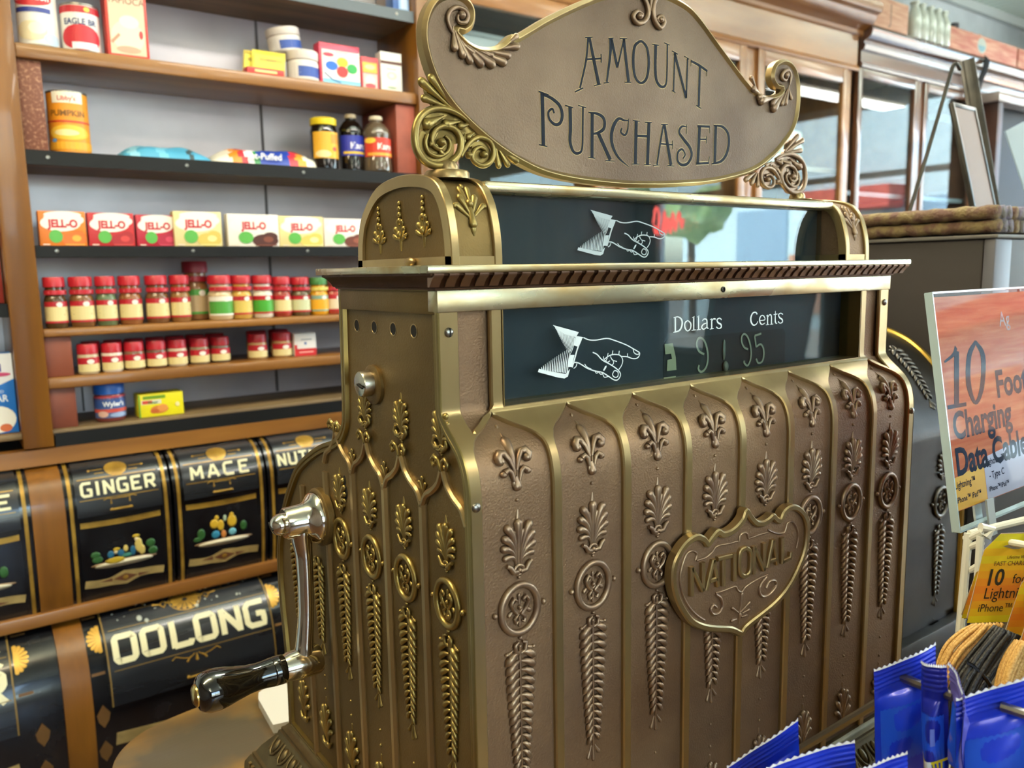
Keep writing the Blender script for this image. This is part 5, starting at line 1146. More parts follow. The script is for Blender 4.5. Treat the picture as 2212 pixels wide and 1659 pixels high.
    mb = MB(MBd); mb.blob((cx, .148, .0007), .006, .0055, .0012, 12, 5); mb.build('medallion_centre', GOLD, bp)
    cols = []; mb = MB(MBd)
    def use(c):
        q = paint(c)
        if q not in cols: cols.append(q)
        mb.cur = cols.index(q)
    use('#B9AE90'); mb.prism([(cx+.058*math.cos(2*PI*i/24), .112+.0075*math.sin(2*PI*i/24)) for i in range(24)], .0003, .0006)
    use('#7A5A34'); mb.prism([(cx+.066*math.cos(2*PI*i/24), .109+.005*math.sin(2*PI*i/24)) for i in range(24)], .0002, .0005)
    for c, pts in scene:
        use(c)
        for u, v, ru, rv in pts: mb.blob((cx+u, v, .0006), ru, rv, .0006, 9, 4)
    mb.build('painted_scene', cols, bp, sharp=180)
    return t
sc1 = [('#2E5A2A', [(-.055, .085, .010, .008), (-.052, .096, .011, .008), (.054, .080, .010, .010), (.058, .098, .010, .010)]), ('#B89A24', [(-.018, .104, .020, .007), (-.014, .080, .007, .004), (.026, .058, .008, .004)]), ('#235E7E', [(-.026, .090, .007, .009), (-.006, .090, .007, .008), (.018, .090, .006, .012)]), ('#C9B060', [(.030, .080, .008, .018), (.036, .092, .007, .012), (.004, .082, .005, .008)]), ('#D8C49A', [(-.016, .086, .004, .004), (.026, .065, .004, .004)]), ('#3A7A6A', [(.006, .097, .012, .005)])]
sc2 = [('#2E5A2A', [(-.050, .085, .009, .014), (-.058, .096, .010, .006), (.046, .082, .008, .013)]), ('#C9A22C', [(-.020, .066, .010, .012), (-.006, .072, .008, .014), (.020, .066, .011, .016), (-.014, .052, .005, .006), (.020, .050, .005, .005)]), ('#2F7FA0', [(-.018, .092, .010, .010)]), ('#6FB0BE', [(.020, .092, .009, .009)]), ('#C9803E', [(.000, .094, .006, .010)]), ('#A8B89A', [(.004, .056, .004, .008)])]
tin_bin(-.086, .119, 'GINGER', 'black painted spice bin lettered GINGER between the oak stile and the bin lettered MACE', sc1, .021, .006)
tin_bin(.125, .331, 'MACE', 'black painted spice bin lettered MACE, in the middle of the upper bin row', sc2, .0235, .011)
tin_bin(.337, .543, 'NUTMEG', 'black painted spice bin whose name begins NUT, half hidden by the register', sc1, .0205, .006)
tin_bin(-.352, -.147, 'E', 'black painted spice bin at the picture edge, left of the oak stile', sc2, .026, .006, only=True)
# oak stiles that follow the bulge
P1S = [(y-.005, z) for y, z in P1F]
def stile(x0, x1, prof, yb, parent):
    mb = MB(); mb.grid([[(x0, yb, z), (x0, y, z), (x1, y, z), (x1, yb, z)] for y, z in prof]); return mb.build('stile', OAKV, parent)
stile(-.1463, -.0867, P1S, 1.478, shelv)
# the big tea bins below
P2 = smooth_prof([(1.470, -.706), (1.425, -.709), (1.385, -.725), (1.350, -.757), (1.330, -.800), (1.322, -.850), (1.324, -.905), (1.333, -.97), (1.350, -1.05), (1.365, -1.13)])
P2L = smooth_prof([(1.468, -.7030), (1.423, -.7068), (1.380, -.722), (1.343, -.754), (1.322, -.798), (1.313, -.845), (1.313, -.880)])
M2, L2 = arc_map(P2); M2L, L2L = arc_map(P2L)
def tea_bin(x0, x1, a0, a1, word, label, lw, lh, gap, bl, left=True, two=None):
    t = thing('tea_bin', ((x0+x1)/2, 1.42, -1.13), label, 'bin', 'large painted tea bins'); cx = (a0+a1)/2
    bs = [L2*i/40 for i in range(41)]
    mb = MB(M2); mb.grid([[(lerp(x0, x1, i/6), b, 0) for i in range(7)] for b in bs]); mb.M = None
    for xs in (x0, x1): mb.grid([[(xs, y, z), (xs, 1.478, z)] for y, z in P2])
    body = mb.build('bin_body', JAPAN, t)
    mb = MB(M2L); n = 26
    mb.grid([[(a0, b, -.006), (a0, b, .0006), (cx, b, .0006), (a1, b, .0006), (a1, b, -.006)] for b in [L2L*i/n for i in range(n+1)]]+[[(a, L2L-.0001, -.012) for a in (a0, a0, cx, a1, a1)]])
    lid = mb.build('bin_lid', JAPL, t, sharp=50)
    mb = MB(M2L)
    for xs in (a0+.001, a1-.001): mb.grid([[(xs-.0016, b, .0010), (xs+.0016, b, .0010)] for b in [L2L*i/n for i in range(n+1)]])
    for b in (.112, .198): mb.ribbon([(lerp(a0+.01, a1-.006, i/10), b) for i in range(11)], .0018, .0008, .0012)
    mb.ribbon([(lerp(a0+.06, a1-.05, i/10), .070) for i in range(11)], .0014, .0008, .0012)
    mb.build('gold_line', GOLDD, lid)
    mb = MB(M2L)
    if not two:
        mb.ring((cx, .076, .0010), .034, .030, .0012, 28, 5, .3); rosette(mb, cx, .076, .032, 14, .002, .88)
        for s in (-1, 1):
            mb.tube([(cx+s*.036, .076, .0012), (cx+s*.046, .066, .0012), (cx+s*.054, .076, .0012), (cx+s*.046, .086, .0012), (cx+s*.042, .078, .0012)], .0018, 5, flat=.3, up=(0, 0, 1)); mb.tear((cx+s*.05, .076, .001), (cx+s*.066, .070, .001), .001, .004, flat=.25)
            mb.blob((cx+s*.085, .060, .001), .003, .002, .0005, 8, 4); mb.blob((cx+s*.10, .058, .001), .002, .002, .0005, 8, 4)
            mb.tube([(cx+s*.004, .205, .0012), (cx+s*.014, .213, .0012), (cx+s*.030, .209, .0012), (cx+s*.044, .203, .0012), (cx+s*.052, .209, .0012)], .0013, 5, flat=.3, up=(0, 0, 1)); mb.tear((cx+s*.012, .209, .001), (cx+s*.020, .219, .001), .001, .0026, flat=.25)
        mb.tear((cx, .205, .001), (cx, .219, .001), .001, .0036, flat=.25)
    mb.build('gold_ornament', GOLD, lid, sharp=60)
    mb = MB(M2L); wd = MB(M2L); tw = paint_word(wd, word, 0, bl, lw, lh, gap, .22); paint_word(mb, word, cx-tw/2 if not two else a1-.012-tw, bl, lw, lh, gap, .22, .0012)
    if two: paint_word(mb, two, a1-.012-lw, bl-.046, lw, lh*.6, gap, .22, .0012)
    mb.build('painted_name', IVORY, lid)
    mb = MB(M2L); mb.tube([(cx-.026, L2L-.020, .008), (cx+.026, L2L-.020, .008)], .0022, 8)
    for s in (-1, 1): mb.blob((cx+s*.022, L2L-.020, .004), .003, .003, .005)
    mb.build('lid_pull', GOLD, lid)
    mb = MB(M2)
    P = [(lerp(a0+.004, a1-.004, i/16), L2L+.075+.010*math.sin(PI*i/16)) for i in range(17)]; mb.ribbon(P, .030, .0004, .0010); mb.build('tan_ribbon', TANP, body)
    for xa in ((x0+a0)/2, (a1+x1)/2):
        w = abs((x0-a0) if xa < cx else (x1-a1))
        if w < .02: continue
        mb = MB(M2); e = a0 if xa < cx else a1; s = -1 if xa < cx else 1
        for i in range(9):
            a = PI*(i+.5)/9-PI/2; mb.tear((e+s*.006, .118, .0004), (e+s*(.005+.023*math.cos(a)), .118+.028*math.sin(a), .0004),   .001, .0042, flat=.2, n=5, k=3)
        mb.build('gold_shell', mat('bright gold paint', '#C99A3A', .35, .25), body, sharp=60)
        for b in (.060, .190): mb = MB(M2); mb.ribbon([(e+s*.006, b), (e+s*.032, b)], .006, .0004, .0008); mb.build('painted_bar', MATS['brown gold paint'] if 'brown gold paint' in MATS else mat('brown gold paint', '#6A4A22', .5), body)
        for b in (.285, .37): mb = MB(M2); mb.prism([(xa+.000, b-.028), (xa+.013, b-.006), (xa+.010, b+.010), (xa, b+.026), (xa-.010, b+.010), (xa-.013, b-.006)], .0004, .0008); mb.build('painted_diamond', MATS['brown gold paint'], body)
    if not two:                                   # flaked white paint
        mb = MB(M2L); rn = random.Random(3)
        for i in range(46):
            a, b = rn.uniform(a0+.02, a1-.02), rn.uniform(.02, .10); r_ = rn.uniform(.0008, .0035); mb.blob((a, b, .0008), r_, r_*rn.uniform(.5, 1.6), .0004, 6, 4)
        for q in ((a0+.075, .098, .0060), (a0+.088, .108, .0045), (cx+.020, .100, .0050), (cx+.052, .052, .0040)): mb.blob((q[0], q[1], .0009), q[2], q[2]*1.4, .0005, 8, 4)
        mb.build('paint_chip', mat('flaked paint', '#A8ADA4', .6), lid, sharp=180)
    return t
tea_bin(-.076, .420, at(230, 1400, y=1.325).x, at(585, 1285, y=1.325).x, 'OOLONG', 'large black painted tea bin lettered OOLONG behind the crank handle', .047, .058, .0085, .126)
tea_bin(-.62, -.130, -.58, at(24, 1430, y=1.325).x, 'R', 'large black painted tea bin at the picture edge whose lettering ends in R', .047, .060, .008, .140, two='K')
P2S = [(y-.006, z) for y, z in P2]
stile(-.1293, -.0767, P2S, 1.478, shelv)
# ================================================================== glazed cases along the back wall
PINE = mat('honey wood', '#9C6A38', .34, 0, '#7E5128', 4, .08, 50, stretch=(.5, 3, 3), coat=.3)
MAHO = mat('dark wood', '#6A4630', .30, 0, '#533524', 4, .08, 50, stretch=(.4, 3, 3), coat=.5)
CASEIN = mat('case lining', '#6E6A60', .7)
CY0 = 1.45
def mould(mb, x0, x1, prof):
    mb.grid([[(x0, y, z), (x1, y, z)] for y, z in prof]); 
    for x in (x0, x1): 
        P = [(x, y, z) for y, z in prof]; ids = [mb.p(q) for q in P]; mb.face(ids)
case = thing('display_case', (1.83, 1.56, FLOOR), 'honey coloured glazed wall case with cornice behind the nameplate', 'display case')
XP = [.8635, 1.500, 2.1815, 2.815]
for k, x in enumerate(XP):
    w = .030; mb = MB(); mb.box(x-w if k else x, x+w if k < 3 else x, CY0, CY0+.33, FLOOR, .84, .002); mb.build('upright', PINE, case)
for k in range(3):
    a, b = XP[k]+.030, XP[k+1]-.030; sw = .042
    if k == 2: b = XP[k+1]-.030
    mb = MB()
    for x0, x1 in ((a, a+sw), (b-sw, b)): mb.box(x0+.002, x1-.002, CY0-.010, CY0+.012, -.30, .784, .003)
    mb.box(a+sw-.001, b-sw+.001, CY0-.009, CY0+.012, .728, .784, .003); mb.box(a+sw-.001, b-sw+.001, CY0-.009, CY0+.012, -.30, -.24, .003)
    d = mb.build('door', PINE, case)
    mb = MB(); mb.box(a+sw, b-sw, CY0, CY0+.003, -.25, .73); mb.build('pane', CLEAR, d)
mb = MB(); mb.box(.8635, 2.845, CY0, CY0+.33, FLOOR, -.31); mb.build('base_cabinet', PINE, case)
mb = MB(); mb.box(.8635, 2.845, CY0+.315, CY0+.33, -.3, .84); mb.build('case_back', CASEIN, case)
for z in (.02, .40): 
    mb = MB(); mb.box(.895, 2.78, CY0+.03, CY0+.31, z-.018, z); mb.build('case_shelf', mat('case shelf', '#8A7658', .5), case)
mb = MB(); mb.box(.8635, 2.845, CY0-.004, CY0+.33, .788, .935); mb.build('frieze', PINE, case)
mb = MB(); mould(mb, .8635, 2.845, [(CY0+.0, .783), (CY0-.012, .783), (CY0-.016, .790), (CY0-.012, .800), (CY0-.005, .806)]); mb.build('frieze_bead', PINE, case)
mb = MB(); mould(mb, .8635, 2.87, [(CY0+.32, .918), (CY0-.004, .918), (CY0-.012, .925), (CY0-.014, .938), (CY0-.030, .948), (CY0-.055, .958), (CY0-.066, .975), (CY0-.068, .985), (CY0-.085, .992), (CY0-.090, 1.010), (CY0-.090, 1.026), (CY0+.32, 1.026)]); mb.build('cornice', PINE, case)
# things inside it
def folded(name, x, y, z, w, d, hs, col, label, group=None):
    t = thing(name, (x, y, z), label, 'cloth', group); zz = z
    for i, h in enumerate(hs):
        rn = random.Random(i+int(x*100)); mb = MB(); rows_ = []
        for k in range(9):
            a = PI*k/8-PI/2; rows_.append([(x-w/2+w*j/10, y-d/2+.5*h-math.cos(a)*h*.5+.006*math.sin(j*1.7+i), zz+h*.5+math.sin(a)*h*.5*(1+.06*math.sin(j*2.1+i*2))) for j in range(11)])
        rows_.append([(q[0], y+d/2, zz+h) for q in rows_[-1]]); rows_.append([(q[0], y+d/2, zz) for q in rows_[0]]); rows_.append(rows_[0]); mb.grid(rows_)
        mb.build('fold', paint(col[i % len(col)], .8), t, sharp=70); zz += h
    return t
folded('reflection_folds', 2.43, 1.64, .4045, .40, .2, (.05, .05, .045), ['#D9DCC4', '#C9CDB0', '#E2E4D0'], 'cream folds standing in for a lamp reflection and white canvas, right of the nameplate scroll')  # cream folds put in for a lamp reflection and white canvas
def crate_box(name, x0, x1, y0, y1, z0, z1, m_, label, cat='box', group=None):
    t = thing(name, ((x0+x1)/2, (y0+y1)/2, z0), label, cat, group); mb = MB(); mb.box(x0, x1, y0, y1, z0, z1, .003); mb.build('carton', m_, t)
    mb = MB(); mb.box(x0-.002, x1+.002, y0-.002, y1+.002, z1, z1+.012, .002); mb.build('box_lid', m_, t); return t
crate_box('hat_box', 2.27, 2.60, 1.56, 1.74, .0208, .20, paint('#9A7C58'), 'tan box on the lower shelf of the glazed case, right of the nameplate')
crate_box('document_box', 1.62, 1.90, 1.56, 1.72, .4008, .60, paint('#6F86B8'), 'blue box on the case shelf showing past the nameplate edge')
crate_box('shirt_box', .93, 1.40, 1.56, 1.72, .4008, .54, paint('#D5DAD8'), 'lower pale box of the two stacked in the case left of the nameplate crest')
crate_box('shirt_box', .95, 1.38, 1.57, 1.72, .5535, .69, paint('#DDE2E4'), 'upper pale box of the two stacked in the case left of the nameplate crest')
t = thing('shop_ticket', (2.215, 1.52, .40), 'small white and green card standing on the case shelf', 'card')
mb = MB(); mb.box(2.225, 2.305, 1.50, 1.502, .4006, .545); mb.build('card', paint('#CFE6E2'), t)
mb = MB(lambda a, b, h: Vector((2.225+a, 1.4995-h, .40+b))); mb.plate([(.02, .09), (.06, .09), (.06, .115), (.02, .115)], .0003); mb.build('printed_patch', paint('#4E9A82'), t)

case2 = thing('dark_display_case', (4.0, 1.56, FLOOR), 'dark brown glazed wall case carrying crates and bottles on its top', 'display case')
X2 = [2.846, 3.345, 3.89, 4.44, 5.19]
for k, x in enumerate(X2[1:-1]):
    mb = MB(); mb.box(x-.026, x+.026, CY0-.004, CY0+.33, -.32, .81, .003); mb.build('upright', MAHO, case2)
for k in range(4):
    a, b = X2[k]+(.026 if k else .004), X2[k+1]-.026; mb = MB()
    for x0, x1 in ((a, a+.032), (b-.032, b)): mb.box(x0, x1, CY0-.012, CY0+.010, -.30, .800, .003)
    mb.box(a+.031, b-.031, CY0-.011, CY0+.010, .762, .800, .003); mb.box(a+.031, b-.031, CY0-.011, CY0+.010, -.30, -.25, .003)
    d = mb.build('door', MAHO, case2); mb = MB(); mb.box(a+.03, b-.03, CY0, CY0+.003, -.26, .765); mb.build('pane', CLEAR, d)
mb = MB(); mb.box(2.846, 5.19, CY0, CY0+.33, FLOOR, -.31); mb.build('base_cabinet', MAHO, case2)
mb = MB(); mb.box(2.846, 5.19, CY0+.315, CY0+.33, -.3, .81); mb.build('case_back', mat('dark case lining', '#5C646C', .6), case2)
mb = MB(); mb.box(2.86, 5.17, CY0+.03, CY0+.31, .30, .318); mb.build('case_shelf', mat('glassy shelf', '#7E8A90', .3), case2)
mb = MB(); mb.box(2.874, 5.19, CY0-.002, CY0+.33, .806, .93); mb.build('frieze', MAHO, case2)
SHINE = mat('varnished moulding', '#6E5548', .14, 0, '#5A4238', 4, 0, stretch=(.4, 3, 3), coat=1.0)
mb = MB(); mould(mb, 2.872, 5.19, [(CY0+.32, .866), (CY0-.002, .866), (CY0-.016, .872), (CY0-.022, .888), (CY0-.012, .898), (CY0-.020, .906), (CY0-.040, .914), (CY0-.048, .926), (CY0-.052, .942), (CY0-.046, .955), (CY0+.32, .955)]); mb.build('cornice', SHINE, case2)
mb = MB(); mould(mb, 2.860, 5.19, [(CY0, .802), (CY0-.016, .802), (CY0-.020, .810), (CY0-.014, .822), (CY0-.002, .826)]); mb.build('frieze_bead', SHINE, case2)
TOP2 = .9556
t = thing('iron_strap', (4.08, CY0-.05, .70), 'black iron strap hanging over the moulding of the dark glazed case', 'strap')
sx = at(2133, 122, y=1.388).x
mb = MB(); mb.tube(cr([(sx, CY0-.058, .953), (sx-.004, CY0-.064, .94), (sx-.02, CY0-.064, .90), (sx-.03, CY0-.040, .80), (sx-.05, CY0-.035, .56)], 5), [.026]*21, 6, flat=.2, up=(0, 1, 0)); mb.build('strap', mat('iron black', '#0A0A0C', .75, spec=.2), t)
glob = [((3.02, 1.56, .32), .05)]
# crates, bottles and jars on top
PINKW = mat('weathered pink wood', '#B07F66', .7, 0, '#C79C80', 18, stretch=(.5, 1, 4)); REDW = mat('weathered red wood', '#B4685A', .7, 0, '#D09C84', 16, stretch=(.5, 1, 4))
def crate(x0, x1, y0, y1, h, m_, label, letter=None):
    t = thing('wooden_crate', ((x0+x1)/2, (y0+y1)/2, TOP2), label, 'crate', 'wooden crates on the case top'); z = TOP2
    mb = MB(); mb.box(x0, x1, y0, y0+.012, z, z+h, .002); f = mb.build('front_board', m_, t)
    mb = MB(); mb.box(x0, x1, y1-.012, y1, z, z+h, .002); mb.build('back_board', m_, t)
    for x in (x0, x1-.018): mb = MB(); mb.box(x, x+.018, y0+.0122, y1-.0122, z, z+h+.004, .002); mb.build('end_board', m_, t)
    mb = MB(); mb.box(x0+.018, x1-.018, y0+.0122, y1-.0122, z, z+.01); mb.build('bottom_board', m_, t)
    if letter == 'J':
        mb = MB(lambda a, b, hh: Vector((x0+a, y0-hh, z+b))); mb.text('J', .10, ((x1-x0)*.45, h*.25), .0006, 'CENTER'); mb.build('stencil_letter', paint('#8A6A5A', .7), f)
    elif letter:
        cx = (x0+x1)/2-.03; mb = MB(lambda a, b, hh: Vector((cx+a, y0-hh, z+h*.52+b))); mb.cur = 0
        mb.prism([(.042*math.cos(2*PI*i/24), h*.36*math.sin(2*PI*i/24)) for i in range(24)], 0, .0006); mb.cur = 1; mb.prism([(.034*math.cos(PI+PI*i/12), h*.28*math.sin(PI+PI*i/12)) for i in range(13)], .0006, .001); mb.build('paper_emblem', [paint('#B4B9AE', .7), paint('#7FA3B0', .7)], f)
    return t
crate(2.876, px_x(1961, 70, 1.40), 1.40, 1.62, .115, PINKW, 'pinkish crate stencilled with a letter J beside the glass bottles', 'J')
crate(px_x(2050, 85, 1.40), px_x(2197, 120, 1.40), 1.40, 1.60, .092, REDW, 'red-washed crate with a round blue paper emblem, holding rusty cans', 'emblem')
crate(px_x(2200, 125, 1.40), 5.10, 1.40, 1.60, .092, REDW, 'plain red-washed crate at the picture corner beside the crate with the emblem')
BOT = mat('dusty clear glass', '#C9CEC2', .12, spec=.8, coat=.5)
for i, px in enumerate((1974, 1990, 2007, 2023, 2038)):
    x = px_x(px, 60, 1.42); t = thing('milk_bottle', (x, 1.42, TOP2), f'dusty clear milk bottle, {ordn[i]} from the crate with the letter J', 'bottle', 'milk bottles on the case top'); r = .029
    mb = MB(); mb.lathe((x, 1.42, TOP2), (0, 0, 1), [(r*.9, 0), (r, .006), (r, .085), (r*.92, .100), (r*.62, .120), (r*.55, .128), (r*.55, .138), (r*.66, .141), (r*.66, .148)], 20); mb.build('bottle_body', BOT, t)
    mb = MB(); mb.lathe((x, 1.42, TOP2), (0, 0, 1), [(r*.60, .1475), (r*.60, .1500), (0, .1505)], 16); mb.build('bottle_cap', paint('#E4E8E6'), t)
x = px_x(2062, 45, 1.66); t = thing('corked_bottle', (x, 1.66, TOP2), 'clear bottle with dark stopper standing behind the emblem crate', 'bottle')
mb = MB(); mb.lathe((x, 1.66, TOP2), (0, 0, 1), [(.05, 0), (.052, .01), (.052, .16), (.03, .185), (.018, .195), (.018, .215)], 20); mb.build('bottle_body', BOT, t)
mb = MB(); mb.lathe((x, 1.66, TOP2), (0, 0, 1), [(.016, .2155), (.022, .235), (.020, .25), (0, .256)], 16); mb.build('stopper', paint('#3A3840'), t)
for i, (px, r, c) in enumerate(((2091, .024, '#8A8478'), (2108, .028, '#A5744E'), (2130, .022, '#8E8A7E'), (2148, .021, '#7C7468'), (2168, .020, '#6A5C50'), (2184, .024, '#8A6A4C'))):
    x = px_x(px, 100, 1.47); t = thing('old_jar', (x, 1.47, TOP2+.0115), f'{("grey metal", "rusty brown", "pale grey", "dull pewter", "dark brown", "broad tan")[i]} jar top showing above the emblem crate', 'jar', 'old jars inside the emblem crate')
    mb = MB(); mb.lathe((x, 1.47, TOP2+.0115), (0, 0, 1), [(r*.95, 0), (r, .004), (r, .075), (r*.85, .082)], 16); mb.build('jar_body', BOT, t)
    mb = MB(); mb.lathe((x, 1.47, TOP2+.0115), (0, 0, 1), [(r*.88, .0825), (r*.95, .084), (r*.95, .100), (r*.7, .112), (0, .116)], 16); mb.build('jar_lid', mat('jar top '+c, c, .4, .4), t)

# ================================================================== the second machine, cabinet, rug and frames
drum = thing('dark_register', (.73, .3, BASEZ), 'dark cast metal register with rounded top standing right of the brass register', 'cash register')
PD = smooth_prof([(.30, -.0790), (.20, -.0800), (.164, -.0860), (.130, -.1020), (.100, -.1290), (.078, -.1600), (.062, -.1860), (.052, -.2050)], 5)+[(.0500, -.2080), (.0500, -.26), (.0500, -.36), (.0500, -.478)]
MD, LD = arc_map(PD)
DX0, DX1 = .612, .865
mb = MB(MD); mb.grid([[(lerp(DX0, DX1, i/8), b, 0) for i in range(9)] for b in [LD*i/60 for i in range(61)]]); mb.M = None
for x in (DX0, DX1): ids = [mb.p((x, y, z)) for y, z in PD]+[mb.p((x, .30, -.478))]; mb.face(ids)
mb.grid([[(DX0, .30, -.0790), (DX1, .30, -.0790)], [(DX0, .30, -.478), (DX1, .30, -.478)]])
body = mb.build('register_body', DARKM, drum)
mb = MB(); mb.tube([(DX1, y, z) for y, z in PD], .0042, 8); mb.build('edge_trim', mat('yellow brass trim', '#B79A4E', .3, 1.), body)
def MDr(a, b, h): return MD(a, b, h-REC)
sref = 0
for i in range(len(PD)-1):
    if PD[i+1][1] > -.2080-1e-6 or abs(PD[i+1][1]+.2080) < 1e-6: sref += math.hypot(PD[i+1][0]-PD[i][0], PD[i+1][1]-PD[i][1])
# the column of relief on its front, measured from the crease downwards
def MDv(a, b, h): return MD(a, sref-b, h-REC)     # b grows upwards, 0 at the crease
for cx in (.690, .8030):
    for nm, fn in (('leaf_spray', lambda mb: garland(mb, cx, .135, .030, k=1.1, n=11)), ('palmette', lambda mb: palmette(mb, cx, -.045, 1.05)), ('medallion', lambda mb: medallion(mb, cx, -.098, 1.12)), ('leaf_garland', lambda mb: garland(mb, cx, -.128, -.245, k=1.0, n=13)), ('tulip_ornament', lambda mb: tulip(mb, cx, -.265, .9))):
        mb = MB(MDv); fn(mb); mb.build(nm, DARKO, body, sharp=60)
mb = MB(); mb.box(DX0-.004, DX1+.008, .035, .32, BASEZ, -.478, .004); mb.build('base_moulding', DARKM, drum)

BRN = mat('dark brown cabinet wood', '#2E2621', .6, 0, '#261F1B', 5, .05, 60, stretch=(.5, .5, 3))
cab = thing('wooden_cabinet', (1.15, .35, BASEZ), 'dark brown wooden cabinet carrying a braided rug behind the sign', 'cabinet')
mb = MB(); mb.box(.905, 1.60, .06, .62, BASEZ, .0440, .003); mb.build('cabinet_body', BRN, cab)
mb = MB(); mb.box(.900, 1.605, .040, .63, .0440, .0495, .002); mb.build('cabinet_top', mat('cabinet top edge', '#6E6A64', .4), cab)
mb = MB(); mb.box(.904, .955, .044, .0600, BASEZ, .0438, .003); mb.build('corner_post', mat('grey painted post', '#5E5C60', .45), cab)
mb = MB(); mb.box(.9552, 1.60, .0460, .0600, -.10, .0438, .002); fr = mb.build('front_panel', mat('grey brown panel', '#4A4644', .4), cab)
mb = MB()
mb.lathe((1.02, .046, -.075), (0, -1, 0), [(.028, 0), (.028, .006), (.022, .012), (0, .013)], 20); mb.build('round_key', mat('key black', '#141416', .2), fr)
mb = MB(); mb.lathe((.988, .046, -.028), (0, -1, 0), [(.004, 0), (.003, .002), (0, .003)], 10); mb.build('screw', STEEL, fr)
RUGT = mat('braided rag', '#86744E', .9, 0, '#6A4E40', 55, .7, 260, mixlo=.4, mixhi=.6, bdist=.004); RUGP = mat('braided purple rag', '#7E7684', .9, 0, '#6A6458', 60, .7, 260, mixlo=.4, mixhi=.6, bdist=.004)
rug = thing('braided_rug', (1.2, .33, .0495), 'folded braided rag rug lying on the dark brown cabinet', 'rug')
for lay, (z, x0) in enumerate(((.0605, .893), (.0785, .886))):
    mb = MB(); mb.cur = 0
    for i in range(30):
        x = x0+.009+i*.0185; n = 40
        mb.cur = 1 if i % 3 else 0
        pts = [(x+.0012*math.sin(j*1.9+i), lerp(.040, .60, j/n), z+.0008*math.sin(j*2.3+i*1.3)) for j in range(n+1)]; mb.tube(pts, [.0092+.0009*math.sin(j*2.6) for j in range(n+1)], 9)
    mb.build('braided_layer', [RUGT, RUGP], rug, sharp=180)
# picture frames seen edge-on
GUN = mat('pewter frame', '#4A463E', .42, .7, '#3A3832', 20)
def slab_frame(name, b0, t0, wdir, w, thick, label, pic, legs=None, tr=.010):
    """frame standing from b0 to t0 (edge towards the viewer), w deep along wdir"""
    b0, t0, wd = Vector(b0), Vector(t0), Vector(wdir).normalized(); up = (t0-b0); H = up.length; up.normalize(); wd = (wd-up*wd.dot(up)).normalized(); nm = up.cross(wd).normalized()
    M = lambda a, b, h: b0+wd*a+up*b+nm*h
    t = thing(name, tuple(b0), label, 'picture frame', 'picture frames on the cabinet')
    for nm_, (a0, a1, c0, c1) in (('frame_side', (0, tr, 0, H)), ('frame_side', (w-tr, w, 0, H)), ('frame_bar', (tr, w-tr, 0, tr)), ('frame_bar', (tr, w-tr, H-tr, H))):
        mb = MB(M); mb.box(a0, a1, c0, c1, -thick/2, thick/2, .0015)
        for hh in (-.25, .25): mb.box(a0-.0012, a1+.0012, c0+.001, c1-.001, thick*(hh-.06), thick*(hh+.06))
        mb.build(nm_, GUN, t)
    mb = MB(M); mb.box(tr-.001, w-tr+.001, tr-.001, H-tr+.001, -.003, .003); mb.build('picture', pic, t)
    return t
E = Vector((_d.x, _d.y, 0)).normalized()
b = at(2150, 487, z=.0895); tq = at(2088, 128, d=(b-CLOC).dot(_d)); vdir = (b-CLOC).normalized()
slab_frame('picture_frame', b, tq, (vdir.x, vdir.y, 0), .155, .030, 'tall pewter frame seen edge-on, standing on the rug', paint('#9AA0A4'))
b = at(2106, 478, z=.0895); tq = at(2053, 222, d=(b-CLOC).dot(_d)); vd = (b-CLOC).normalized()
slab_frame('picture_frame', b, tq, (vd.x+.42, vd.y-.25, 0), .13, .010, 'thin tilted frame leaning against the tall pewter frame', mat('faded print', '#8E7A70', .6, spec=.2), tr=.008)
t = thing('wire_easel', tuple(at(1959, 478, y=.25)), 'thin bent wire easel leg propping the picture frames', 'easel')
mb = MB(); dd = (at(1959, 478, y=.25)-CLOC).dot(_d); mb.tube(cr([at(1957, 483, d=dd), at(2005, 325, d=dd), at(2050, 172, d=dd), at(2058, 145, d=dd), at(2066, 138, d=dd), at(2074, 150, d=dd+.01)], 5), .0033, 8); mb.build('wire', GUN, t)
# dark cupboard and acrylic sheet behind
CX_ = at(2112, 300, y=1.43).x; CZ_ = at(2112, 225, y=1.43).z
t = thing('dark_cupboard', (CX_+.4, 1.40, FLOOR), 'dark brown open cupboard at the right picture edge behind the frames', 'cupboard')
CUP = mat('cupboard brown', '#4A2A1C', .5, 0, '#33201A', 6)
mb = MB(); mb.box(CX_, CX_+.05, 1.345, 1.432, FLOOR, CZ_, .003); mb.build('side_board', CUP, t)
mb = MB(); mb.box(CX_+.05, 5.15, 1.415, 1.432, FLOOR, CZ_, .003); mb.build('back_board', mat('cupboard black', '#17120F', .6), t)
mb = MB(); mb.box(CX_-.02, 5.15, 1.335, 1.436, CZ_+.001, CZ_+.045, .006); mb.build('top_board', mat('pale varnished top', '#9A8C86', .15, coat=1.), t)
mb = MB(); mb.box(CX_+.05, 5.15, 1.35, 1.414, .14, .16, .003); mb.build('cupboard_shelf', CUP, t)
t = thing('acrylic_sheet', tuple(at(2215, 420, d=1.30)), 'pale blue clear sheet leaning at the right picture edge', 'sheet')
q3 = at(2240, 488, z=.0905); d3 = (q3-CLOC).dot(_d); q0, q1 = at(2172, 283, d=d3), at(2212, 262, d=d3+.03); q2 = q3+(q1-q0)
n_ = (q1-q0).cross(q3-q0).normalized()*.003; mb = MB(); mb.grid([[q0, q1], [q3, q2]]); mb.grid([[q0+n_, q1+n_], [q3+n_, q2+n_]])
for a, b_ in ((q0, q1), (q1, q2), (q2, q3), (q3, q0)): mb.grid([[a, b_], [a+n_, b_+n_]])
mb.build('sheet', mat('milky acrylic', '#A9B6BC', .12, coat=.6), t)
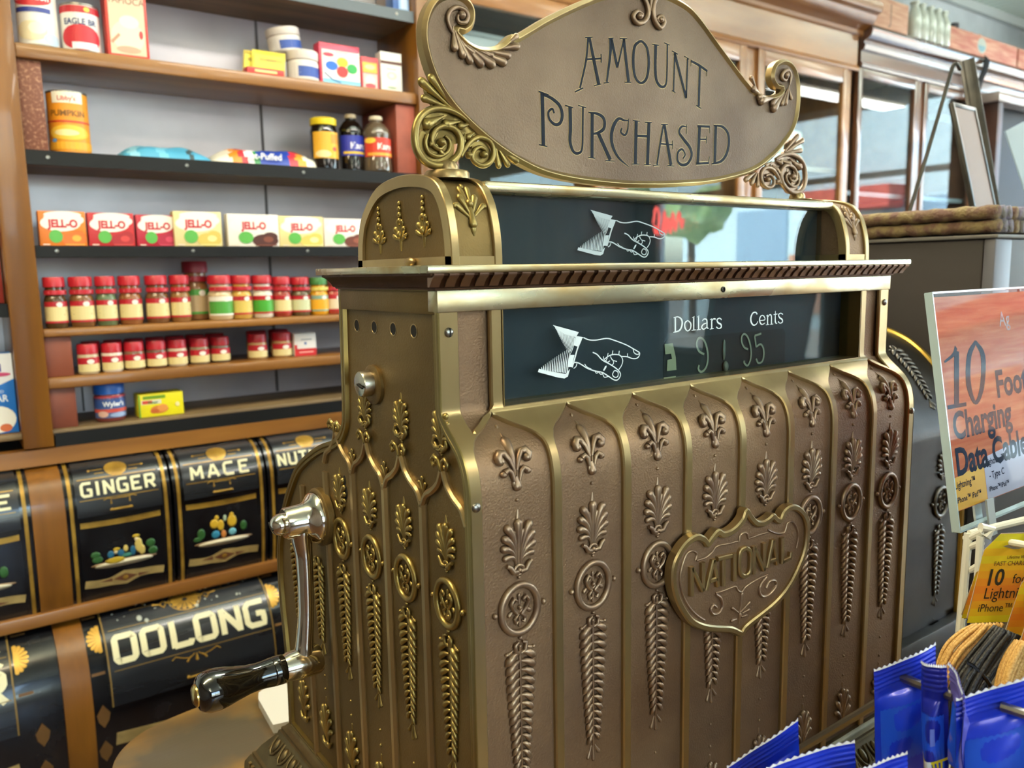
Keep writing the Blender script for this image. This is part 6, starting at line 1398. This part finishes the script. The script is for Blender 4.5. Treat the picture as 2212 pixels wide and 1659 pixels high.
# ================================================================== the counter and what stands on it
CTOP = mat('counter boards', '#8A6A36', .40, 0, '#6A4E26', 5, .10, 80, stretch=(.5, 4, 4), coat=.1)
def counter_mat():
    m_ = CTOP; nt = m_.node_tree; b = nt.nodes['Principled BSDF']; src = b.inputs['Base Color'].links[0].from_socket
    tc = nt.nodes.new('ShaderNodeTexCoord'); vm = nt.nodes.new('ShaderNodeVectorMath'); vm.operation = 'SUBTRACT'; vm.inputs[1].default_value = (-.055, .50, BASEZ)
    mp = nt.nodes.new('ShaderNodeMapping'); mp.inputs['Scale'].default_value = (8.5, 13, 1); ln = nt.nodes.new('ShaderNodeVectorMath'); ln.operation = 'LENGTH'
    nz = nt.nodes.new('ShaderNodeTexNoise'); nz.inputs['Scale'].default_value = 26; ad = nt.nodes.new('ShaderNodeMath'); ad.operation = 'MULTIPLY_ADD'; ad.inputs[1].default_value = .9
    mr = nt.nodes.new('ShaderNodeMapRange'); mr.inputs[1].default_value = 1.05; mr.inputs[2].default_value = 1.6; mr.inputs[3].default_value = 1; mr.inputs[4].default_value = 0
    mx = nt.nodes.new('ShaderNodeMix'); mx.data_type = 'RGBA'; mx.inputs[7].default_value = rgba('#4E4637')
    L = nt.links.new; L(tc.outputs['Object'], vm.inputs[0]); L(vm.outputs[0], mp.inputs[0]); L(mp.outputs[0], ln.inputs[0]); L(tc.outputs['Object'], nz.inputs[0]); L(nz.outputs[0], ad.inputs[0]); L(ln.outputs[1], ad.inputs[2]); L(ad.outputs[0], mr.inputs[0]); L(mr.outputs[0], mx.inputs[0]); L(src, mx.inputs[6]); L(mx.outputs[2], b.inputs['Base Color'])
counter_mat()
cnt = thing('shop_counter', (1.2, .1, FLOOR), 'worn wooden shop counter with rounded end under the brass register', 'counter')
ce = [(v.x, v.y) for v in cr([Vector((a, b, 0)) for a, b in [(-.163, .40), (-.158, .49), (-.143, .545), (-.108, .581), (-.053, .597), (.02, .603)]], 6)]
outl = [(-.163, -.49)]+ce+[(2.6, .66), (2.6, -.62), (-.05, -.62), (-.12, -.595), (-.152, -.55)]
mb = MB(lambda a, b, h: Vector((a, b, BASEZ+h))); P0 = outl
mb.prism(P0, -.034, -.003); mb.v = mb.v
mb2 = MB(lambda a, b, h: Vector((a, b, BASEZ+h))); ins = inset(P0, .004); ar = sum(P0[i-1][0]*P0[i][1]-P0[i][0]*P0[i-1][1] for i in range(len(P0))); ins = inset(P0, .004 if ar > 0 else -.004)
mb2.plate(ins, 0); mb2.grid([[(*p, -.003) for p in P0+P0[:1]], [(*p, 0) for p in ins+ins[:1]]]); mb2.grid([[(*p, -.034) for p in P0+P0[:1]], [(*p, -.003) for p in P0+P0[:1]]]); mb2.plate(P0, -.034)
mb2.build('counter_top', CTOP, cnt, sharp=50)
mb = MB(); mb.box(-.09, 2.55, -.54, .55, FLOOR, BASEZ-.0345, .004); mb.build('counter_base', OAKV, cnt)
t = thing('white_pad', (.09, .53, BASEZ), 'white rounded slab lying on the counter behind the crank handle', 'pad')
q = [at(548, 1492, z=BASEZ+.012), at(590, 1566, z=BASEZ+.012), at(700, 1540, z=BASEZ+.012), at(690, 1460, z=BASEZ+.012)]
pad = [(v.x, v.y) for v in [q[0]+(q[1]-q[0])*.25, q[1], q[2], q[3], q[0]+(q[3]-q[0])*.16, q[0]+(q[3]-q[0])*.05+(q[1]-q[0])*.08]]
mb = MB(lambda a, b, h: Vector((a, b, BASEZ+h))); mb.prism(pad, .0004, .012); mb.build('pad', paint('#C6C6C0', .4), t)

# --- acrylic sign holder
sb = at(2068, 1150, d=.70); stp = at(2008, 633, x=sb.x)
SU = (stp-sb); SH = SU.length; SU.normalize(); SR = Vector((1, 0, 0)); SN = SR.cross(SU).normalized()
if SN.y > 0: SN = -SN
SW = .200
def sm(a, b, h): return sb+SR*a+SU*b+SN*h
t = thing('sign_holder', tuple(sb), 'clear acrylic holder with the red wood-grain sign for charging cables', 'sign')
mb = MB(sm); mb.box(.002, SW-.002, .017, SH-.004, -.0012, -.0004)
def sign_mat():
    m_ = mat('sign wood grain print', '#A84C30', .7, 0, '#BC6C4A', 26, stretch=(.5, 1, 7), detail=6, spec=.15); return m_
paper = mb.build('paper_sign', sign_mat(), t)
sheet = MB(sm)
sheet.grid([[(0, 0, .0016), (SW, 0, .0016)], [(0, SH, .0016), (SW, SH, .0016)]])
sheet.build('acrylic_sleeve', glass_mat('acrylic', '#F4FAFA', .30, .04), t)
edge = MB(sm); edge.box(-.0006, .0010, 0, SH, -.0046, .0026); edge.box(0, SW, SH-.0012, SH+.0006, -.0046, .0026); edge.box(0, SW, -.0006, .0012, -.0046, .0026); edge.build('polished_edge', mat('acrylic edge', '#B6CCD2', .15, coat=.6), t)
def spx(px, py):
    v = ray(px, py); k = (sb-CLOC).dot(SN)/v.dot(SN); q = CLOC+v*k-sb; return (q.dot(SR), q.dot(SU))
INK = mat('sign ink', '#20263A', .8, spec=.1)
def sign_text(txt, px, py, hpx, bold=.02, wid=1.0, m_=INK, nm='sign_lettering', h=-.0002):
    o = spx(px, py); o2 = spx(px, py-hpx); mb = MB(sm); mb.text(txt, (o2[1]-o[1])/.73, o, h, 'LEFT', bold, 0, wid); return mb.build(nm, m_, paper)
# big slab-serif 10
mb = MB(sm); kk = .00070
def sg(pts, w, sm_=True):
    P = [spx(*p) for p in pts]; n = len(P)
    if sm_ and n > 2: P = SPL(P)
    mb.ribbon(P, [q*kk for q in w] if isinstance(w, list) else w*kk, -.00035, -.00015)
sg([(2067, 758), (2067, 875)], 12); sg([(2041, 782), (2060, 766), (2066, 750)], [3, 5, 7]); sg([(2048, 880), (2088, 873)], 5)
sg([(2108, 738), (2094, 770), (2093, 830), (2108, 870), (2122, 835), (2124, 770), (2108, 738)], [5, 11, 13, 5, 11, 13, 5])
mb.build('sign_lettering', INK, paper)
sign_text('Foot', 2154, 858, 60, .03, 1.0)
sign_text('Charging', 2062, 950, 62, .03, .93)
sign_text('Data Cables', 2068, 1028, 62, .03, .93)
sign_text('Ag', 2160, 705, 34, .0, 1.0, mat('print faded ink', '#7A4A44', .4))
mb = MB(sm); c0, c1 = spx(2060, 1045), spx(2155, 1120); mb.plate([(.003, .0175), (.062, .0175), (.062, .052), (.003, .046)], -.00030); yp = mb.build('yellow_panel', paint('#DDA018'), paper)
mb = MB(sm); mb.plate([(.0625, .0175), (SW-.003, .0175), (SW-.003, .066), (.0625, .056)], -.00030); mb.build('lilac_panel', paint('#A9A4BE'), paper)
for tx, a, b, s_ in (('Lightning™', .005, .0365, .0088), ('iPhone™ iPad™', .006, .0240, .0072), ('Lightning™', .066, .0480, .0088), ('- Type C', .070, .0355, .0088), ('iPhone™/iPad™', .067, .0240, .0064)):
    mb = MB(sm); mb.text(tx, s_, (a, b), -.00015, 'LEFT', .015, 0, .95); mb.build('small_print', INK, paper)

# --- white wire rack
RK = mat('white coated wire', '#E6E8DE', .35)
rack = thing('wire_rack', tuple(at(2090, 1400, d=.66)), 'white plastic-coated wire rack holding the sign and cable cards', 'rack')
def dbl(pts, d): return [at(*p, d=dd) for p, dd in zip(pts, d if isinstance(d, list) else [d]*len(pts))]
def rod(name, pts, d, r, m_=RK, parent=rack):
    mb = MB(); mb.tube(dbl(pts, d), r, 9); return mb.build(name, m_, parent)
rod('upright_wire', [(2092, 1152), (2080, 1290), (2066, 1450), (2040, 1800)], .665, .0034)
rod('upright_wire', [(2118, 1158), (2110, 1290), (2098, 1450), (2076, 1800)], .655, .0030)
for y0, y1 in ((1160, 1150), (1180, 1172), (1230, 1218), (1292, 1282), (1358, 1348)): rod('rung', [(2084, y0+4), (2100, y0), (2122, y1-1)], [.668, .662, .654], .0027)
rod('top_wire', [(2094, 1153), (2160, 1136), (2330, 1095)], [.665, .668, .672], .0031)
rod('top_wire', [(2118, 1140), (2140, 1143), (2128, 1160)], .655, .0042)
mb = MB(sm)
mb.box(.047, .060, -.012, .020, -.0075, -.0055); mb.box(.047, .060, -.012, .020, .0040, .0058); mb.box(.047, .060, -.013, -.011, -.0075, .0058); mb.build('sign_clip', mat('clear clip', '#C3CCD0', .15, coat=.7), rack)
rod('hook_prong', [(2290, 1190), (2185, 1172), (2152, 1178)], [.56, .60, .62], .0028)

# --- cable cards with their coiled cords
def cable(o, dn, rt, w, h, label, ccol, strands, text=True, d0=.58, dark=False, back='#B79E84'):
    """card from corner o along rt (width) and dn (height); cord strands as pixel paths"""
    t = thing('charging_cable', tuple(o), label, 'cable', 'charging cables on the white rack'); rt = rt.normalized(); dn = dn.normalized(); n = rt.cross(-dn).normalized()
    if n.dot(CLOC-o) < 0: n = -n
    M = lambda a, b, hh: o+rt*a-dn*(b-h)+n*hh
    c = .16*w; ol = [(0, c*.6), (c*.5, 0), (w-c*.5, 0), (w, c*.6), (w, h*.80), (w-c*1.5, h), (c*1.5, h), (c*.2, h*.82)]; ol = [(a, b) for a, b in ol]
    mb = MB(M); mb.prism(ol, -.0006, 0); card = mb.build('hang_card', mat('card edge '+back, back, .5), t)
    mb = MB(M); nb = 12; mats_ = []
    cols = ['#D8C71E', '#DDB31C', '#DE9F1E', '#DE8A1E', '#DE7F1F', '#DE8A1E', '#DC9A1C', '#DCA81A', '#D8C020', '#DDB020', '#D9C41E', '#C9C22A']
    for i in range(nb):
        b0, b1 = h*i/nb, h*(i+1)/nb; e = lambda b: max(0, (b-h*.81)/(h*.19))*c*1.3; mb.cur = i; mats_.append(paint(cols[i], .35)); mb.grid([[(.0008+e(b), b, .0003), (w-.0008-e(b), b, .0003)] for b in (max(b0, .0006), min(b1, h-.0006))])
    mb.build('printed_card', mats_, card, smooth=False)
    mb = MB(M); mb.prism([(w*.30, h*.855), (w*.40, h*.875), (w*.62, h*.875), (w*.72, h*.855), (w*.62, h*.835), (w*.55, h*.82), (w*.47, h*.82), (w*.40, h*.835)], .0003, .0005); mb.build('hanging_slot', paint('#8E8678'), card)
    if text:
        K = paint('#2A2618', .4)
        for tx, a, b, s_, bd in (('10', .14, .425, .255, .02), ('foot', .56, .440, .150, 0), ('Lightning', .17, .275, .175, 0), ('iPhone™/iPad™', .13, .130, .125, .0)):
            mb = MB(M); mb.text(tx, s_*h, (a*w, b*h), .0006, 'LEFT', bd, 0, .80); mb.build('card_text', K, card)
        for tx, a, b, s_ in (('FAST CHARGE & DATA', .22, .640, .070), ('Lifetime Warranty', .40, .715, .050)):
            mb = MB(M); mb.text(tx, s_*h, (a*w, b*h), .0006, 'LEFT', .01, 0, .85); mb.build('card_text', paint('#6A4A1C', .4), card)
    if strands:
        mb = MB()
        for pts, ds, r in strands: mb.tube(cr(dbl(pts, ds), 6), r, 7)
        mb.build('cord', ccol, t, sharp=180)
    return t
GC = mat('gold braided cord', '#E0B76E', .45, 0, '#C2924A', 700, .4, 900, bdist=.0006, mixlo=.4, mixhi=.6); KC = mat('black braided cord', '#17181A', .45, 0, '#2C2D2F', 900, .5, 900, bdist=.001)
gs = []
for i in range(9):
    f = i/8; o_ = 3*math.sin(i*2.4)
    gs.append(([(2104+62*f, 1350-4*f), (2074+66*f+o_, 1366+24*f), (2044+62*f+o_, 1394+32*f), (2026+52*f, 1436+30*f), (2016+44*f, 1494+18*f), (2030+40*f, 1570)], [.596-.016*math.sin(PI*f)+.004*math.sin(i*3)]*6, .0015+.0004*(i % 2)))
cable(at(2130, 1153, d=.60), at(2085, 1350, d=.600)-at(2130, 1153, d=.60), _r+_u*.03, .049, .069, 'gold braided cord under the yellow card reading 10 foot Lightning', GC, gs)
ks = []
for i in range(9):
    f = i/8; o_ = 4*math.sin(i*2.1)
    ks.append(([(2150+52*f, 1352+20*f), (2122+58*f+o_, 1384+24*f), (2092+60*f, 1420+30*f+o_), (2064+62*f, 1462+30*f), (2044+64*f, 1520+20*f), (2042+62*f, 1600)], [.568-.014*math.sin(PI*f)+.004*math.sin(i*2)]*6, .0015+.0004*(i % 2)))
k2 = cable(at(2212, 1228, d=.57), at(2168, 1372, d=.570)-at(2212, 1228, d=.57), _r+_u*.03, .050, .058, 'black cord tied with a twist tie between the two gold cords', KC, ks, False, back='#A39078')
mb = MB(); mb.tube(cr(dbl([(2086, 1430), (2104, 1440), (2128, 1464), (2140, 1482)], .553), 5), .0014, 6); mb.build('twist_tie', mat('tie black', '#0C0C0D', .2), k2)
g2 = []
for i in range(8):
    f = i/7; g2.append(([(2196+40*f, 1384+3*f), (2176+44*f, 1412+18*f), (2158+44*f, 1456+18*f), (2148+44*f, 1520+8*f), (2146+44*f, 1600)], [.550-.012*math.sin(PI*f)]*5, .0016+.0004*(i % 2)))
cable(at(2236, 1270, d=.55), at(2200, 1395, d=.552)-at(2236, 1270, d=.55), _r+_u*.03, .050, .052, 'gold braided cord at the right picture edge, beside the black cord', GC, g2, False)
cable(at(2112, 1215, d=.625), at(2076, 1330, d=.625)-at(2112, 1215, d=.625), _r, .040, .046, 'tan backed cable card peeking out behind the yellow card', GC, [], False, back='#A8967E')

# --- steel peg rack with blue packets
BLU = mat('blue foil film', '#0A2CC6', .34, .15, '#1038D6', 30, .15, 60, coat=.25, bdist=.004); BLUD = mat('dark blue foil film', '#071C9C', .34, .2, coat=.25); BLUL = mat('lighter blue print', '#164CD2', .34, .1, coat=.2)
WHE = mat('white foil edge', '#C9D2E6', .3, .2); VIO = mat('violet foil back', '#6C69C4', .28, .3, coat=.3)
peg = thing('peg_rack', tuple(at(1900, 1900, d=.60)), 'dull steel pegs of the rack that carries the blue packets', 'rack')
pegs = [([(1600, 1700), (1735, 1614), (1893, 1519), (1928, 1498)], [.63, .60, .56, .552]), ([(1951, 1464), (1985, 1478), (2062, 1506)], [.512, .500, .476]), ([(2166, 1527), (2210, 1541), (2330, 1580)], [.462, .452, .43])]
for pts, ds in pegs: rod('peg', pts, ds, .0030, STEEL, peg)
mb = MB(); p0, p1, p2 = at(1600, 1700, d=.63), at(2062, 1506, d=.476), at(2330, 1580, d=.43)
mb.tube([p0, (p0.x, p0.y, BASEZ+.004)], .004, 9); mb.build('post', STEEL, peg)
mb = MB(); mb.tube([p2, (p2.x, p2.y, BASEZ+.004)], .004, 9); mb.build('post', STEEL, peg)
mb = MB(); mb.tube([(p0.x, p0.y, BASEZ+.004), (p2.x, p2.y, BASEZ+.004)], .004, 9); mb.build('foot_bar', STEEL, peg)
mb = MB(); mb.tube([p1, p1+Vector((.03, .01, -.02)), (p1.x+.03, p1.y+.01, BASEZ+.004)], .003, 9); mb.build('post', STEEL, peg)
def packet(TL, TR, d, H, label, dTR=None, dn=None, crimp=.26, bulge=.011, edge=WHE, extra=None, seed=0, bow=.004, foil=None):
    a, b = at(*TL, d=d), at(*TR, d=dTR or d); rt = b-a; w = rt.length; rt.normalize(); dn = Vector((.02, -.06, -1)).normalized(); n = rt.cross(-dn).normalized()
    if n.dot(CLOC-a) < 0: n = -n
    t = thing('blue_packet', tuple(a+rt*w/2+dn*H), label, 'packet', 'blue foil packets on the steel pegs'); rn = random.Random(seed)
    NU, NV = 24, 110; ph = rn.uniform(0, 6)
    def wave(u, v): return bow*math.sin(PI*u)*math.cos(v*3+ph)+.0016*math.sin(u*9+v*6+ph)*(.3+v)
    def P(u, v, sgn):
        e = max(0, (v-crimp)/(1-crimp)); bl = bulge*(math.sin(PI*min(1, e*1.0))**.6 if e > 0 else 0)*(1-abs(2*u-1)**2.6)
        rid = .00050*math.sin(v*H/.0005) if v < crimp*.75 else 0
        zz = .0007*(1 if int(u*NU) % 2 else -1) if v == 0 else 0
        return a+rt*(u*w)+dn*(v*H+zz)+n*(sgn*(bl+.0003)+wave(u, v)+rid)
    mb = MB(); mb.grid([[P(i/NU, j/NV, 1) for i in range(NU+1)] for j in range(NV+1)]); fr = mb.build('front_film', foil or BLU, t, sharp=180)
    mb = MB(); mb.grid([[P(i/NU, j/NV, -1) for i in range(NU+1)] for j in range(NV+1)]); mb.build('back_film', VIO, t, sharp=180)
    mb = MB(); mb.grid([[P(i/NU, 0, 1.2)-dn*.0002 for i in range(NU+1)], [P(i/NU, .012, 1.2)+n*.0002 for i in range(NU+1)]]); mb.build('cut_edge', edge, fr)
    mb = MB(); mb.grid([[P(.08+.84*i/NU, crimp+.04+(.06 if i % 2 else .05)+k*.22, 1)+n*.0004 for i in range(NU+1)] for k in range(4)]); mb.build('printed_field', BLUL, fr, sharp=180)
    if extra: extra(P, n, fr, H, w)
    return t
def hole_at(px, d, n_=None):
    q = at(*px, d=d); mb = MB(); v = (q-CLOC).normalized(); mb.lathe(q, -v, [(.0062, 0), (.0062, .0003), (.0048, .0004)], 18, cap=False); return mb
def p2x(P, n, fr, H, w):
    Y = paint('#D9CC1E', .3)
    mb = MB()
    for u0, u1, v0, v1 in ((.08, .13, .70, .92), (.17, .22, .70, .92), (.26, .31, .70, .92), (.36, .40, .70, .90), (.62, .67, .70, .92), (.72, .77, .70, .92), (.82, .87, .70, .92)):
        mb.grid([[P(u0, v0, 1)+n*.0007, P(u1, v0, 1)+n*.0007], [P(u0, (v0+v1)/2, 1)+n*.0009, P(u1, (v0+v1)/2, 1)+n*.0009], [P(u0, v1, 1)+n*.0007, P(u1, v1, 1)+n*.0007]])
    mb.grid([[P(u/12, .675+.02*math.sin(PI*u/12), 1)+n*.0007 for u in range(13)], [P(u/12, .695+.02*math.sin(PI*u/12), 1)+n*.0007 for u in range(13)]])
    mb.build('yellow_lettering', Y, fr)
    mb = MB(); mb.grid([[P(u, v, 1)+n*.0012 for u in (.36, .48, .60)] for v in (.69, .80, .92)]); mb.build('price_sticker', paint('#D5DADC', .5), fr)
    mb = MB(); mb.grid([[P(u, v, 1)+n*.0005 for u in (.62, .68, .74)] for v in (.44, .50, .57)]); mb.build('pale_emblem', paint('#5A6BC0', .3), fr)
packet((1887, 1446), (2021, 1389), .515, .080, 'blue foil packet with serrated slanting top, nearest the brass register', dTR=.505, dn=(.02, -.1, -1), seed=1)
packet((1990, 1428), (2046, 1437), .490, .085, 'narrow blue packet with yellow lettering and a white price sticker', dTR=.478, dn=(-.05, -.05, -1), seed=2, extra=p2x, bulge=.008, foil=BLUD)
def p3x(P, n, fr, H, w):
    mb = MB(); mb.grid([[P(u, v, 1)+n*.0008 for u in (.38, .48, .58)] for v in (.84, .92, .99)]); mb.build('price_sticker', paint('#C6CCD6', .5), fr)
    mb = MB(); mb.grid([[P(u, v, 1)+n*.0006 for u in (.72, .8, .9)] for v in (.62, .70, .80)]); mb.build('pale_emblem', paint('#6C86D4', .3), fr)
packet((2064, 1509), (2262, 1447), .468, .075, 'broad blue packet hanging at the right picture edge', dTR=.455, dn=(.12, -.1, -1), seed=3, extra=p3x)
packet((1570, 1655), (1724, 1553), .520, .075, 'blue packet with slanting top edge, leftmost in front of the brass register', dTR=.505, dn=(.2, -.1, -1), seed=4)
packet((1655, 1660), (1846, 1600), .490, .070, 'blue packet overlapping the leftmost packet at the bottom edge', dTR=.478, dn=(.1, -.1, -1), seed=5)
packet((1838, 1668), (1959, 1623), .470, .070, 'blue packet with white cut edge in front of the packet with yellow lettering', dTR=.462, dn=(.1, -.1, -1), seed=6)
t = packet((2052, 1432), (2080, 1500), .474, .060, 'crumpled violet-backed packet end poking up between the blue packets', dTR=.464, dn=(.25, -.1, -1), seed=7, bulge=.003, foil=VIO)

# ================================================================== the shop's shell
def boxobj(nm, b, m_, kind='structure', bev=0):
    mb = MB(); mb.box(*b, bev); return tag(mb.build(nm, m_), kind=kind)
FLR = mat('floor boards', '#6B4A2E', .4, 0, '#4E3420', 3, .08, 30, stretch=(4, .4, 1))
BEAD = mat('mint beadboard', '#E2F4E8', .5)
def beadboard():
    nt = BEAD.node_tree; b = nt.nodes['Principled BSDF']; tc = nt.nodes.new('ShaderNodeTexCoord'); wv = nt.nodes.new('ShaderNodeTexWave'); wv.wave_type = 'BANDS'; wv.bands_direction = 'X'; wv.inputs['Scale'].default_value = 5.0
    bp = nt.nodes.new('ShaderNodeBump'); bp.inputs['Strength'].default_value = .6; bp.inputs['Distance'].default_value = .01
    nt.links.new(tc.outputs['Object'], wv.inputs[0]); nt.links.new(wv.outputs[0], bp.inputs['Height']); nt.links.new(bp.outputs[0], b.inputs['Normal'])
beadboard()
PALE = mat('pale blue wall', '#DAE4E8', .7, 0, '#AEB9BD', 2); PANEL = mat('wall panelling', '#7A6A58', .5, 0, '#66564A', 3, stretch=(3, 3, .3))
boxobj('floor', (RX0, RX1, RY0, RY1, FLOOR-.05, FLOOR), FLR)
boxobj('ceiling', (RX0, RX1, RY0, RY1, CEIL, CEIL+.08), BEAD)
boxobj('wall_back', (RX0, RX1, RY1, RY1+.1, FLOOR, CEIL), PALE)
boxobj('wall_left', (RX0-.1, RX0, RY0, RY1, FLOOR, CEIL), PANEL)
mb = MB(); mb.box(RX0, FWIN[0], RY0-.1, RY0, FLOOR, CEIL); mb.box(FWIN[1], RX1, RY0-.1, RY0, FLOOR, CEIL); mb.box(FWIN[0], FWIN[1], RY0-.1, RY0, FLOOR, WIN_Z[0]); mb.box(FWIN[0], FWIN[1], RY0-.1, RY0, WIN_Z[1], CEIL)
tag(mb.build('wall_front', PANEL), kind='structure')
mb = MB(); z0, z1 = WIN_Z
for q in ((FWIN[0], FWIN[0]+.05, z0, z1), (FWIN[1]-.05, FWIN[1], z0, z1), (-.13, -.07, z0, z1), (FWIN[0], FWIN[1], z0, z0+.05), (FWIN[0], FWIN[1], z1-.05, z1)): mb.box(q[0], q[1], RY0-.07, RY0-.02, q[2], q[3])
w = tag(mb.build('window_4', mat('white sash', '#D5D8D6', .4)), kind='structure')  # unseen window put in to brighten the register front and shelves
mb = MB(); mb.box(FWIN[0]+.05, FWIN[1]-.05, RY0-.047, RY0-.043, z0+.05, z1-.05); mb.build('pane', CLEAR, w)
boxobj('trim_1', (2.6, RX1, RY1-.03, RY1, CEIL-.045, CEIL), mat('white trim', '#C9D2D0', .4))
ys = [RY0]+[v for w in WIN_Y for v in w]+[RY1]
mb = MB(); mb.box(RX1, RX1+.12, RY0, RY1, FLOOR, WIN_Z[0]); mb.box(RX1, RX1+.12, RY0, RY1, WIN_Z[1], CEIL)
for i in range(0, len(ys), 2): mb.box(RX1, RX1+.12, ys[i], ys[i+1], WIN_Z[0], WIN_Z[1])
tag(mb.build('wall_right', PANEL), kind='structure')
for i, (a, b) in enumerate(WIN_Y):
    mb = MB(); z0, z1 = WIN_Z
    for q in ((a, a+.05, z0, z1), (b-.05, b, z0, z1), (a+.05, b-.05, z0, z0+.05), (a+.05, b-.05, z1-.05, z1), (a+.05, b-.05, .62, .66)): mb.box(RX1+.02, RX1+.08, q[0], q[1], q[2], q[3])
    w = tag(mb.build(f'window_{i+1}', mat('white sash', '#D5D8D6', .4)), kind='structure')
    mb = MB(); mb.box(RX1+.045, RX1+.049, a+.05, b-.05, z0+.05, z1-.05); mb.build('pane', CLEAR, w)
# lit sign in the window, seen mirrored in the register's upper glass
t = thing('neon_sign', (RX1-.05, -4.55, .25), 'red glowing neon script sign hanging in the street window', 'sign')
mb = MB(); mb.tube(cr([(RX1-.05, -4.72+.36*u, .42+v) for u, v in [(.0, .0), (.08, .14), (.2, .06), (.12, -.1), (.02, -.02), (.28, -.1), (.38, .1), (.42, -.1), (.5, .04), (.58, -.1), (.66, .08), (.74, -.08), (.85, .08), (.95, -.06), (1.0, .02)]], 5), .012, 7); mb.build('glass_tube', emit_mat('neon red', '#FF6A60', 9), t)
mb = MB()
for y in (-4.70, -4.40): mb.tube([(RX1-.05, y, .42), (RX1-.03, y, .42), (RX1-.03, y, 1.10), (RX1+.03, y, 1.10)], .003, 6)
mb.build('hanger', mat('iron black', '#101013', .5), t)
# ceiling tube fixtures
for i, (x, y, al, p_, c_) in enumerate(TUBES):
    dx, dy = (.65, .10) if al == 'x' else (.10, .65)
    t = thing('tube_fixture', (x, y, CEIL), ('long ceiling tube fixture above the wall of groceries', 'long ceiling tube fixture above the brass register', 'long ceiling tube fixture above the dark glazed case', 'long tube fixture added unseen to brighten the corner ceiling by the last street window', 'ceiling tube fixture beside the panelled side wall', 'ceiling tube fixture over the middle of the shop floor', 'ceiling tube fixture nearest the street windows')[i], 'ceiling light', 'ceiling tube fixtures')
    mb = MB(); mb.box(x-dx, x+dx, y-dy, y+dy, CEIL-.36, CEIL-.25, .006); mb.build('housing', mat('fixture white', '#D8D8D2', .4), t)
    for s_ in (-.7, .7): mb = MB(); mb.tube([(x+dx*s_*(al == 'x'), y+dy*s_*(al == 'y'), CEIL-.2495), (x+dx*s_*(al == 'x'), y+dy*s_*(al == 'y'), CEIL)], .006, 8); mb.build('hanging_rod', STEEL, t)
    mb = MB(); mb.box(x-dx+.02, x+dx-.02, y-dy+.02, y+dy-.02, CEIL-.3695, CEIL-.3605, .004); mb.build('diffuser', emit_mat('diffuser glow', '#FFF4E0', 4), t)
# unseen rack added to keep window light off the register's lower right
t = thing('shading_rack', (.62, -.46, BASEZ), 'dark counter rack added out of view to shade the lower right of the register', 'rack')
RKD = mat('rack black', '#2A2422', .5)
for q in ((.30, .93, -.325, -.315, BASEZ, -.16, 'back_panel'), (.30, .31, -.60, -.3255, BASEZ, -.20, 'side_panel'), (.92, .93, -.60, -.3255, BASEZ, -.20, 'side_panel'), (.311, .919, -.60, -.326, BASEZ, -.53, 'rack_shelf'), (.311, .919, -.60, -.326, -.40, -.385, 'rack_shelf')):
    mb = MB(); mb.box(*q[:6], .002); mb.build(q[6], RKD, t)
# the street outside
GRD = mat('sunlit paving', '#B9B2A6', .8, 0, '#A39C90', 1)
boxobj('street_ground', (-60, 60, -60, 60, FLOOR-.25, FLOOR-.15), GRD)
t = thing('street_building', (20, -4, FLOOR-.15), 'pale blue street building seen through the shop windows', 'building')
mb = MB(); mb.box(18, 24, -16, 12, FLOOR-.15, 3.6); wl = mb.build('wall', mat('pale blue stucco', '#B9CBD2', .8), t)
for k, y in enumerate((-14, -10.5, -7, -3.5, 0, 3.5, 7)):
    mb = MB(); mb.box(17.95, 18.0, y, y+1.6, -.4, 1.5); mb.build('window', mat('street window', '#7E97AE', .25), wl)
    mb = MB(); mb.box(17.93, 17.99, y+1.7, y+3.2, -1.2, .3); mb.build('brick_panel', mat('street brick', '#B98A72', .8), wl)
mb = MB(); mb.box(17.3, 18.0, -9, -6.5, 1.3, 1.8); mb.build('awning', mat('red awning', '#C2564C', .6), wl)
for k, (x, y, s_) in enumerate(((14, -8.6, .5), (15, 4.5, 1.0), (15, -13.0, 1.0))):
    t = thing('street_tree', (x, y, FLOOR-.15), ('round green street tree opposite the middle window', 'round green street tree opposite the last window', 'round green street tree opposite the first window')[k], 'tree', 'street trees')
    mb = MB(); mb.tube([(x, y, FLOOR-.15), (x, y, .9)], .09, 8); mb.build('trunk', mat('bark', '#5A4632', .8), t)
    bm = bmesh.new(); bmesh.ops.create_icosphere(bm, subdivisions=4, radius=s_); rn = random.Random(k)
    for v in bm.verts: v.co *= 1+.16*math.sin(v.co.x*6+k)*math.sin(v.co.y*7)*math.sin(v.co.z*5)+rn.uniform(-.04, .04)
    mb = MB(); mb.add_bm(bm, lambda q, x=x, y=y, s_=s_: Vector((x, y, .9+s_*.8))+q); mb.build('crown', mat('street leaves', '#7E9A62', .7, 0, '#A3B888', 3), t)
